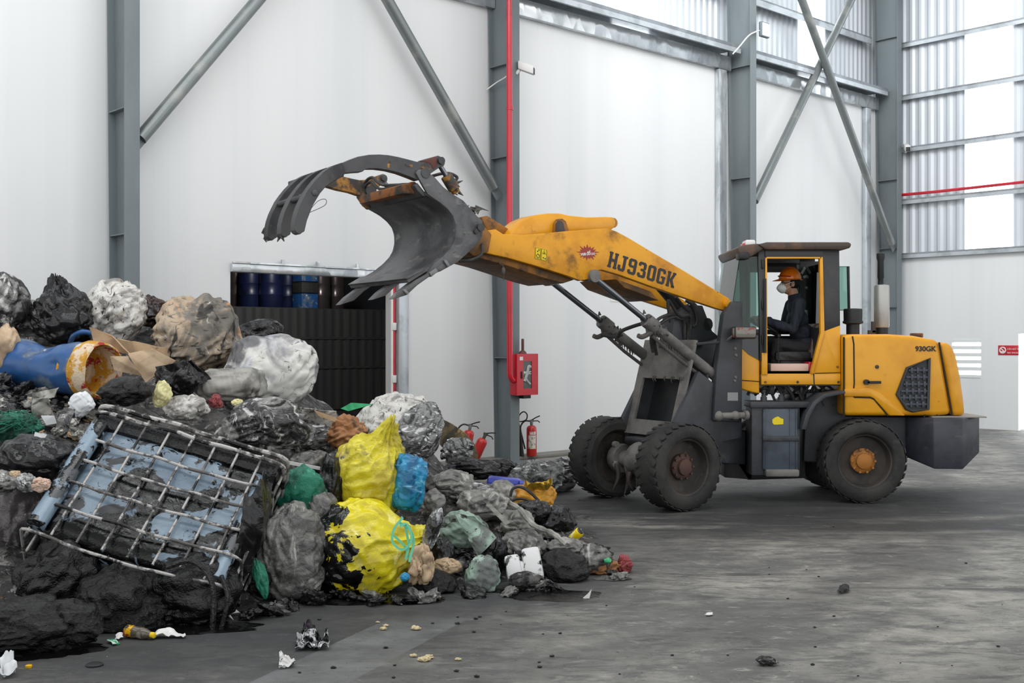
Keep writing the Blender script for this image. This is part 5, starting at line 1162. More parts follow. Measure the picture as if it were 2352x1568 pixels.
for s in (-1, 1):
    bm = B(); ellip(bm, head+V((-.082, s*.033, -.004)), .012, .015, .011, 2); finish('eye', bm, mat('eye', (210, 205, 200), .2, layers=(((30, 22, 18), .1, 5, 6),)), drv)

# ==================================================================== WASTE HEAP
W1, W2 = (1, 1, .4), (.5, 1, 1)
M['darkfilm'] = mat('dark_smoky_film', (84, 79, 79), .25, layers=(((52, 49, 50), 3, .45, .6, .22), ((128, 124, 122), 6, .58, .7, .35, W1)), bumps=(('r', 6, .006), ('n', 6, .02)), dist=1.0)
M['plblack'] = mat('black_bin_plastic', (27, 27, 29), .24, layers=(((17, 17, 19), 3, .45, .6, .18), ((88, 87, 86), 5, .58, .74, .42, W1), ((158, 156, 153), 13, .68, .76, .5, W1)), bumps=(('r', 6, 0.0069, W1), ('r', 13, 0.0035, W2), ('n', 5, .02)), dist=1.0, spec=.42)
M['plmott'] = mat('grey_black_mottled_film', (52, 52, 53), .30, layers=(((132, 131, 128), 3.6, .46, .57, .42), ((200, 199, 195), 8, .53, .62, .45, W1), ((22, 22, 23), 6, .55, .62, .22, W2)), bumps=(('r', 6, 0.0083, W1), ('r', 14, 0.0049, W2), ('n', 6, .03)), dist=1.6)
M['whitesack'] = mat('dirty_white_sack', (208, 206, 200), .5, layers=(((138, 135, 130), 3.4, .50, .64, .55), ((164, 154, 140), 6, .56, .68, .6), ((52, 51, 50), 9, .585, .66, .45, W1), ((58, 56, 55), 20, .575, .66, .4, W1)), bumps=(('r', 6, 0.0083, W1), ('r', 15, 0.0049, W2), ('n', 7, .02)), dist=1.2)
M['beige'] = mat('beige_woven_sack', (178, 158, 134), .6, layers=(((112, 107, 99), 2.4, .42, .56, .65), ((206, 150, 104), 2.6, .56, .64, .65), ((48, 45, 42), 6, .575, .65, .55, W1), ((196, 190, 178), 9, .62, .70, .6), ((52, 49, 46), 18, .575, .66, .5, W2)), bumps=(('r', 4, 0.0097, W1), ('r', 11, 0.0049, W2), ('n', 90, .0015)), dist=1.1)
M['bigsack'] = mat('pale_bulk_sack', (206, 205, 199), .6, layers=(((136, 136, 138), 1.6, .45, .56, .62), ((104, 104, 106), 2.4, .50, .60, .55, None, (-.55, 0, .15)), ((180, 180, 186), 3.2, .52, .66, .62), ((72, 72, 72), 6, .60, .67, .55, W1), ((84, 84, 84), 18, .585, .68, .5, W2)), bumps=(('r', 3, 0.0083, W1), ('r', 8, 0.0042, W2), ('n', 110, .0012)), dist=1.0)
M['greycloth'] = mat('grey_dusty_cloth', (158, 156, 149), .75, layers=(((106, 105, 101), 2.6, .44, .60, .7), ((64, 63, 62), 7, .57, .68, .6)), bumps=(('r', 6, 0.0069, W1), ('r', 14, 0.0042)), dist=.9)
M['greyfilm'] = mat('grey_film', (118, 117, 113), .34, layers=(((76, 75, 74), 3.4, .45, .58, .34), ((168, 166, 160), 7, .55, .65, .42, W1), ((30, 30, 30), 5, .60, .68, .22)), bumps=(('r', 6, 0.0083, W1), ('r', 15, 0.0049, W2), ('n', 7, .025)), dist=1.3)
M['clearfilm'] = mat('clear_dirty_film', (128, 129, 129), .2, layers=(((62, 62, 63), 4.4, .47, .57, .2), ((214, 215, 215), 7, .555, .63, .25, (1, 1, 2.6)), ((36, 36, 36), 12, .62, .68, .2)), bumps=(('r', 7, 0.0083, W1), ('r', 17, 0.0056, W2), ('n', 8, .025)), dist=1.8)
M['mint'] = mat('grey_green_cloth', (140, 164, 150), .65, layers=(((102, 108, 104), 3.0, .46, .60, .7), ((160, 184, 170), 6, .56, .66, .65), ((40, 41, 40), 8, .60, .66, .5), ((44, 44, 44), 26, .64, .69, .5)), bumps=(('r', 7, 0.0069, W1), ('r', 17, 0.0042)), dist=.9)
M['green'] = mat('green_net', (30, 122, 96), .5, layers=(((14, 66, 54), 5, .44, .6, .5), ((80, 168, 138), 12, .58, .68, .5, W1), ((46, 46, 44), 4, .6, .7, .5)), bumps=(('r', 10, 0.0083, W1), ('n', 70, .006)), dist=.8)
M['greenstrip'] = mat('bright_green_plastic', (66, 180, 120), .5, layers=(((40, 130, 84), 6, .5, .68),), bumps=(('r', 9, 0.0056),))
M['yellowbag'] = mat('yellow_bag_plastic', (214, 202, 52), .24, layers=(((186, 170, 52), 3, .44, .60, .3), ((122, 112, 60), 5, .58, .68, .4, W1), ((40, 39, 36), 4.2, .63, .67, .3), ((236, 228, 130), 8, .60, .70, .22, W1)), bumps=(('r', 5, 0.0083, W1), ('r', 12, 0.0049, W1), ('n', 5, .025)), dist=.8)
M['yellowtar'] = mat('yellow_bag_half_tarred', (222, 208, 34), .22, layers=(((192, 176, 40), 3, .45, .62, .3), ((112, 100, 44), 7, .62, .70, .4, W1), ((240, 232, 130), 7, .60, .70, .2, W1), ((16, 16, 17), 5, .60, .62, .10, None, (-1.0, 0, -.30)), ((16, 16, 17), 9, .645, .66, .10, None, (-.15, 0, -.25))), bumps=(('r', 4, 0.0083, W2), ('r', 11, 0.0049, W2), ('n', 5, .02)), dist=.9)
M['bluebag'] = mat('blue_bag_plastic', (30, 136, 182), .3, layers=(((18, 92, 136), 4, .44, .60), ((104, 184, 212), 9, .58, .68, .3, (1, 1, 2)), ((40, 48, 56), 5, .63, .70)), bumps=(('r', 6, 0.0069, (1, 1, 2)), ('r', 14, 0.0042, (1, 1, 2))), dist=.8)
M['tar'] = mat('wet_black_tar', (9, 9, 10), .10, layers=(((17, 17, 19), 3, .45, .65, .18), ((70, 72, 76), 5, .71, .77, .2)), bumps=(('n', 7, .04), ('n', 40, .012), ('n', 95, .009)), spec=.5)
M['tarplastic'] = mat('tar_coated_plastic', (11, 11, 13), .09, layers=(((26, 27, 31), 2.2, .5, .66, .14), ((120, 126, 138), 3.2, .67, .71, .14), ((12, 12, 13), 7, .52, .6, .25)), bumps=(('r', 3, 0.0139, W1), ('n', 5, .04), ('n', 80, .005)), spec=.45)
M['cardboard'] = mat('brown_cardboard', (176, 148, 116), .85, layers=(((142, 118, 92), 3, .45, .65), ((92, 78, 64), 8, .62, .72)), bumps=(('n', 40, .002), ('r', 4, 0.0069)))
M['paper'] = mat('tan_paper', (196, 172, 142), .8, layers=(((164, 140, 114), 3, .45, .65), ((90, 80, 70), 14, .66, .72)), bumps=(('r', 5, 0.0083),))
M['brownpaper'] = mat('crumpled_brown_paper', (150, 104, 66), .75, layers=(((186, 136, 88), 4, .5, .62), ((84, 62, 46), 6, .56, .7)), bumps=(('r', 7, 0.0139),))
M['darkbrown'] = mat('dark_brown_film', (62, 44, 38), .25, layers=(((36, 28, 26), 4, .45, .6), ((150, 128, 120), 14, .66, .72)), bumps=(('r', 7, 0.0209), ('v', 12, .02)))
M['board'] = mat('mouldy_brown_sheet', (112, 98, 70), .7, layers=(((70, 64, 52), 4, .45, .58), ((176, 146, 90), 6, .56, .68), ((40, 38, 34), 8, .60, .70)), bumps=(('n', 20, .01),), dist=.7)
M['paleyellow'] = mat('pale_yellow_plastic', (224, 218, 160), .45, layers=(((190, 182, 130), 4, .5, .66), ((90, 84, 60), 9, .66, .74)), bumps=(('r', 6, 0.0139),))
M['orangesack'] = mat('orange_yellow_sack', (212, 152, 34), .5, layers=(((180, 122, 30), 3, .45, .64), ((96, 76, 40), 6, .62, .72)), bumps=(('r', 6, 0.0174),))
M['goldfoil'] = mat('gold_lining', (196, 160, 60), .25, .7, bumps=(('r', 9, 0.0209),))
M['royal'] = mat('royal_blue_plastic', (52, 66, 168), .3, layers=(((38, 48, 120), 4, .5, .7), ((90, 92, 100), 8, .66, .74)))
M['whiteplastic'] = mat('white_plastic', (214, 217, 219), .4, layers=(((166, 168, 168), 5, .55, .7), ((30, 30, 30), 6, .62, .66)), bumps=(('r', 5, 0.0083),))
M['stainedwhite'] = mat('stained_white_plastic', (212, 212, 212), .4, layers=(((24, 24, 25), 7, .53, .57, .3), ((140, 140, 140), 10, .6, .7)))
M['redcloth'] = mat('faded_red_cloth', (150, 70, 72), .7, layers=(((110, 50, 54), 5, .45, .65),), bumps=(('r', 8, 0.0174),))
M['silver'] = mat('silver_foil', (168, 170, 172), .25, .5, layers=(((70, 70, 72), 6, .5, .62),), bumps=(('r', 9, 0.0277), ('v', 20, .02)))
M['ribbon'] = mat('mint_ribbon', (120, 214, 176), .4)
M['heap'] = mat('compacted_mixed_waste', (52, 51, 50), .6, layers=(((92, 90, 88), 7, .48, .58), ((150, 147, 143), 13, .58, .64), ((24, 24, 24), 6, .55, .62), ((120, 92, 72), 10, .66, .70)), bumps=(('r', 7, 0.0554), ('v', 14, .05), ('n', 40, .02)), dist=1.0)
M['stainblue'] = mat('stained_blue_grey_container', (128, 146, 160), .28, layers=(((102, 120, 136), 2, .45, .6), ((70, 72, 75), 3.0, .60, .63, .5), ((10, 11, 12), 2.2, .435, .455, .10, None, (.0, 0, -.10)), ((50, 50, 50), 16, .62, .67, .4), ((12, 12, 13), 9, .60, .62, .12)), bumps=(('n', 14, .006),), dist=1.1, spec=.35)
M['cagesteel'] = mat('tarry_cage_tube', (172, 170, 167), .4, .3, layers=(((84, 82, 80), 10, .46, .54, .4), ((18, 18, 18), 5, .55, .60, .15)), bumps=(('n', 50, .006),))

FR = [(-200, 1545), (0, 1530), (200, 1480), (550, 1425), (720, 1380), (1000, 1378), (1250, 1350), (1440, 1320), (1600, 1250)]
def yfront(px):
    for (x0, y0), (x1, y1) in zip(FR, FR[1:]):
        if x0 <= px <= x1: return F*1.7/(y0+(y1-y0)*(px-x0)/(x1-x0)-784)
    return F*1.7/(1530-784)
def depth(px, py, m_=.55):
    return (1.7+m_*yfront(px))/(m_+(py-784)/F)
def hsurf(X, Y):
    """height of the waste body at a ground point"""
    px = 1176+X/Y*F; yf = yfront(max(-200, min(1600, px)))
    ks = [(-6, 1.95), (-2.9, 1.95), (-2.3, 1.55), (-1.6, 1.0), (-.9, .80), (-.3, .46), (.1, .36), (.5, .15), (.9, -.1)]
    H = ks[0][1]
    for (a, b), (c, d) in zip(ks, ks[1:]):
        if a <= X <= c: H = b+(d-b)*(X-a)/(c-a)
    if X > .9: H = -.2
    z = .55*(Y-yf)-.22; z = min(z, H)
    yb = 12.0-max(0, X+1.5)*.9
    if Y > yb-1.3: z = min(z, H*(yb-Y)/1.3)
    return z+.10*noise.noise(V((X*2.1, Y*2.1, 3)))+.05*noise.noise(V((X*6, Y*6, 9)))
bm = B(); nx, ny = 120, 130; gv = {}
for i in range(nx+1):
    for j in range(ny+1):
        X = -5.2+6.4*i/nx; Y = 5.6+6.9*j/ny; z = hsurf(X, Y); gv[i, j] = bm.verts.new((X, Y, max(z, -.03)))
for i in range(nx):
    for j in range(ny):
        q_ = [gv[i, j], gv[i+1, j], gv[i+1, j+1], gv[i, j+1]]
        if max(v.co.z for v in q_) > -.025: bm.faces.new(q_)
bmesh.ops.delete(bm, geom=[v for v in bm.verts if not v.link_faces], context='VERTS')
finish('waste_heap', bm, M['heap'], label='compacted grimy mixed waste filling the gaps between the bags of the heap', cat='waste', kind='stuff', smooth=60)

import numpy as np
def crumple(seed, sub, iters, smax, aniso, rmin, bend):
    """a bag skin larger than the volume it wraps: edges are stretched beyond their length and the skin buckles into folds"""
    t = B(); bmesh.ops.create_icosphere(t, subdivisions=sub, radius=1); t.verts.index_update()
    X = np.array([v.co[:] for v in t.verts]); E_ = np.array([[e.verts[0].index, e.verts[1].index] for e in t.edges]); t.free()
    n = len(X); r = np.random.RandomState(seed); I, J = E_[:, 0], E_[:, 1]
    deg = np.bincount(I, minlength=n)+np.bincount(J, minlength=n)
    ax = r.normal(size=3); ax /= np.linalg.norm(ax); vec = X[J]-X[I]; L0 = np.linalg.norm(vec, axis=1)
    al = np.abs((vec/L0[:, None]) @ ax)**2
    # patches where the skin is slack, patches where it is taut
    mid = (X[I]+X[J])*.5; sl = 0
    for k in range(5):
        v = r.normal(size=3)*1.5; sl = sl+np.sin(mid @ v*1.6+r.uniform(0, 6))
    sl = 1/(1+np.exp(-2.2*sl)); goal = L0*(1+smax*(.08+1.1*sl)*((1-aniso)+aniso*al*1.5))
    U0 = X.copy(); nz_ = 0
    for fq in (3, 5, 8, 12, 18):
        for k in range(4):
            v = r.normal(size=3)*fq; nz_ = nz_+np.sin(U0 @ v+r.uniform(0, 6))/fq**.6
    X = X*(1+.020*nz_[:, None])
    def lap(Y):
        o_ = np.empty_like(Y)
        for c in range(3): o_[:, c] = (np.bincount(I, Y[J, c], n)+np.bincount(J, Y[I, c], n))/deg-Y[:, c]
        return o_
    for it in range(iters):
        g = L0+(goal-L0)*min(1, it/(iters*.6))
        vec = X[J]-X[I]; ln = np.linalg.norm(vec, axis=1); cor = vec*((ln-g)/ln*.5)[:, None]
        for c in range(3): X[:, c] += 1.3*(np.bincount(I, cor[:, c], n)-np.bincount(J, cor[:, c], n))/deg*1.6
        if it % 2 == 0: X -= bend*lap(lap(X))
        rd = np.linalg.norm(X, axis=1); X *= (np.clip(rd, rmin, 1.04)/rd)[:, None]
    X += .25*lap(X)
    return X
SKINS = {5: [crumple(3, 5, 180, .46, .5, .80, .26), crumple(5, 5, 180, .38, .9, .82, .30), crumple(8, 5, 180, .55, .3, .78, .24), crumple(11, 5, 180, .42, .8, .80, .34), crumple(14, 5, 180, .30, .6, .86, .36), crumple(17, 5, 180, .48, .9, .80, .28)],
         6: [crumple(21, 6, 180, .36, .7, .86, .42), crumple(23, 6, 180, .28, .9, .88, .45), crumple(26, 6, 180, .44, .4, .84, .38)],
         'rag': [crumple(31, 5, 200, .95, .5, .55, .24), crumple(33, 5, 200, .85, .8, .58, .26), crumple(35, 5, 200, 1.0, .3, .52, .28)]}
def lump(name, label, cat, px, py, rw, rh, m, seed, Y=None, deep=.85, rot=0, lumpy=.20, fold=.11, crease=.05, sub=5, neck=None, flat=0.0, group=None, sq=.0, radial=0.0, parent=None, slump=0.0):
    """one crumpled bag: rw, rh half extents in photo pixels, neck=(degrees in the picture, length) of a tied throat"""
    Y = Y or depth(px, py); c = P(px, py, Y); k = Y/F; rx, rz = rw*k, rh*k; ry = deep*(rx+rz)/2
    bm = B(); bmesh.ops.create_icosphere(bm, subdivisions=sub, radius=1)
    so = V((seed*7.13, seed*3.7, seed*1.9)); R = Matrix.Rotation(math.radians(-rot), 3, 'Y')
    nd = None; rs = random.Random(seed*31+5)
    def rdir(): return V((rs.gauss(0, 1), rs.gauss(0, .7), rs.gauss(0, 1))).normalized()
    TR = [(rdir()*fq, rs.random(), .55*(1.0/fq)**.8) for fq in (.8, 1.1, 1.5, 2.0, 2.7)]
    TR2 = [(rdir()*fq, rs.random(), .9*(2.2/fq)) for fq in (2.2, 2.6, 3.1, 3.8, 4.6, 5.6)]
    if neck: nd = V((math.cos(math.radians(neck[0])), -.15, math.sin(math.radians(neck[0])))).normalized(); t1 = nd.orthogonal().normalized(); t2 = nd.cross(t1)
    bm.verts.index_update(); ks = 'rag' if lumpy >= .6 or (fold >= .25 and sub == 5) else sub; SK = SKINS[ks][seed % len(SKINS[ks])]; mixs = max(0, .4-fold*4)
    for v in bm.verts:
        d = v.co.normalized()
        if sq: e = 1-sq*.6; d2 = V([math.copysign(abs(x)**e, x) for x in d]); d2 = d2*(1/max(1e-6, d2.length))*(1+.25*sq*(abs(d.x*d.z)*2)); base = d2
        else: base = d
        w_ = d+noise.noise_vector(d*1.4+so)*.16
        f = 1+lumpy*noise.noise(d*1.25+so)+lumpy*.55*noise.noise(d*2.7+so*1.3)
        f2 = 0
        for vv, ph, am in TR2:
            x = d.dot(vv)+ph+.18*noise.noise(d*3+so); x = x-math.floor(x); f2 += am*(abs(2*x-1)-.5)
        f += crease*f2*.9
        if radial and nd is not None:
            an = math.atan2(d.dot(t2), d.dot(t1)); al = d.dot(nd)
            f += radial*(.5-abs(math.sin(an*6+2.5*noise.noise(d*2+so))))*max(0, al)**.7
        sk = SK[v.index]; p = V((sk[0], sk[1], sk[2]))*f; p = p*(1-mixs)+(base*f)*mixs if not sq else V((base.x*abs(sk.dot(sk))**.5, base.y*abs(sk.dot(sk))**.5, base.z*abs(sk.dot(sk))**.5))*f
        if nd is not None:
            al = d.dot(nd)
            if al > .55:
                s_ = (al-.55)/.45; ax_ = nd*p.dot(nd); lat = p-ax_
                p = ax_*(1+neck[1]*s_*s_)+lat*(1-.45*s_)
        if slump and p.z < 0: p.x *= 1+slump*(-p.z)
        v.co = (R @ V((p.x*rx, p.y*ry, p.z*rz)))+c
        if flat and v.co.z < c.z-rz*(1-flat): v.co.z = c.z-rz*(1-flat)-(c.z-rz*(1-flat)-v.co.z)*.15
        if v.co.z < .004: v.co.z = .004+.002*d.x
    return finish(name, bm, m, parent, label=label, cat=cat, group=group, smooth=75)
def sheet(name, label, cat, pts, m, seed, crumple=.03, th=.006, Y=None, dz=0, nseg=22, curl=0, freq=5, group=None, parent=None, off=0.0, ragged=.0):
    """a crumpled sheet; four corners (px, py[, extra depth])"""
    cs = []
    for q_ in pts:
        yy = (Y if Y else depth(q_[0], q_[1]))+(q_[2] if len(q_) > 2 else 0)-off; cs.append(P(q_[0], q_[1], yy))
    a, b, c, d = cs; nrm = (b-a).cross(d-a).normalized()
    if nrm.y > 0: nrm = -nrm
    bm = B(); g = {}; so = V((seed*3.3, seed*5.1, seed)); rs = random.Random(seed)
    TS = [(V((rs.gauss(0, 1), rs.gauss(0, 1), rs.gauss(0, 1))).normalized()*fq, rs.random(), .35/fq**.8) for fq in (.25, .36, .5, .75, 1.1)]
    for i in range(nseg+1):
        for j in range(nseg+1):
            u, v = i/nseg, j/nseg
            if ragged:
                u2 = u+ragged*noise.noise(V((v*5, seed, 0)))*(1 if u > .5 else -1)*abs(u-.5)*2; v2 = v+ragged*noise.noise(V((u*5, seed, 7)))*abs(v-.5)*2
            else: u2, v2 = u, v
            p = a*(1-u2)*(1-v2)+b*u2*(1-v2)+c*u2*v2+d*(1-u2)*v2
            q_ = p*freq+so
            h = crumple*sum(am*(abs(2*((q_.dot(vv)+ph) % 1)-1)-.5) for vv, ph, am in TS)*2.2+crumple*.5*noise.noise(q_*.8)
            h += curl*(4*(u-.5)**2)
            p = p+nrm*h
            if p.z < .003: p.z = .003
            g[i, j] = bm.verts.new(p)
    for i in range(nseg):
        for j in range(nseg): bm.faces.new([g[i, j], g[i+1, j], g[i+1, j+1], g[i, j+1]])
    bmesh.ops.recalc_face_normals(bm, faces=bm.faces[:]); bmesh.ops.solidify(bm, geom=bm.faces[:], thickness=th)
    return finish(name, bm, m, parent, label=label, cat=cat, group=group, smooth=55)

# ---------------- the bags along the crest, left to right
lump('waste_bag', 'grey and black streaked bag at the far left end of the crest', 'bag', 12, 688, 50, 62, M['plmott'], 1, rot=10)
lump('waste_bag', 'shiny black bag on the crest left of the dirty white sack', 'bag', 143, 722, 70, 72, M['plblack'], 2, neck=(95, .12), radial=.12, sub=6)
lump('waste_bag', 'grey smeared black bag below the far left bag of the crest', 'bag', 62, 748, 72, 58, M['plmott'], 3, Y=10.0)
lump('waste_sack', 'dirty white crumpled sack in front of the left steel column', 'sack', 262, 718, 74, 70, M['whitesack'], 4, rot=20, sub=6, lumpy=.16)
lump('waste_bag', 'small dark brown plastic bag between the white sack and the beige sack', 'bag', 352, 716, 32, 36, M['darkbrown'], 5, neck=(110, .15))
lump('waste_sack', 'big beige and grey sack with orange patches, highest on the crest', 'sack', 455, 768, 96, 92, M['beige'], 6, sub=6, rot=18, lumpy=.17, fold=.09, neck=(100, .08), sq=.3)
lump('waste_bag', 'flat black bag lying before the dark doorway behind the big pale sack', 'bag', 592, 766, 56, 32, M['plblack'], 7, Y=11.4, rot=10)
lump('waste_sack', 'big pale grey bulk sack with a dark seam in front of the doorway', 'sack', 616, 862, 112, 92, M['bigsack'], 8, Y=9.55, sub=6, rot=32, lumpy=.10, fold=.05, crease=.025, neck=(95, .10))
lump('waste_bag', 'oblong grey half-black bag resting against the big pale sack', 'bag', 528, 884, 80, 38, M['greycloth'], 9, Y=8.75, rot=3, sq=.5, lumpy=.10, fold=.07)
lump('waste_bag', 'torn brown paper sack at the left edge beside the blue drum', 'sack', 10, 802, 36, 52, M['paper'], 10, rot=-10)
lump('waste_bag', 'black bag in the hollow between the drum and the dirty white sack', 'bag', 190, 778, 60, 34, M['plblack'], 71, Y=9.9)
# blue drum with paint-crusted rim
dA, dBx = P(28, 832, 9.05), P(205, 848, 8.75); dax = (dBx-dA).normalized(); r0 = .205
root = thing('plastic_drum', 'dented blue plastic drum lying on its side with a paint-crusted mouth', 'drum', dA)
bm = B(); L_ = (dBx-dA).length; u_ = dax.orthogonal().normalized(); v_ = dax.cross(u_)
ring_prev = None
for i in range(41):
    s_ = i/40; r_ = r0*(.93+.07*min(1, s_*8)) if s_ < .15 else r0
    rg = []
    for k2 in range(56):
        an = 2*math.pi*k2/56; dd = u_*math.cos(an)+v_*math.sin(an)
        rr_ = r_*(1+.012*math.sin(s_*40))
        dent = .075*math.exp(-((s_-.45)/.22)**2)*math.exp(-((dd.z-.85)/.4)**2)+.04*math.exp(-((s_-.75)/.1)**2)*math.exp(-((dd.z-.1)/.25)**2)*(dd.y < 0)
        rg.append(bm.verts.new(dA+dax*(L_*s_)+dd*(rr_-dent+.006*noise.noise(dd*3+V((s_*6, 0, 0))))))
    if ring_prev:
        for k2 in range(56): bm.faces.new([ring_prev[k2], ring_prev[(k2+1) % 56], rg[(k2+1) % 56], rg[k2]])
    else: bm.faces.new(rg[::-1])
    ring_prev = rg
bmesh.ops.recalc_face_normals(bm, faces=bm.faces[:]); finish('shell', bm, M['blue'], root)
bm = B(); lathe(bm, [(r0*1.0, -.03), (r0*1.08, -.02), (r0*1.10, .06), (r0*1.06, .13), (r0*.98, .14), (r0*.92, .05), (r0*.90, -.15), (.01, -.17)], dBx, dax, 48, cap=False)
for v in bm.verts: v.co += noise.noise_vector(v.co*9)*.012
finish('crusted_mouth', bm, mat('paint_crust', (214, 196, 168), .7, layers=(((196, 142, 30), 6, .46, .54), ((168, 44, 34), 7, .55, .6), ((200, 196, 188), 12, .6, .66), ((60, 50, 40), 16, .64, .7)), bumps=(('n', 30, .012),)), root, label='mouth crusted with yellow, red and cream paint')
bm = B(); hb = P(155, 835, 8.62); obox(bm, hb, dax, (0, 1, 0), dax.cross(V((0, 1, 0))), -.04, .04, -.012, .02, -.02, .022, .01); finish('handle_recess', bm, mat('deep_blue', (18, 62, 140), .4), root)
# sheets of cardboard and paper on the upper slope
sheet('cardboard_sheet', 'curved brown cardboard strip sticking up behind the crusted drum mouth', 'cardboard', [(208, 752), (262, 770), (300, 812), (226, 800)], M['cardboard'], 11, .03, .012, Y=9.0, curl=.03)
sheet('cardboard_board', 'long brown cardboard edge lying below the beige sack', 'cardboard', [(270, 778), (388, 800), (386, 826), (275, 806)], M['cardboard'], 12, .025, .03, Y=9.15)
sheet('paper_sheet', 'flat tan paper sheet draped right of the drum', 'paper', [(295, 812), (350, 800), (404, 828), (338, 878)], M['paper'], 13, .02, .006, Y=8.75)
sheet('paper_sheet', 'folded tan paper scrap touching the crusted drum mouth', 'paper', [(252, 818), (296, 818), (330, 862), (262, 850)], M['paper'], 14, .04, .006, Y=8.65)
sheet('plastic_wrap', 'dark grey crumpled plastic wrap right of the tan paper', 'plastic', [(362, 842), (440, 826), (478, 872), (392, 912)], M['plblack'], 15, .06, .006, Y=8.5, nseg=40, freq=9)
lump('waste_bag', 'knotted dark plastic bag between the tan paper and the oblong grey bag', 'bag', 410, 872, 52, 36, M['plblack'], 16, Y=8.55, neck=(70, .2), radial=.2, fold=.2)
lump('plastic_wrap', 'pale yellow plastic pouch above the wire cage', 'plastic', 372, 906, 20, 30, M['paleyellow'], 17, Y=8.15, rot=-15, deep=.5)
lump('waste_sack', 'whitish sack just above the upper edge of the wire cage', 'sack', 428, 935, 48, 30, M['whitesack'], 18, Y=8.2)
lump('waste_sack', 'black-splashed grey sack right above the cage corner', 'sack', 606, 978, 104, 62, M['plmott'], 19, Y=8.25, sub=6, rot=8, fold=.15)
lump('red_rag', 'small faded red rag on the grey sack above the cage', 'rag', 496, 922, 14, 15, M['redcloth'], 20, Y=8.3, fold=.4, lumpy=.6)
lump('yellow_rag', 'tiny dull yellow scrap left of the big pale sack foot', 'rag', 545, 925, 13, 9, M['paleyellow'], 72, Y=8.35, fold=.3)
lump('tar_lump', 'wet black tarry mass behind the top of the wire cage', 'lump', 285, 898, 56, 32, M['tar'], 21, Y=8.1, fold=.2)
# left slope
lump('net_bundle', 'green tangled net bundle at the left edge of the heap', 'net', 32, 982, 62, 34, M['green'], 22, Y=7.75, fold=.18, crease=.10)
bm = B(); rr = random.Random(4); nc = P(32, 976, 7.7)
for k in range(80):
    a0 = nc+V((rr.uniform(-.17, .17), rr.uniform(-.15, .0), rr.uniform(-.03, .09))); tube(bm, spl([a0, a0+V((rr.uniform(-.05, .05), rr.uniform(-.05, 0), rr.uniform(0, .04))), a0+V((rr.uniform(-.1, .1), rr.uniform(-.06, 0), rr.uniform(-.04, .03)))], 4), .0025, 4)
finish('net_strands', bm, M['green'], bpy.data.objects['net_bundle'])
lump('waste_bag', 'wide black translucent bag lying left of the wire cage', 'bag', 92, 1052, 104, 52, M['plblack'], 23, Y=7.3, rot=-4, lumpy=.12, fold=.08)
lump('waste_bag', 'tall dark translucent bag at the left edge below the wide black bag', 'bag', 36, 1225, 80, 150, M['darkfilm'], 24, Y=7.35, lumpy=.12, fold=.07, sub=6)
lump('waste_bag', 'dark bag end at the left edge between two bigger black bags', 'bag', 8, 1108, 40, 26, M['plmott'], 73, Y=7.0)
lump('plastic_jug', 'white crushed plastic jug in the loose scraps left of the cage top', 'jug', 187, 928, 27, 26, M['whiteplastic'], 25, Y=7.75, rot=40, sq=.5, deep=.6, lumpy=.12)
sheet('plastic_shard', 'pale blue-grey plastic shard beside the green net', 'plastic', [(94, 954), (124, 954), (130, 972), (106, 976)], M['whiteplastic'], 26, .006, .006, Y=7.55, nseg=8)
sheet('plastic_shard', 'white angular plastic piece on the wide black bag', 'plastic', [(80, 992), (108, 998), (100, 1010), (78, 1006)], M['whiteplastic'], 27, .004, .006, Y=7.25, nseg=8)
sheet('cloth_rag', 'striped grey cloth rag in the loose scraps below the drum', 'rag', [(66, 905), (138, 890), (128, 912), (70, 930)], M['greycloth'], 28, .03, .006, Y=8.0, freq=12)
sheet('cloth_rag', 'ribbed grey canvas scrap hanging in the loose scraps', 'rag', [(80, 915), (112, 912), (112, 952), (78, 952)], M['greycloth'], 29, .02, .006, Y=7.8, freq=14)
sheet('plastic_wrap', 'grey and black film flap left of the cage top corner', 'plastic', [(150, 935), (176, 940), (166, 985), (134, 980)], M['plmott'], 30, .03, .004, Y=7.5)
lump('paper_wad', 'pale pink crumpled paper left of the cage by its lower tubes', 'paper', 92, 1112, 22, 16, mat('pale_pink_paper', (206, 178, 160), .8, bumps=(('r', 9, 0.0139),)), 31, Y=6.95, fold=.3)
lump('plastic_wrap', 'clear crumpled film beside the pale pink paper', 'plastic', 62, 1110, 22, 22, M['clearfilm'], 32, Y=6.95, fold=.3)
lump('paper_wad', 'small ochre crumpled paper at the left edge above the clear film', 'paper', 35, 1090, 14, 10, M['paper'], 33, Y=7.0, fold=.3)

# ---------------- caged bulk container (tank)
O_ = P(46, 1206, 6.75); iu = V((.960, .0, -.279)).normalized(); iv = V((.194, .75, .667)).normalized(); iv = (iv-iu*iv.dot(iu)).normalized(); iw = iu.cross(iv)
IW, IH, ID = 1.30, 1.02, 1.0
T_ = lambda u, v, w_: O_+iu*u+iv*v+iw*w_
ibc = thing('bulk_container', 'tar-smeared blue-grey liquid container in a steel tube cage, tipped over', 'container', T_(IW/2, 0, -ID/2))
bm = B(); obox(bm, O_, iu, iv, iw, .05, IW-.05, .03, IH-.06, -ID+.04, -.05, .10); 
bmesh.ops.subdivide_edges(bm, edges=[e for e in bm.edges if e.calc_length() > .2], cuts=14, use_grid_fill=True)
for v in bm.verts: v.co += noise.noise_vector(v.co*2.2)*.022
bot_ = finish('plastic_tank', bm, M['stainblue'], ibc, smooth=50)
M['ribblue'] = mat('blue_grey_rib', (128, 148, 164), .28, layers=(((16, 17, 18), 3, .56, .58, .12), ((80, 84, 88), 6, .60, .64, .4)), bumps=(('n', 14, .004),))
bm = B(); tube(bm, [T_(.07, .05, -.03), T_(.07, IH*.88, -.03)], .058, 16); finish('tank_rib', bm, M['ribblue'], bot_)
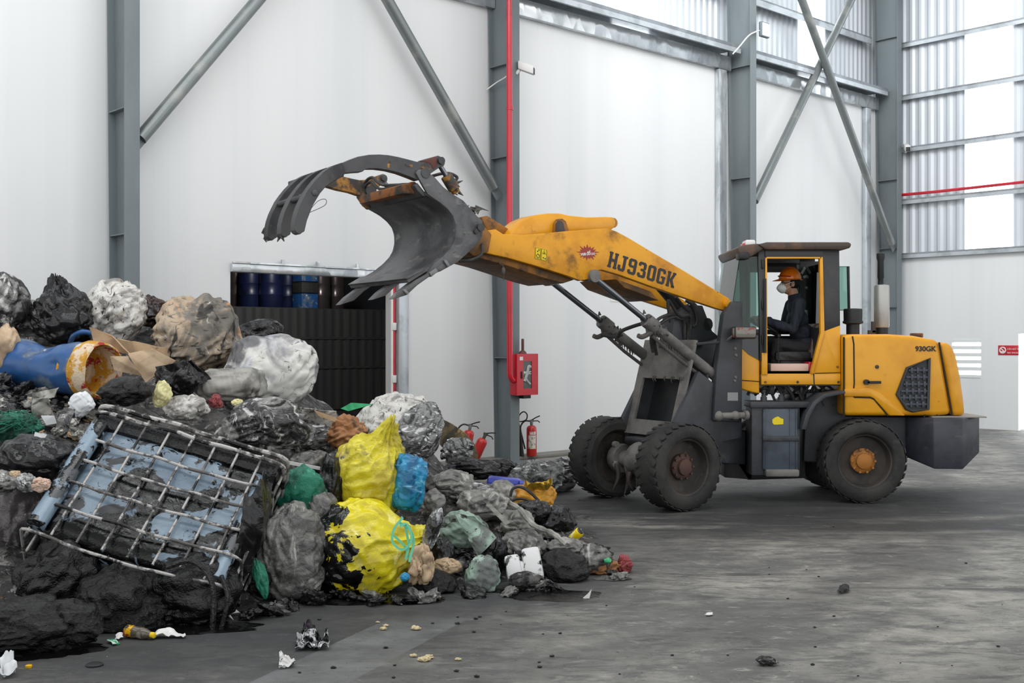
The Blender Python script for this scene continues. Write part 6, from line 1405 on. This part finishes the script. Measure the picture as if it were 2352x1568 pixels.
bm = B(); tube(bm, [T_(IW-.10, .05, -.06), T_(IW-.10, IH*.8, -.06)], .05, 14)
finish('tank_rib', bm, M['ribblue'], bot_)
def cagebar(name, pts, r=.011): bm = B(); tube(bm, pts, r, 8); finish(name, bm, M['cagesteel'], ibc)
def hoop(v, r=.012, bow=0.0):
    c = .09; jj = lambda u, w_: T_(u, v+.012*noise.noise(V((u*3, v*5, 1)))-bow*math.sin(math.pi*min(1, max(0, u/IW))), w_)
    pts = [jj(0, -ID), jj(0, -ID*.5), jj(0, -c), jj(c*.25, -c*.25), jj(c, 0)]+[jj(c+(IW-2*c)*i/10, .006*math.sin(i*2)) for i in range(1, 10)]+[jj(IW-c, 0), jj(IW-c*.25, -c*.25), jj(IW, -c), jj(IW, -ID*.5), jj(IW, -ID)]
    cagebar('cage_hoop', spl(pts, 3), r)
for i, v in enumerate((0, .21, .40, .58, .76)): hoop(v, .0105, .05 if i == 0 else .015)
hoop(IH-.03, .015); hoop(IH+.03, .017)
for i in range(7):
    u = .19+i*.158; cagebar('cage_upright', [T_(u, 0, -.012), T_(u+.004, IH*.5, -.010), T_(u, IH, -.012)], .0085)
for i in range(6):
    w_ = -.12-i*.15; cagebar('cage_upright', [T_(IW-.012, 0, w_), T_(IW-.012, IH, w_)], .0105)
    cagebar('cage_upright', [T_(.012, 0, w_), T_(.012, IH, w_)], .0105)
bm = B(); obox(bm, O_, iu, iv, iw, .02, IW-.02, IH-.12, IH+.02, -ID+.02, -.04, .03); finish('tank_shoulder', bm, M['tarplastic'], bot_)
bm = B(); tube(bm, spl([T_(IW*.70, .0, .01), T_(IW*.80, .06, .05), T_(IW*.92, -.02, .03), T_(IW*.99, -.22, -.1), T_(IW*1.0, -.35, -.3)], 8), .018, 8); tube(bm, spl([T_(IW*.95, .04, .02), T_(IW*1.02, -.10, .0), T_(IW*1.03, -.3, -.2)], 8), .014, 8); finish('torn_strap', bm, M['tar'], ibc)
# tarry sacks below it
lump('tarred_sack', 'tar-black bulging sack under the left end of the wire cage', 'sack', 140, 1345, 92, 112, M['tarplastic'], 34, Y=6.92, sub=6, flat=.10, slump=.12, lumpy=.2, fold=.13)
lump('tarred_sack', 'tar-black bulging sack under the middle of the wire cage', 'sack', 285, 1390, 105, 92, M['tar'], 35, Y=6.80, sub=6, flat=.08, slump=.12, lumpy=.22, fold=.13)
lump('tarred_sack', 'tar-black bulging sack with pale glints under the right end of the cage', 'sack', 440, 1368, 108, 92, M['tarplastic'], 36, Y=6.92, sub=6, flat=.08, slump=.08, lumpy=.16, fold=.12)
lump('tar_lump', 'glistening tar lump at the lower left corner of the heap', 'lump', 60, 1440, 110, 66, M['tar'], 37, Y=6.25, sub=6, flat=.1, slump=.3)
lump('tar_lump', 'glistening tar lump below the middle of the cage on the floor', 'lump', 150, 1430, 80, 52, M['tar'], 38, Y=6.3, sub=5, flat=.1, slump=.25)
sheet('plastic_wrap', 'black torn plastic hanging at the right side of the wire cage', 'plastic', [(560, 1130, .1), (640, 1060, .25), (585, 1300, .1), (500, 1400, -.05)], M['plblack'], 39, .05, .006, Y=7.0, nseg=40, freq=7, ragged=.15)

# ---------------- between cage and yellow bags
lump('net_bag', 'dark green mesh bag between the wire cage and the yellow bag', 'bag', 690, 1128, 54, 56, M['green'], 40, Y=7.75, deep=.5, rot=-35, lumpy=.2)
lump('waste_bag', 'big grey translucent bag between the cage and the yellow bag', 'bag', 668, 1275, 82, 118, M['greyfilm'], 41, Y=7.5, sub=6, flat=.06, deep=.6, lumpy=.14, slump=.1)
lump('waste_bag', 'small dark grey bag wedged above the translucent bag beside the yellow bag', 'bag', 738, 1175, 36, 46, M['greyfilm'], 42, Y=7.75)
lump('green_scrap', 'strip of green plastic low at the right side of the cage', 'plastic', 598, 1325, 16, 44, M['green'], 43, Y=7.15, rot=15, deep=.4)
sheet('slat', 'white narrow strip sticking out right of the cage corner', 'strip', [(664, 1058), (736, 1072), (736, 1079), (664, 1066)], M['white'], 44, .004, .012, Y=8.0, nseg=6)
lump('waste_bag', 'black plastic bag behind the left shoulder of the upper yellow bag', 'bag', 764, 1110, 30, 62, M['plblack'], 45, Y=7.95)
# yellow pair and blue bag
yb1 = lump('waste_bag', 'upper yellow plastic bag with a pointed top, above the round yellow bag', 'bag', 852, 1092, 84, 104, M['yellowbag'], 46, Y=8.05, sub=6, neck=(64, .34), radial=.16, rot=0, lumpy=.14, fold=.09, crease=.05, slump=.05)
yb2 = lump('waste_bag', 'large round yellow plastic bag, tar-black on its left side', 'bag', 828, 1262, 128, 112, M['yellowtar'], 47, Y=7.72, sub=6, flat=.04, neck=(14, .14), radial=.10, lumpy=.08, fold=.045, crease=.022)
bm = B()
for k, pts in enumerate(([(925, 1188, 0), (905, 1215, 0), (902, 1245, 0), (925, 1262, 0), (945, 1240, 0), (936, 1205, 0), (918, 1208, 0)], [(918, 1200, 0), (940, 1215, 0), (950, 1242, 0), (940, 1290, 0)], [(930, 1205, 0), (938, 1250, 0), (932, 1285, 0)], [(905, 1230, 0), (930, 1255, 0), (938, 1280, 0)])):
    pp = spl([P(a, b, 7.30+.01*k) for a, b, _ in pts], 8)
    for i in range(len(pp)-1):
        d_ = (pp[i+1]-pp[i]).normalized(); s_ = d_.cross(V((0, 1, 0))).normalized()*.008
        hexa(bm, [pp[i]-s_, pp[i+1]-s_, pp[i+1]-s_+V((0, .004, 0)), pp[i]-s_+V((0, .004, 0)), pp[i]+s_, pp[i+1]+s_, pp[i+1]+s_+V((0, .004, 0)), pp[i]+s_+V((0, .004, 0))])
finish('tie_ribbon', bm, M['ribbon'], yb2, label='mint green tie ribbon')
lump('waste_bag', 'blue plastic bag standing against the upper yellow bag', 'bag', 938, 1108, 40, 66, M['bluebag'], 48, Y=7.98, rot=-6, sq=.5, lumpy=.10, fold=.06, deep=.7)
lump('blue_scrap', 'tiny blue plastic scrap at the right foot of the round yellow bag', 'plastic', 930, 1325, 11, 10, M['bluebag'], 49, Y=7.38)
lump('paper_wad', 'tan crumpled paper bag right of the round yellow bag', 'paper', 968, 1300, 28, 42, M['paper'], 50, Y=7.6, fold=.3, lumpy=.6, crease=.12, flat=.05)
lump('waste_bag', 'dirty yellow plastic scrap above the tan paper beside the ribbon', 'plastic', 965, 1238, 26, 34, M['yellowbag'], 51, Y=7.72, fold=.22)
lump('foil_wrap', 'silvery crumpled foil sheet right of the dirty yellow scrap', 'foil', 992, 1216, 18, 50, M['silver'], 52, Y=7.62, rot=-18, deep=.4, fold=.2)
# behind them
lump('waste_sack', 'tall white woven sack behind the upper yellow bag', 'sack', 905, 985, 96, 78, M['whitesack'], 53, Y=9.6, sub=6, rot=25, lumpy=.10, fold=.05)
lump('waste_sack', 'white sack with grey scuffs sloping right behind the blue bag', 'sack', 955, 1005, 52, 88, M['clearfilm'], 54, Y=9.3, rot=-30, sub=6, lumpy=.10, fold=.06)
sheet('plastic_wrap', 'bright green plastic strip on top of the tall white sack', 'plastic', [(782, 938), (806, 925), (858, 928), (800, 944)], M['greenstrip'], 55, .01, .006, Y=9.15)
sheet('plastic_wrap', 'white wrinkled sheet between the black-splashed sack and the brown paper', 'plastic', [(690, 935), (768, 945), (760, 1000), (672, 1042)], M['whitesack'], 56, .07, .006, Y=8.65, nseg=40, freq=6)
lump('waste_bag', 'pale grey film bag below the wrinkled white sheet', 'bag', 722, 1010, 58, 40, M['clearfilm'], 57, Y=8.75, fold=.16)
lump('paper_sack', 'crumpled brown paper sack above the upper yellow bag', 'sack', 800, 1002, 46, 44, M['brownpaper'], 58, Y=8.6, fold=.30, crease=.12, sub=6, rot=20)
sheet('cardboard_sheet', 'curved brown cardboard edge behind the brown paper sack', 'cardboard', [(722, 942), (770, 958), (782, 972), (735, 956)], M['cardboard'], 59, .015, .014, Y=8.55)
lump('waste_bag', 'dark grey bag in the hollow left of the upper yellow bag', 'bag', 712, 1062, 44, 28, M['greyfilm'], 60, Y=8.2)
# mottled sheet leaning near the extinguishers
bm = B(); pts_ = [(946, 937), (962, 936), (1000, 953), (1040, 975), (1070, 995), (1090, 1020), (1098, 1045), (1092, 1066), (1060, 1062), (1020, 1030), (980, 985)]
prism(bm, pts_, lambda a, b, d: P(a, b, 11.6+.5*((a-946)/150)-.0)+V((0, d, 0)), -.02, .02, .006)
for v in bm.verts: v.co += noise.noise_vector(v.co*3)*.02
finish('mouldy_board', bm, M['board'], label='mouldy brown board leaning in front of the extinguishers', cat='board')
lump('waste_bag', 'clear bag with white and red scraps below the mouldy board', 'bag', 1050, 1036, 38, 30, M['clearfilm'], 61, Y=10.3, rot=25, fold=.18)
lump('waste_bag', 'low dark bag between the clear bag and the column foot', 'bag', 1080, 1078, 70, 24, M['plblack'], 62, Y=10.6, fold=.15, flat=.1)
lump('waste_bag', 'glossy black bag lying right before the foot of the red-pipe column', 'bag', 1152, 1076, 40, 21, M['plblack'], 63, Y=13.6, flat=.1, fold=.16)
lump('waste_bag', 'big clear grey bag on the floor left of the front wheel', 'bag', 1232, 1096, 60, 40, M['clearfilm'], 64, Y=12.6, flat=.15, fold=.16, slump=.2)
lump('waste_bag', 'second clear grey bag touching the far front wheel', 'bag', 1290, 1092, 36, 40, M['clearfilm'], 65, Y=12.9, flat=.15, fold=.16, slump=.1)
# right lobe
def dR(px, py): return depth(px, py, .42)
def rl(name, label, cat, px, py, rw, rh, m, seed, **k):
    k.setdefault('Y', dR(px, py)); return lump(name, label, cat, px, py, rw, rh, m, seed, **k)
rl('waste_bag', 'dark grey rounded bag right of the blue bag', 'bag', 1040, 1118, 58, 36, M['greyfilm'], 80, fold=.12)
root = thing('plastic_canister', 'royal blue plastic canister lying behind the orange sack', 'canister', P(1158, 1110, 9.9))
bm = B(); obox(bm, P(1158, 1112, 9.9), V((1, .2, -.12)).normalized(), (0, 1, 0), (0.12, 0, 1), -.155, .155, -.09, .09, -.055, .06, .035); finish('body', bm, M['royal'], root)
bm = B(); q_ = P(1192, 1112, 9.85); lathe(bm, [(.035, 0), (.035, .05)], q_, V((1, .1, -.2)), 16); finish('cap', bm, M['royal'], root)
osk = rl('waste_sack', 'open orange-yellow sack with a golden lining near the front wheel', 'sack', 1218, 1142, 58, 30, M['orangesack'], 81, Y=9.6, sq=.4, fold=.09, rot=4, lumpy=.12, deep=.7)
bm = B(); c = P(1236, 1114, 9.52)
for i in range(25):
    a = 2*math.pi*i/24; p = c+V((math.cos(a)*.12, math.sin(a)*.08, .018*math.sin(3*a)+.012*math.cos(a)))
    q_ = [bm.verts.new(p+V((0, 0, .022+.014*math.sin(5*a)))), bm.verts.new(p*1.0+V((-math.cos(a)*.03, -math.sin(a)*.02, -.03))), bm.verts.new(c+V((math.cos(a)*.03, math.sin(a)*.02, -.035)))]
    if i:
        for k in range(2): bm.faces.new([pv[k], q_[k], q_[k+1], pv[k+1]])
    pv = q_
bmesh.ops.recalc_face_normals(bm, faces=bm.faces[:]); bmesh.ops.solidify(bm, geom=bm.faces[:], thickness=.004); finish('golden_lining', bm, M['goldfoil'], osk)
bm = B()
for pts in ([(1172, 1140), (1178, 1122), (1195, 1118), (1215, 1128), (1238, 1150)], [(1162, 1158), (1190, 1145), (1222, 1152), (1250, 1160)]):
    tube(bm, spl([P(a, b, 9.22) for a, b in pts], 6), .012, 6)
finish('sack_strap', bm, M['hose'], osk)
G2 = 'grey bags of the low right end of the heap'
for nm, lb, ca, px, py, rw, rh, mm, sd, kw in (
    ('waste_bag', 'grey-brown bag just left of the orange sack', 'bag', 1150, 1130, 34, 26, M['greycloth'], 82, dict(Y=9.5)),
    ('waste_bag', 'grey torn film bag in the middle of the right lobe crest', 'bag', 1110, 1160, 62, 36, M['greyfilm'], 83, dict(fold=.2)),
    ('cloth_bundle', 'grey-green draped cloth bundle right of the silvery foil', 'cloth', 1062, 1218, 56, 42, M['mint'], 84, dict(fold=.16)),
    ('waste_bag', 'pale scuffed film bag above the grey-green cloth bundle', 'bag', 1096, 1130, 44, 22, M['clearfilm'], 85, dict(fold=.2)),
    ('waste_bag', 'grey-brown smooth bag in the centre of the right lobe', 'bag', 1188, 1202, 40, 30, M['greycloth'], 86, dict(fold=.08)),
    ('waste_bag', 'charcoal shiny bag at the right of the lobe near the yellow can', 'bag', 1276, 1196, 46, 34, M['plblack'], 87, dict(Y=8.75, fold=.14)),
    ('waste_bag', 'charcoal bag under the strap of the orange sack', 'bag', 1222, 1172, 44, 24, M['plblack'], 88, dict()),
    ('waste_bag', 'dark grey hairy bag above the white canister', 'bag', 1202, 1252, 50, 34, M['greyfilm'], 89, dict(fold=.16, crease=.09)),
    ('waste_bag', 'black wet bag below the hairy grey bag on the left', 'bag', 1132, 1268, 34, 44, M['plblack'], 90, dict(fold=.16)),
    ('tar_lump', 'tar-wet black bag right of the white canister', 'bag', 1292, 1306, 56, 44, M['tar'], 91, dict(fold=.14, flat=.1)),
    ('waste_bag', 'grey limp film above the tar-wet bag', 'bag', 1300, 1258, 44, 24, M['greyfilm'], 92, dict(fold=.2)),
    ('waste_bag', 'grey limp film at the right tip of the heap', 'bag', 1362, 1282, 44, 34, M['greyfilm'], 93, dict(fold=.22, flat=.15)),
    ('cloth_bundle', 'grey-green cloth lump standing at the front of the right lobe', 'cloth', 1108, 1328, 40, 50, M['mint'], 94, dict(Y=7.75, fold=.10, lumpy=.14, flat=.06)),
    ('tar_lump', 'tar-black round lump right of the tan paper at the heap front', 'lump', 998, 1344, 50, 34, M['tar'], 95, dict(Y=7.7, flat=.15)),
    ('tar_lump', 'tar-wet low mound right of the grey-green cloth lump', 'lump', 1165, 1358, 52, 24, M['tar'], 96, dict(Y=7.75, flat=.2, slump=.3)),
    ('waste_bag', 'black bag in the gap under the silvery foil', 'bag', 1012, 1275, 30, 40, M['plblack'], 97, dict()),
    ('paper_wad', 'tan crumpled paper above the tar-black round lump', 'paper', 1024, 1300, 34, 18, M['paper'], 98, dict(fold=.25)),
    ('brown_rag', 'rust-brown rag at the right tip of the heap', 'rag', 1386, 1302, 34, 18, M['brownpaper'], 99, dict(Y=8.3, fold=.4, lumpy=.6, flat=.1)),
    ('red_rag', 'faded red rag at the outermost right tip of the heap', 'rag', 1434, 1300, 18, 20, M['redcloth'], 100, dict(Y=8.35, fold=.4, lumpy=.6, flat=.1)),
    ('green_scrap', 'small bright green scrap on the rust-brown rag', 'plastic', 1396, 1287, 8, 6, M['greenstrip'], 101, dict(Y=8.2)),
    ('cloth_rag', 'grey wet rag trailing on the floor under the red rag', 'rag', 1405, 1336, 40, 14, M['greyfilm'], 102, dict(Y=8.1, flat=.2, fold=.22, slump=.3)),
    ('waste_bag', 'grey film bag low between the blue bag and the grey-green bundle', 'bag', 995, 1162, 28, 36, M['greyfilm'], 103, dict(fold=.2)),
):
    rl(nm, lb, ca, px, py, rw, rh, mm, sd, **kw)
sheet('cloth_drape', 'pale green draped cloth over the grey-green bundle', 'cloth', [(1045, 1180), (1090, 1182), (1140, 1235), (1098, 1272)], M['mint'], 104, .04, .008, Y=8.02, nseg=30, freq=6)
bm = B(); pp = spl([P(1160, 1150, 8.75), P(1195, 1170, 8.5), P(1225, 1205, 8.2), P(1270, 1225, 8.2), P(1300, 1250, 8.15)], 8)
tube(bm, pp, [.016+.008*abs(math.sin(i*.9)) for i in range(len(pp))], 7); finish('twisted_rag', bm, M['greycloth'], label='long twisted grey rag running down the right lobe', cat='rag')
sheet('cloth_rag', 'grey narrow board-like rag beside the smooth grey-brown bag', 'rag', [(1118, 1160), (1130, 1160), (1172, 1200), (1160, 1204)], M['greycloth'], 105, .012, .014, Y=8.3, nseg=10)
# white canister with black stains
root = thing('white_canister', 'white plastic canister stained black, lying at the front of the right lobe', 'canister', P(1203, 1305, 7.95))
cu_ = V((1, .05, .16)).normalized(); cv_ = V((.0, .5, .85)); cv_ = (cv_-cu_*cv_.dot(cu_)).normalized(); cw_ = cu_.cross(cv_); co_ = P(1203, 1306, 7.9)
bm = B(); obox(bm, co_, cu_, cv_, cw_, -.125, -.015, -.09, .10, -.07, .07, .025); obox(bm, co_, cu_, cv_, cw_, .0, .13, -.10, .13, -.07, .07, .025); obox(bm, co_, cu_, cv_, cw_, -.05, .05, -.08, .05, -.06, .05, .02); cbm = finish('body', bm, M['stainedwhite'], root)
bm = B(); lathe(bm, [(.02, 0), (.02, .03), (.026, .03), (.026, .06)], co_+cu_*-.02+cv_*.07, cv_, 14); finish('neck', bm, M['stainedwhite'], root)
rl('tar_lump', 'black sooty lump hiding the lower half of the white canister', 'lump', 1206, 1332, 36, 20, M['heap'], 106, Y=7.72, flat=.1)
# yellow can
root = thing('drink_can', 'yellow can lying at the right edge of the heap', 'can', P(1325, 1226, 8.55))
bm = B(); ca_ = V((.45, -.45, .55)).normalized(); c = P(1322, 1230, 8.55)-ca_*.05; lathe(bm, [(.026, 0), (.035, .008), (.036, .105), (.028, .115), (.027, .112), (.004, .110)], c, ca_, 24); finish('can_body', bm, mat('yellow_print', (236, 206, 24), .3, layers=(((222, 150, 20), 9, .55, .65), ((238, 230, 190), 14, .62, .68))), root)
bm = B(); lathe(bm, [(.029, .110), (.0285, .117), (.024, .113), (.001, .112)], c, ca_, 20); finish('can_end', bm, M['silver'], root)

bm = B(); tube(bm, spl([P(160, 792, 9.6), P(168, 772, 9.55), P(190, 762, 9.55), P(214, 768, 9.6), P(222, 785, 9.65)], 8), .022, 10); finish('plastic_hoop', bm, M['blue'], label='blue plastic hoop sticking up behind the blue drum', cat='hoop')

# ==================================================================== SMALL SCRAPS ON THE HEAP AND LITTER ON THE FLOOR
rr = random.Random(21)
KINDS = [('film_scrap', 'crumpled dark film scrap lying loose among the bags of the heap', 'scrap', 'plblack', 'dark film scraps in the heap', .10),
         ('grey_scrap', 'crumpled grey film scrap lying loose among the bags of the heap', 'scrap', 'greyfilm', 'grey film scraps in the heap', .09),
         ('white_scrap', 'crumpled white scrap lying loose among the bags of the heap', 'scrap', 'whitesack', 'white scraps in the heap', .055),
         ('cardboard_scrap', 'small brown cardboard scrap lying loose among the bags of the heap', 'scrap', 'cardboard', 'cardboard scraps in the heap', .055)]
def ray_hit(px, py):
    Y = 5.8
    while Y < 12.2:
        z = 1.7-(py-784)/F*Y; X = (px-1176)/F*Y
        if z < max(hsurf(X, Y), 0): return V((X, Y, z))
        Y += .04
    return None
srcs = []
for kd in KINDS:
    for s in range(5):
        TR = [(V((rr.gauss(0, 1), rr.gauss(0, 1), rr.gauss(0, 1))).normalized()*fq, rr.random(), .6/fq**.8) for fq in (.7, 1, 1.4, 2, 2.8)]
        bm = B(); bmesh.ops.create_icosphere(bm, subdivisions=4, radius=kd[5])
        for v in bm.verts:
            d = v.co.normalized(); w_ = d+noise.noise_vector(d*2+V((s*9, 1, 0)))*.5
            f = 1+.4*noise.noise(d*1.6+V((s*5, 0, 0)))+.5*sum(am*(abs(2*((w_.dot(vv)+ph) % 1)-1)-.5) for vv, ph, am in TR)
            v.co = V((d.x*1.25, d.y*1.0, d.z*.55))*kd[5]*f
        srcs.append((kd, bm))
meshes = {}
for i, (kd, bm) in enumerate(srcs):
    me = bpy.data.meshes.new(kd[0]); 
    for f in bm.faces: f.smooth = True
    bm.to_mesh(me); bm.free(); me.materials.append(M[kd[3]]); meshes.setdefault(kd[0], []).append(me)
def scrap(kd, loc, sc=1.0):
    o = bpy.data.objects.new(kd[0], rr.choice(meshes[kd[0]])); C.objects.link(o); o.location = loc
    o.rotation_euler = (rr.uniform(-.6, .6), rr.uniform(-.6, .6), rr.uniform(0, 6.28)); o.scale = (sc,)*3
    o['label'] = kd[1]; o['category'] = kd[2]; o['group'] = kd[4]
# loose scraps: left slope (dense) and all over the lobes
for k in range(150):
    px, py = rr.uniform(0, 245), rr.uniform(868, 1010)
    p = ray_hit(px, py)
    if p is None or p.z < .1: continue
    p.y -= rr.uniform(0, .08); scrap(rr.choice([KINDS[0], KINDS[1], KINDS[1], KINDS[2], KINDS[2], KINDS[3]]), p, rr.uniform(.4, 1.0))
for k in range(110):
    px = rr.uniform(600, 1400); py = rr.uniform(1040, 1340)
    p = ray_hit(px, py)
    if p is None or p.z < .05: continue
    scrap(rr.choice([KINDS[0], KINDS[0], KINDS[1], KINDS[1], KINDS[2]] if px < 1100 else [KINDS[0], KINDS[1], KINDS[1]]), p, rr.uniform(.5, 1.1))
for k in range(36):
    px = rr.uniform(560, 1440); p = G(px, F*1.7/yfront(px)+784+rr.uniform(-4, 10)); p.z = .025
    scrap(rr.choice([KINDS[0], KINDS[0], KINDS[1]]), p, rr.uniform(.3, .7))
# tar run-off on the floor
def puddle(label, px, py, rw, rd, seed, m='tar'):
    c = G(px, py); k = c.y/F; bm = B(); cv = bm.verts.new(c+V((0, 0, .010))); ring = []; ring2 = []
    n = 60
    for i in range(n):
        a = 2*math.pi*i/n; f = 1+.38*noise.noise(V((math.cos(a)*1.7, math.sin(a)*1.7, seed)))+.16*noise.noise(V((math.cos(a)*6, math.sin(a)*6, seed)))
        ring.append(bm.verts.new(c+V((math.cos(a)*rw*k*f*.8, math.sin(a)*rd*f*.8, .009)))); ring2.append(bm.verts.new(c+V((math.cos(a)*rw*k*f, math.sin(a)*rd*f, .0012))))
    for i in range(n):
        j = (i+1) % n; bm.faces.new([cv, ring[i], ring[j]]); bm.faces.new([ring[i], ring2[i], ring2[j], ring[j]])
    finish('tar_puddle', bm, M[m], label=label, cat='puddle', smooth=80)
M['puddle'] = mat('wet_tar_film', (10, 10, 11), .08, layers=(((26, 26, 26), 6, .54, .62, .4),), bumps=(('n', 40, .004),), spec=.3)
puddle('black tar puddle in front of the white canister', 1262, 1366, 118, .17, 3, 'puddle')
puddle('black tar run-off in front of the round yellow bag', 850, 1378, 190, .14, 8, 'puddle')
puddle('black tar run-off spreading from the lower left corner of the heap', 60, 1492, 170, .22, 5, 'puddle')
puddle('black tar run-off below the right end of the cage', 420, 1440, 170, .16, 12, 'puddle')
bm = B(); q_ = G(1345, 1375); prism(bm, [(0, 0), (.045, 0), (.06, .06), (.035, .03)], lambda a, b, d: q_+V((a-.02, d, b+.004)), -.004, .004); finish('white_shard', bm, M['white'], label='white pointed shard standing in the tar puddle', cat='shard')
# bottle with yellow cap
bp_ = G(318, 1466)+V((0, 0, .034)); bx = V((.93, -.32, -.06)).normalized()
root = thing('plastic_bottle', 'crushed drink bottle with a yellow cap on the floor before the cage', 'bottle', bp_)
bm = B(); lathe(bm, [(.001, -.085), (.028, -.085), (.033, -.075), (.032, -.02), (.030, 0), (.033, .02), (.031, .045), (.020, .07), (.013, .082), (.013, .09)], bp_, bx, 24)
for v in bm.verts: v.co += noise.noise_vector(v.co*22)*.006
finish('bottle_body', bm, mat('smoky_clear_plastic', (92, 84, 72), .15, layers=(((150, 144, 134), 14, .55, .65),)), root)
bm = B(); lathe(bm, [(.034, -.078), (.0345, -.03)], bp_, bx, 24, cap=False); finish('printed_sleeve', bm, mat('yellow_sleeve', (226, 176, 20), .35, layers=(((180, 40, 30), 26, .52, .56), ((60, 120, 50), 30, .60, .64), ((30, 28, 26), 20, .62, .66))), root)
bm = B(); lathe(bm, [(.016, .085), (.017, .088), (.017, .108), (.014, .11)], bp_, bx, 18); finish('cap', bm, mat('yellow_cap', (240, 206, 20), .35), root)
def strip(name, label, cat, pts, m, seed, cr=.012, th=.003, nseg=14, lift=.0):
    cs = [G(a, b)+V((0, 0, .006+lift)) for a, b in pts]; a, b, c, d = cs; bm = B(); g = {}
    for i in range(nseg+1):
        for j in range(nseg+1):
            u, v = i/nseg, j/nseg; p = a*(1-u)*(1-v)+b*u*(1-v)+c*u*v+d*(1-u)*v
            h = cr*abs(noise.noise(p*14+V((seed, 0, 0))))*2.4+cr*.5*abs(noise.noise(p*40)); g[i, j] = bm.verts.new(p+V((.01*noise.noise(p*20), .01*noise.noise(p*20+V((5, 0, 0))), h)))
    for i in range(nseg):
        for j in range(nseg): bm.faces.new([g[i, j], g[i+1, j], g[i+1, j+1], g[i, j+1]])
    bmesh.ops.recalc_face_normals(bm, faces=bm.faces[:]); bmesh.ops.solidify(bm, geom=bm.faces[:], thickness=th); return finish(name, bm, m, label=label, cat=cat, smooth=50)
strip('paper_strip', 'white paper strip on the floor right of the drink bottle', 'paper', [(345, 1468), (428, 1466), (426, 1460), (350, 1460)], M['white'], 1, .022)
strip('paper_strip', 'white folded paper strip on the floor at the right foot of the cage', 'paper', [(492, 1434), (512, 1420), (555, 1412), (500, 1412)], M['white'], 2, .03)
strip('paper_scrap', 'small white scrap left of the drink bottle', 'paper', [(264, 1472), (282, 1470), (280, 1463), (268, 1465)], M['white'], 3, .015)
strip('carton_card', 'small green and white card on the floor left of the drink bottle', 'card', [(246, 1476), (262, 1484), (276, 1480), (258, 1472)], mat('green_white_card', (200, 226, 214), .5, layers=(((40, 150, 96), 18, .50, .56),)), 4, .008)
strip('foil_wrapper', 'crumpled silver and black wrapper on the floor below the round yellow bag', 'wrapper', [(678, 1496), (756, 1494), (752, 1474), (684, 1472)], mat('silver_black_wrapper', (188, 190, 192), .25, .4, layers=(((24, 24, 26), 16, .5, .54),), bumps=(('r', 22, .02),)), 5, .05, nseg=24)
strip('dark_wrapper', 'crumpled black wrapper with a purple spot behind the silver wrapper', 'wrapper', [(694, 1468), (726, 1472), (724, 1452), (698, 1448)], mat('black_purple_wrapper', (30, 28, 30), .3, layers=(((92, 30, 96), 20, .62, .66),), bumps=(('r', 22, .02),)), 6, .05, nseg=20)
strip('paper_wad', 'crumpled white paper on the floor nearest the camera', 'paper', [(640, 1538), (676, 1534), (674, 1522), (644, 1520)], mat('scuffed_white_paper', (226, 226, 222), .6, layers=(((50, 50, 50), 22, .58, .62),), bumps=(('r', 22, .01),)), 7, .04, nseg=20)
strip('plastic_wrap', 'white plastic scraps at the bottom left corner of the floor', 'plastic', [(0, 1562), (36, 1555), (30, 1540), (0, 1536)], M['whiteplastic'], 8, .06, nseg=22)
strip('leaf_scrap', 'dark twisted twig on the open floor at the right', 'twig', [(1922, 1366), (1948, 1362), (1950, 1352), (1930, 1350)], M['black'], 9, .02, nseg=8)
strip('white_flake', 'white flake on the open floor below the right tip of the heap', 'flake', [(1620, 1416), (1638, 1414), (1636, 1409), (1622, 1411)], M['white'], 10, .008, nseg=6)
bm = B(); q_ = G(66, 1533); lathe(bm, [(.016, 0), (.017, .004), (.017, .012), (.014, .014)], q_+V((0, 0, .001)), UP, 18); finish('bottle_cap', bm, mat('yellow_cap_loose', (228, 176, 20), .35), label='loose yellow bottle cap at the lower left of the floor', cat='bottle cap')
bm = B(); q_ = G(217, 1528); lathe(bm, [(.045, 0), (.045, .006), (.038, .009)], q_+V((0, 0, .001)), UP, 24)
for v in bm.verts: v.co += noise.noise_vector(v.co*20)*.004
finish('rubber_disc', bm, M['black'], label='flat black rubber disc on the floor left of centre front', cat='disc')
# crumbs of yellow foam, pebbles of soot
M['foam'] = mat('cream_foam', (208, 192, 154), .9, bumps=(('n', 60, .008),))
def crumb(name, label, cat, px, py, r, m, group, seed):
    q_ = G(px, py); bm = B(); bmesh.ops.create_icosphere(bm, subdivisions=3, radius=1)
    for v in bm.verts:
        d = v.co.normalized(); f = 1+.5*noise.noise(d*2+V((seed, 0, 0)))+.2*noise.noise(d*6+V((seed, 0, 0))); v.co = q_+V((d.x*r*1.5*f, d.y*r*f, max(.0, (d.z*.6+.5)*r*f)+.001))
    finish(name, bm, m, label=label, cat=cat, group=group)
for k, (px, py, r) in enumerate(((975, 1518, .022), (950, 1508, .013), (985, 1512, .016), (880, 1446, .014), (886, 1438, .010), (955, 1446, .018), (1008, 1372, .009), (1052, 1516, .010), (868, 1430, .008))):
    crumb('foam_crumb', 'cream foam crumb on the floor in front of the heap', 'foam', px, py, r, M['foam'], 'foam crumbs on the floor', k)
crumb('soot_clod', 'black clod on the open floor, largest of the clods at the bottom right', 'clod', 1762, 1527, .035, M['heap'], None, 31)
for k in range(34):
    px = rr.uniform(1050, 2340); py = 1185+(rr.random()**.8)*370
    crumb('soot_crumb', 'tiny black crumb lying on the open floor', 'crumb', px, py, rr.uniform(.003, .008), M['black'], 'black crumbs on the floor', k+40)
for k in range(20):
    px = rr.uniform(560, 1300); py = rr.uniform(1400, 1560)
    crumb('soot_crumb', 'tiny black crumb lying on the open floor', 'crumb', px, py, rr.uniform(.003, .010), M['black'], 'black crumbs on the floor', k+140)
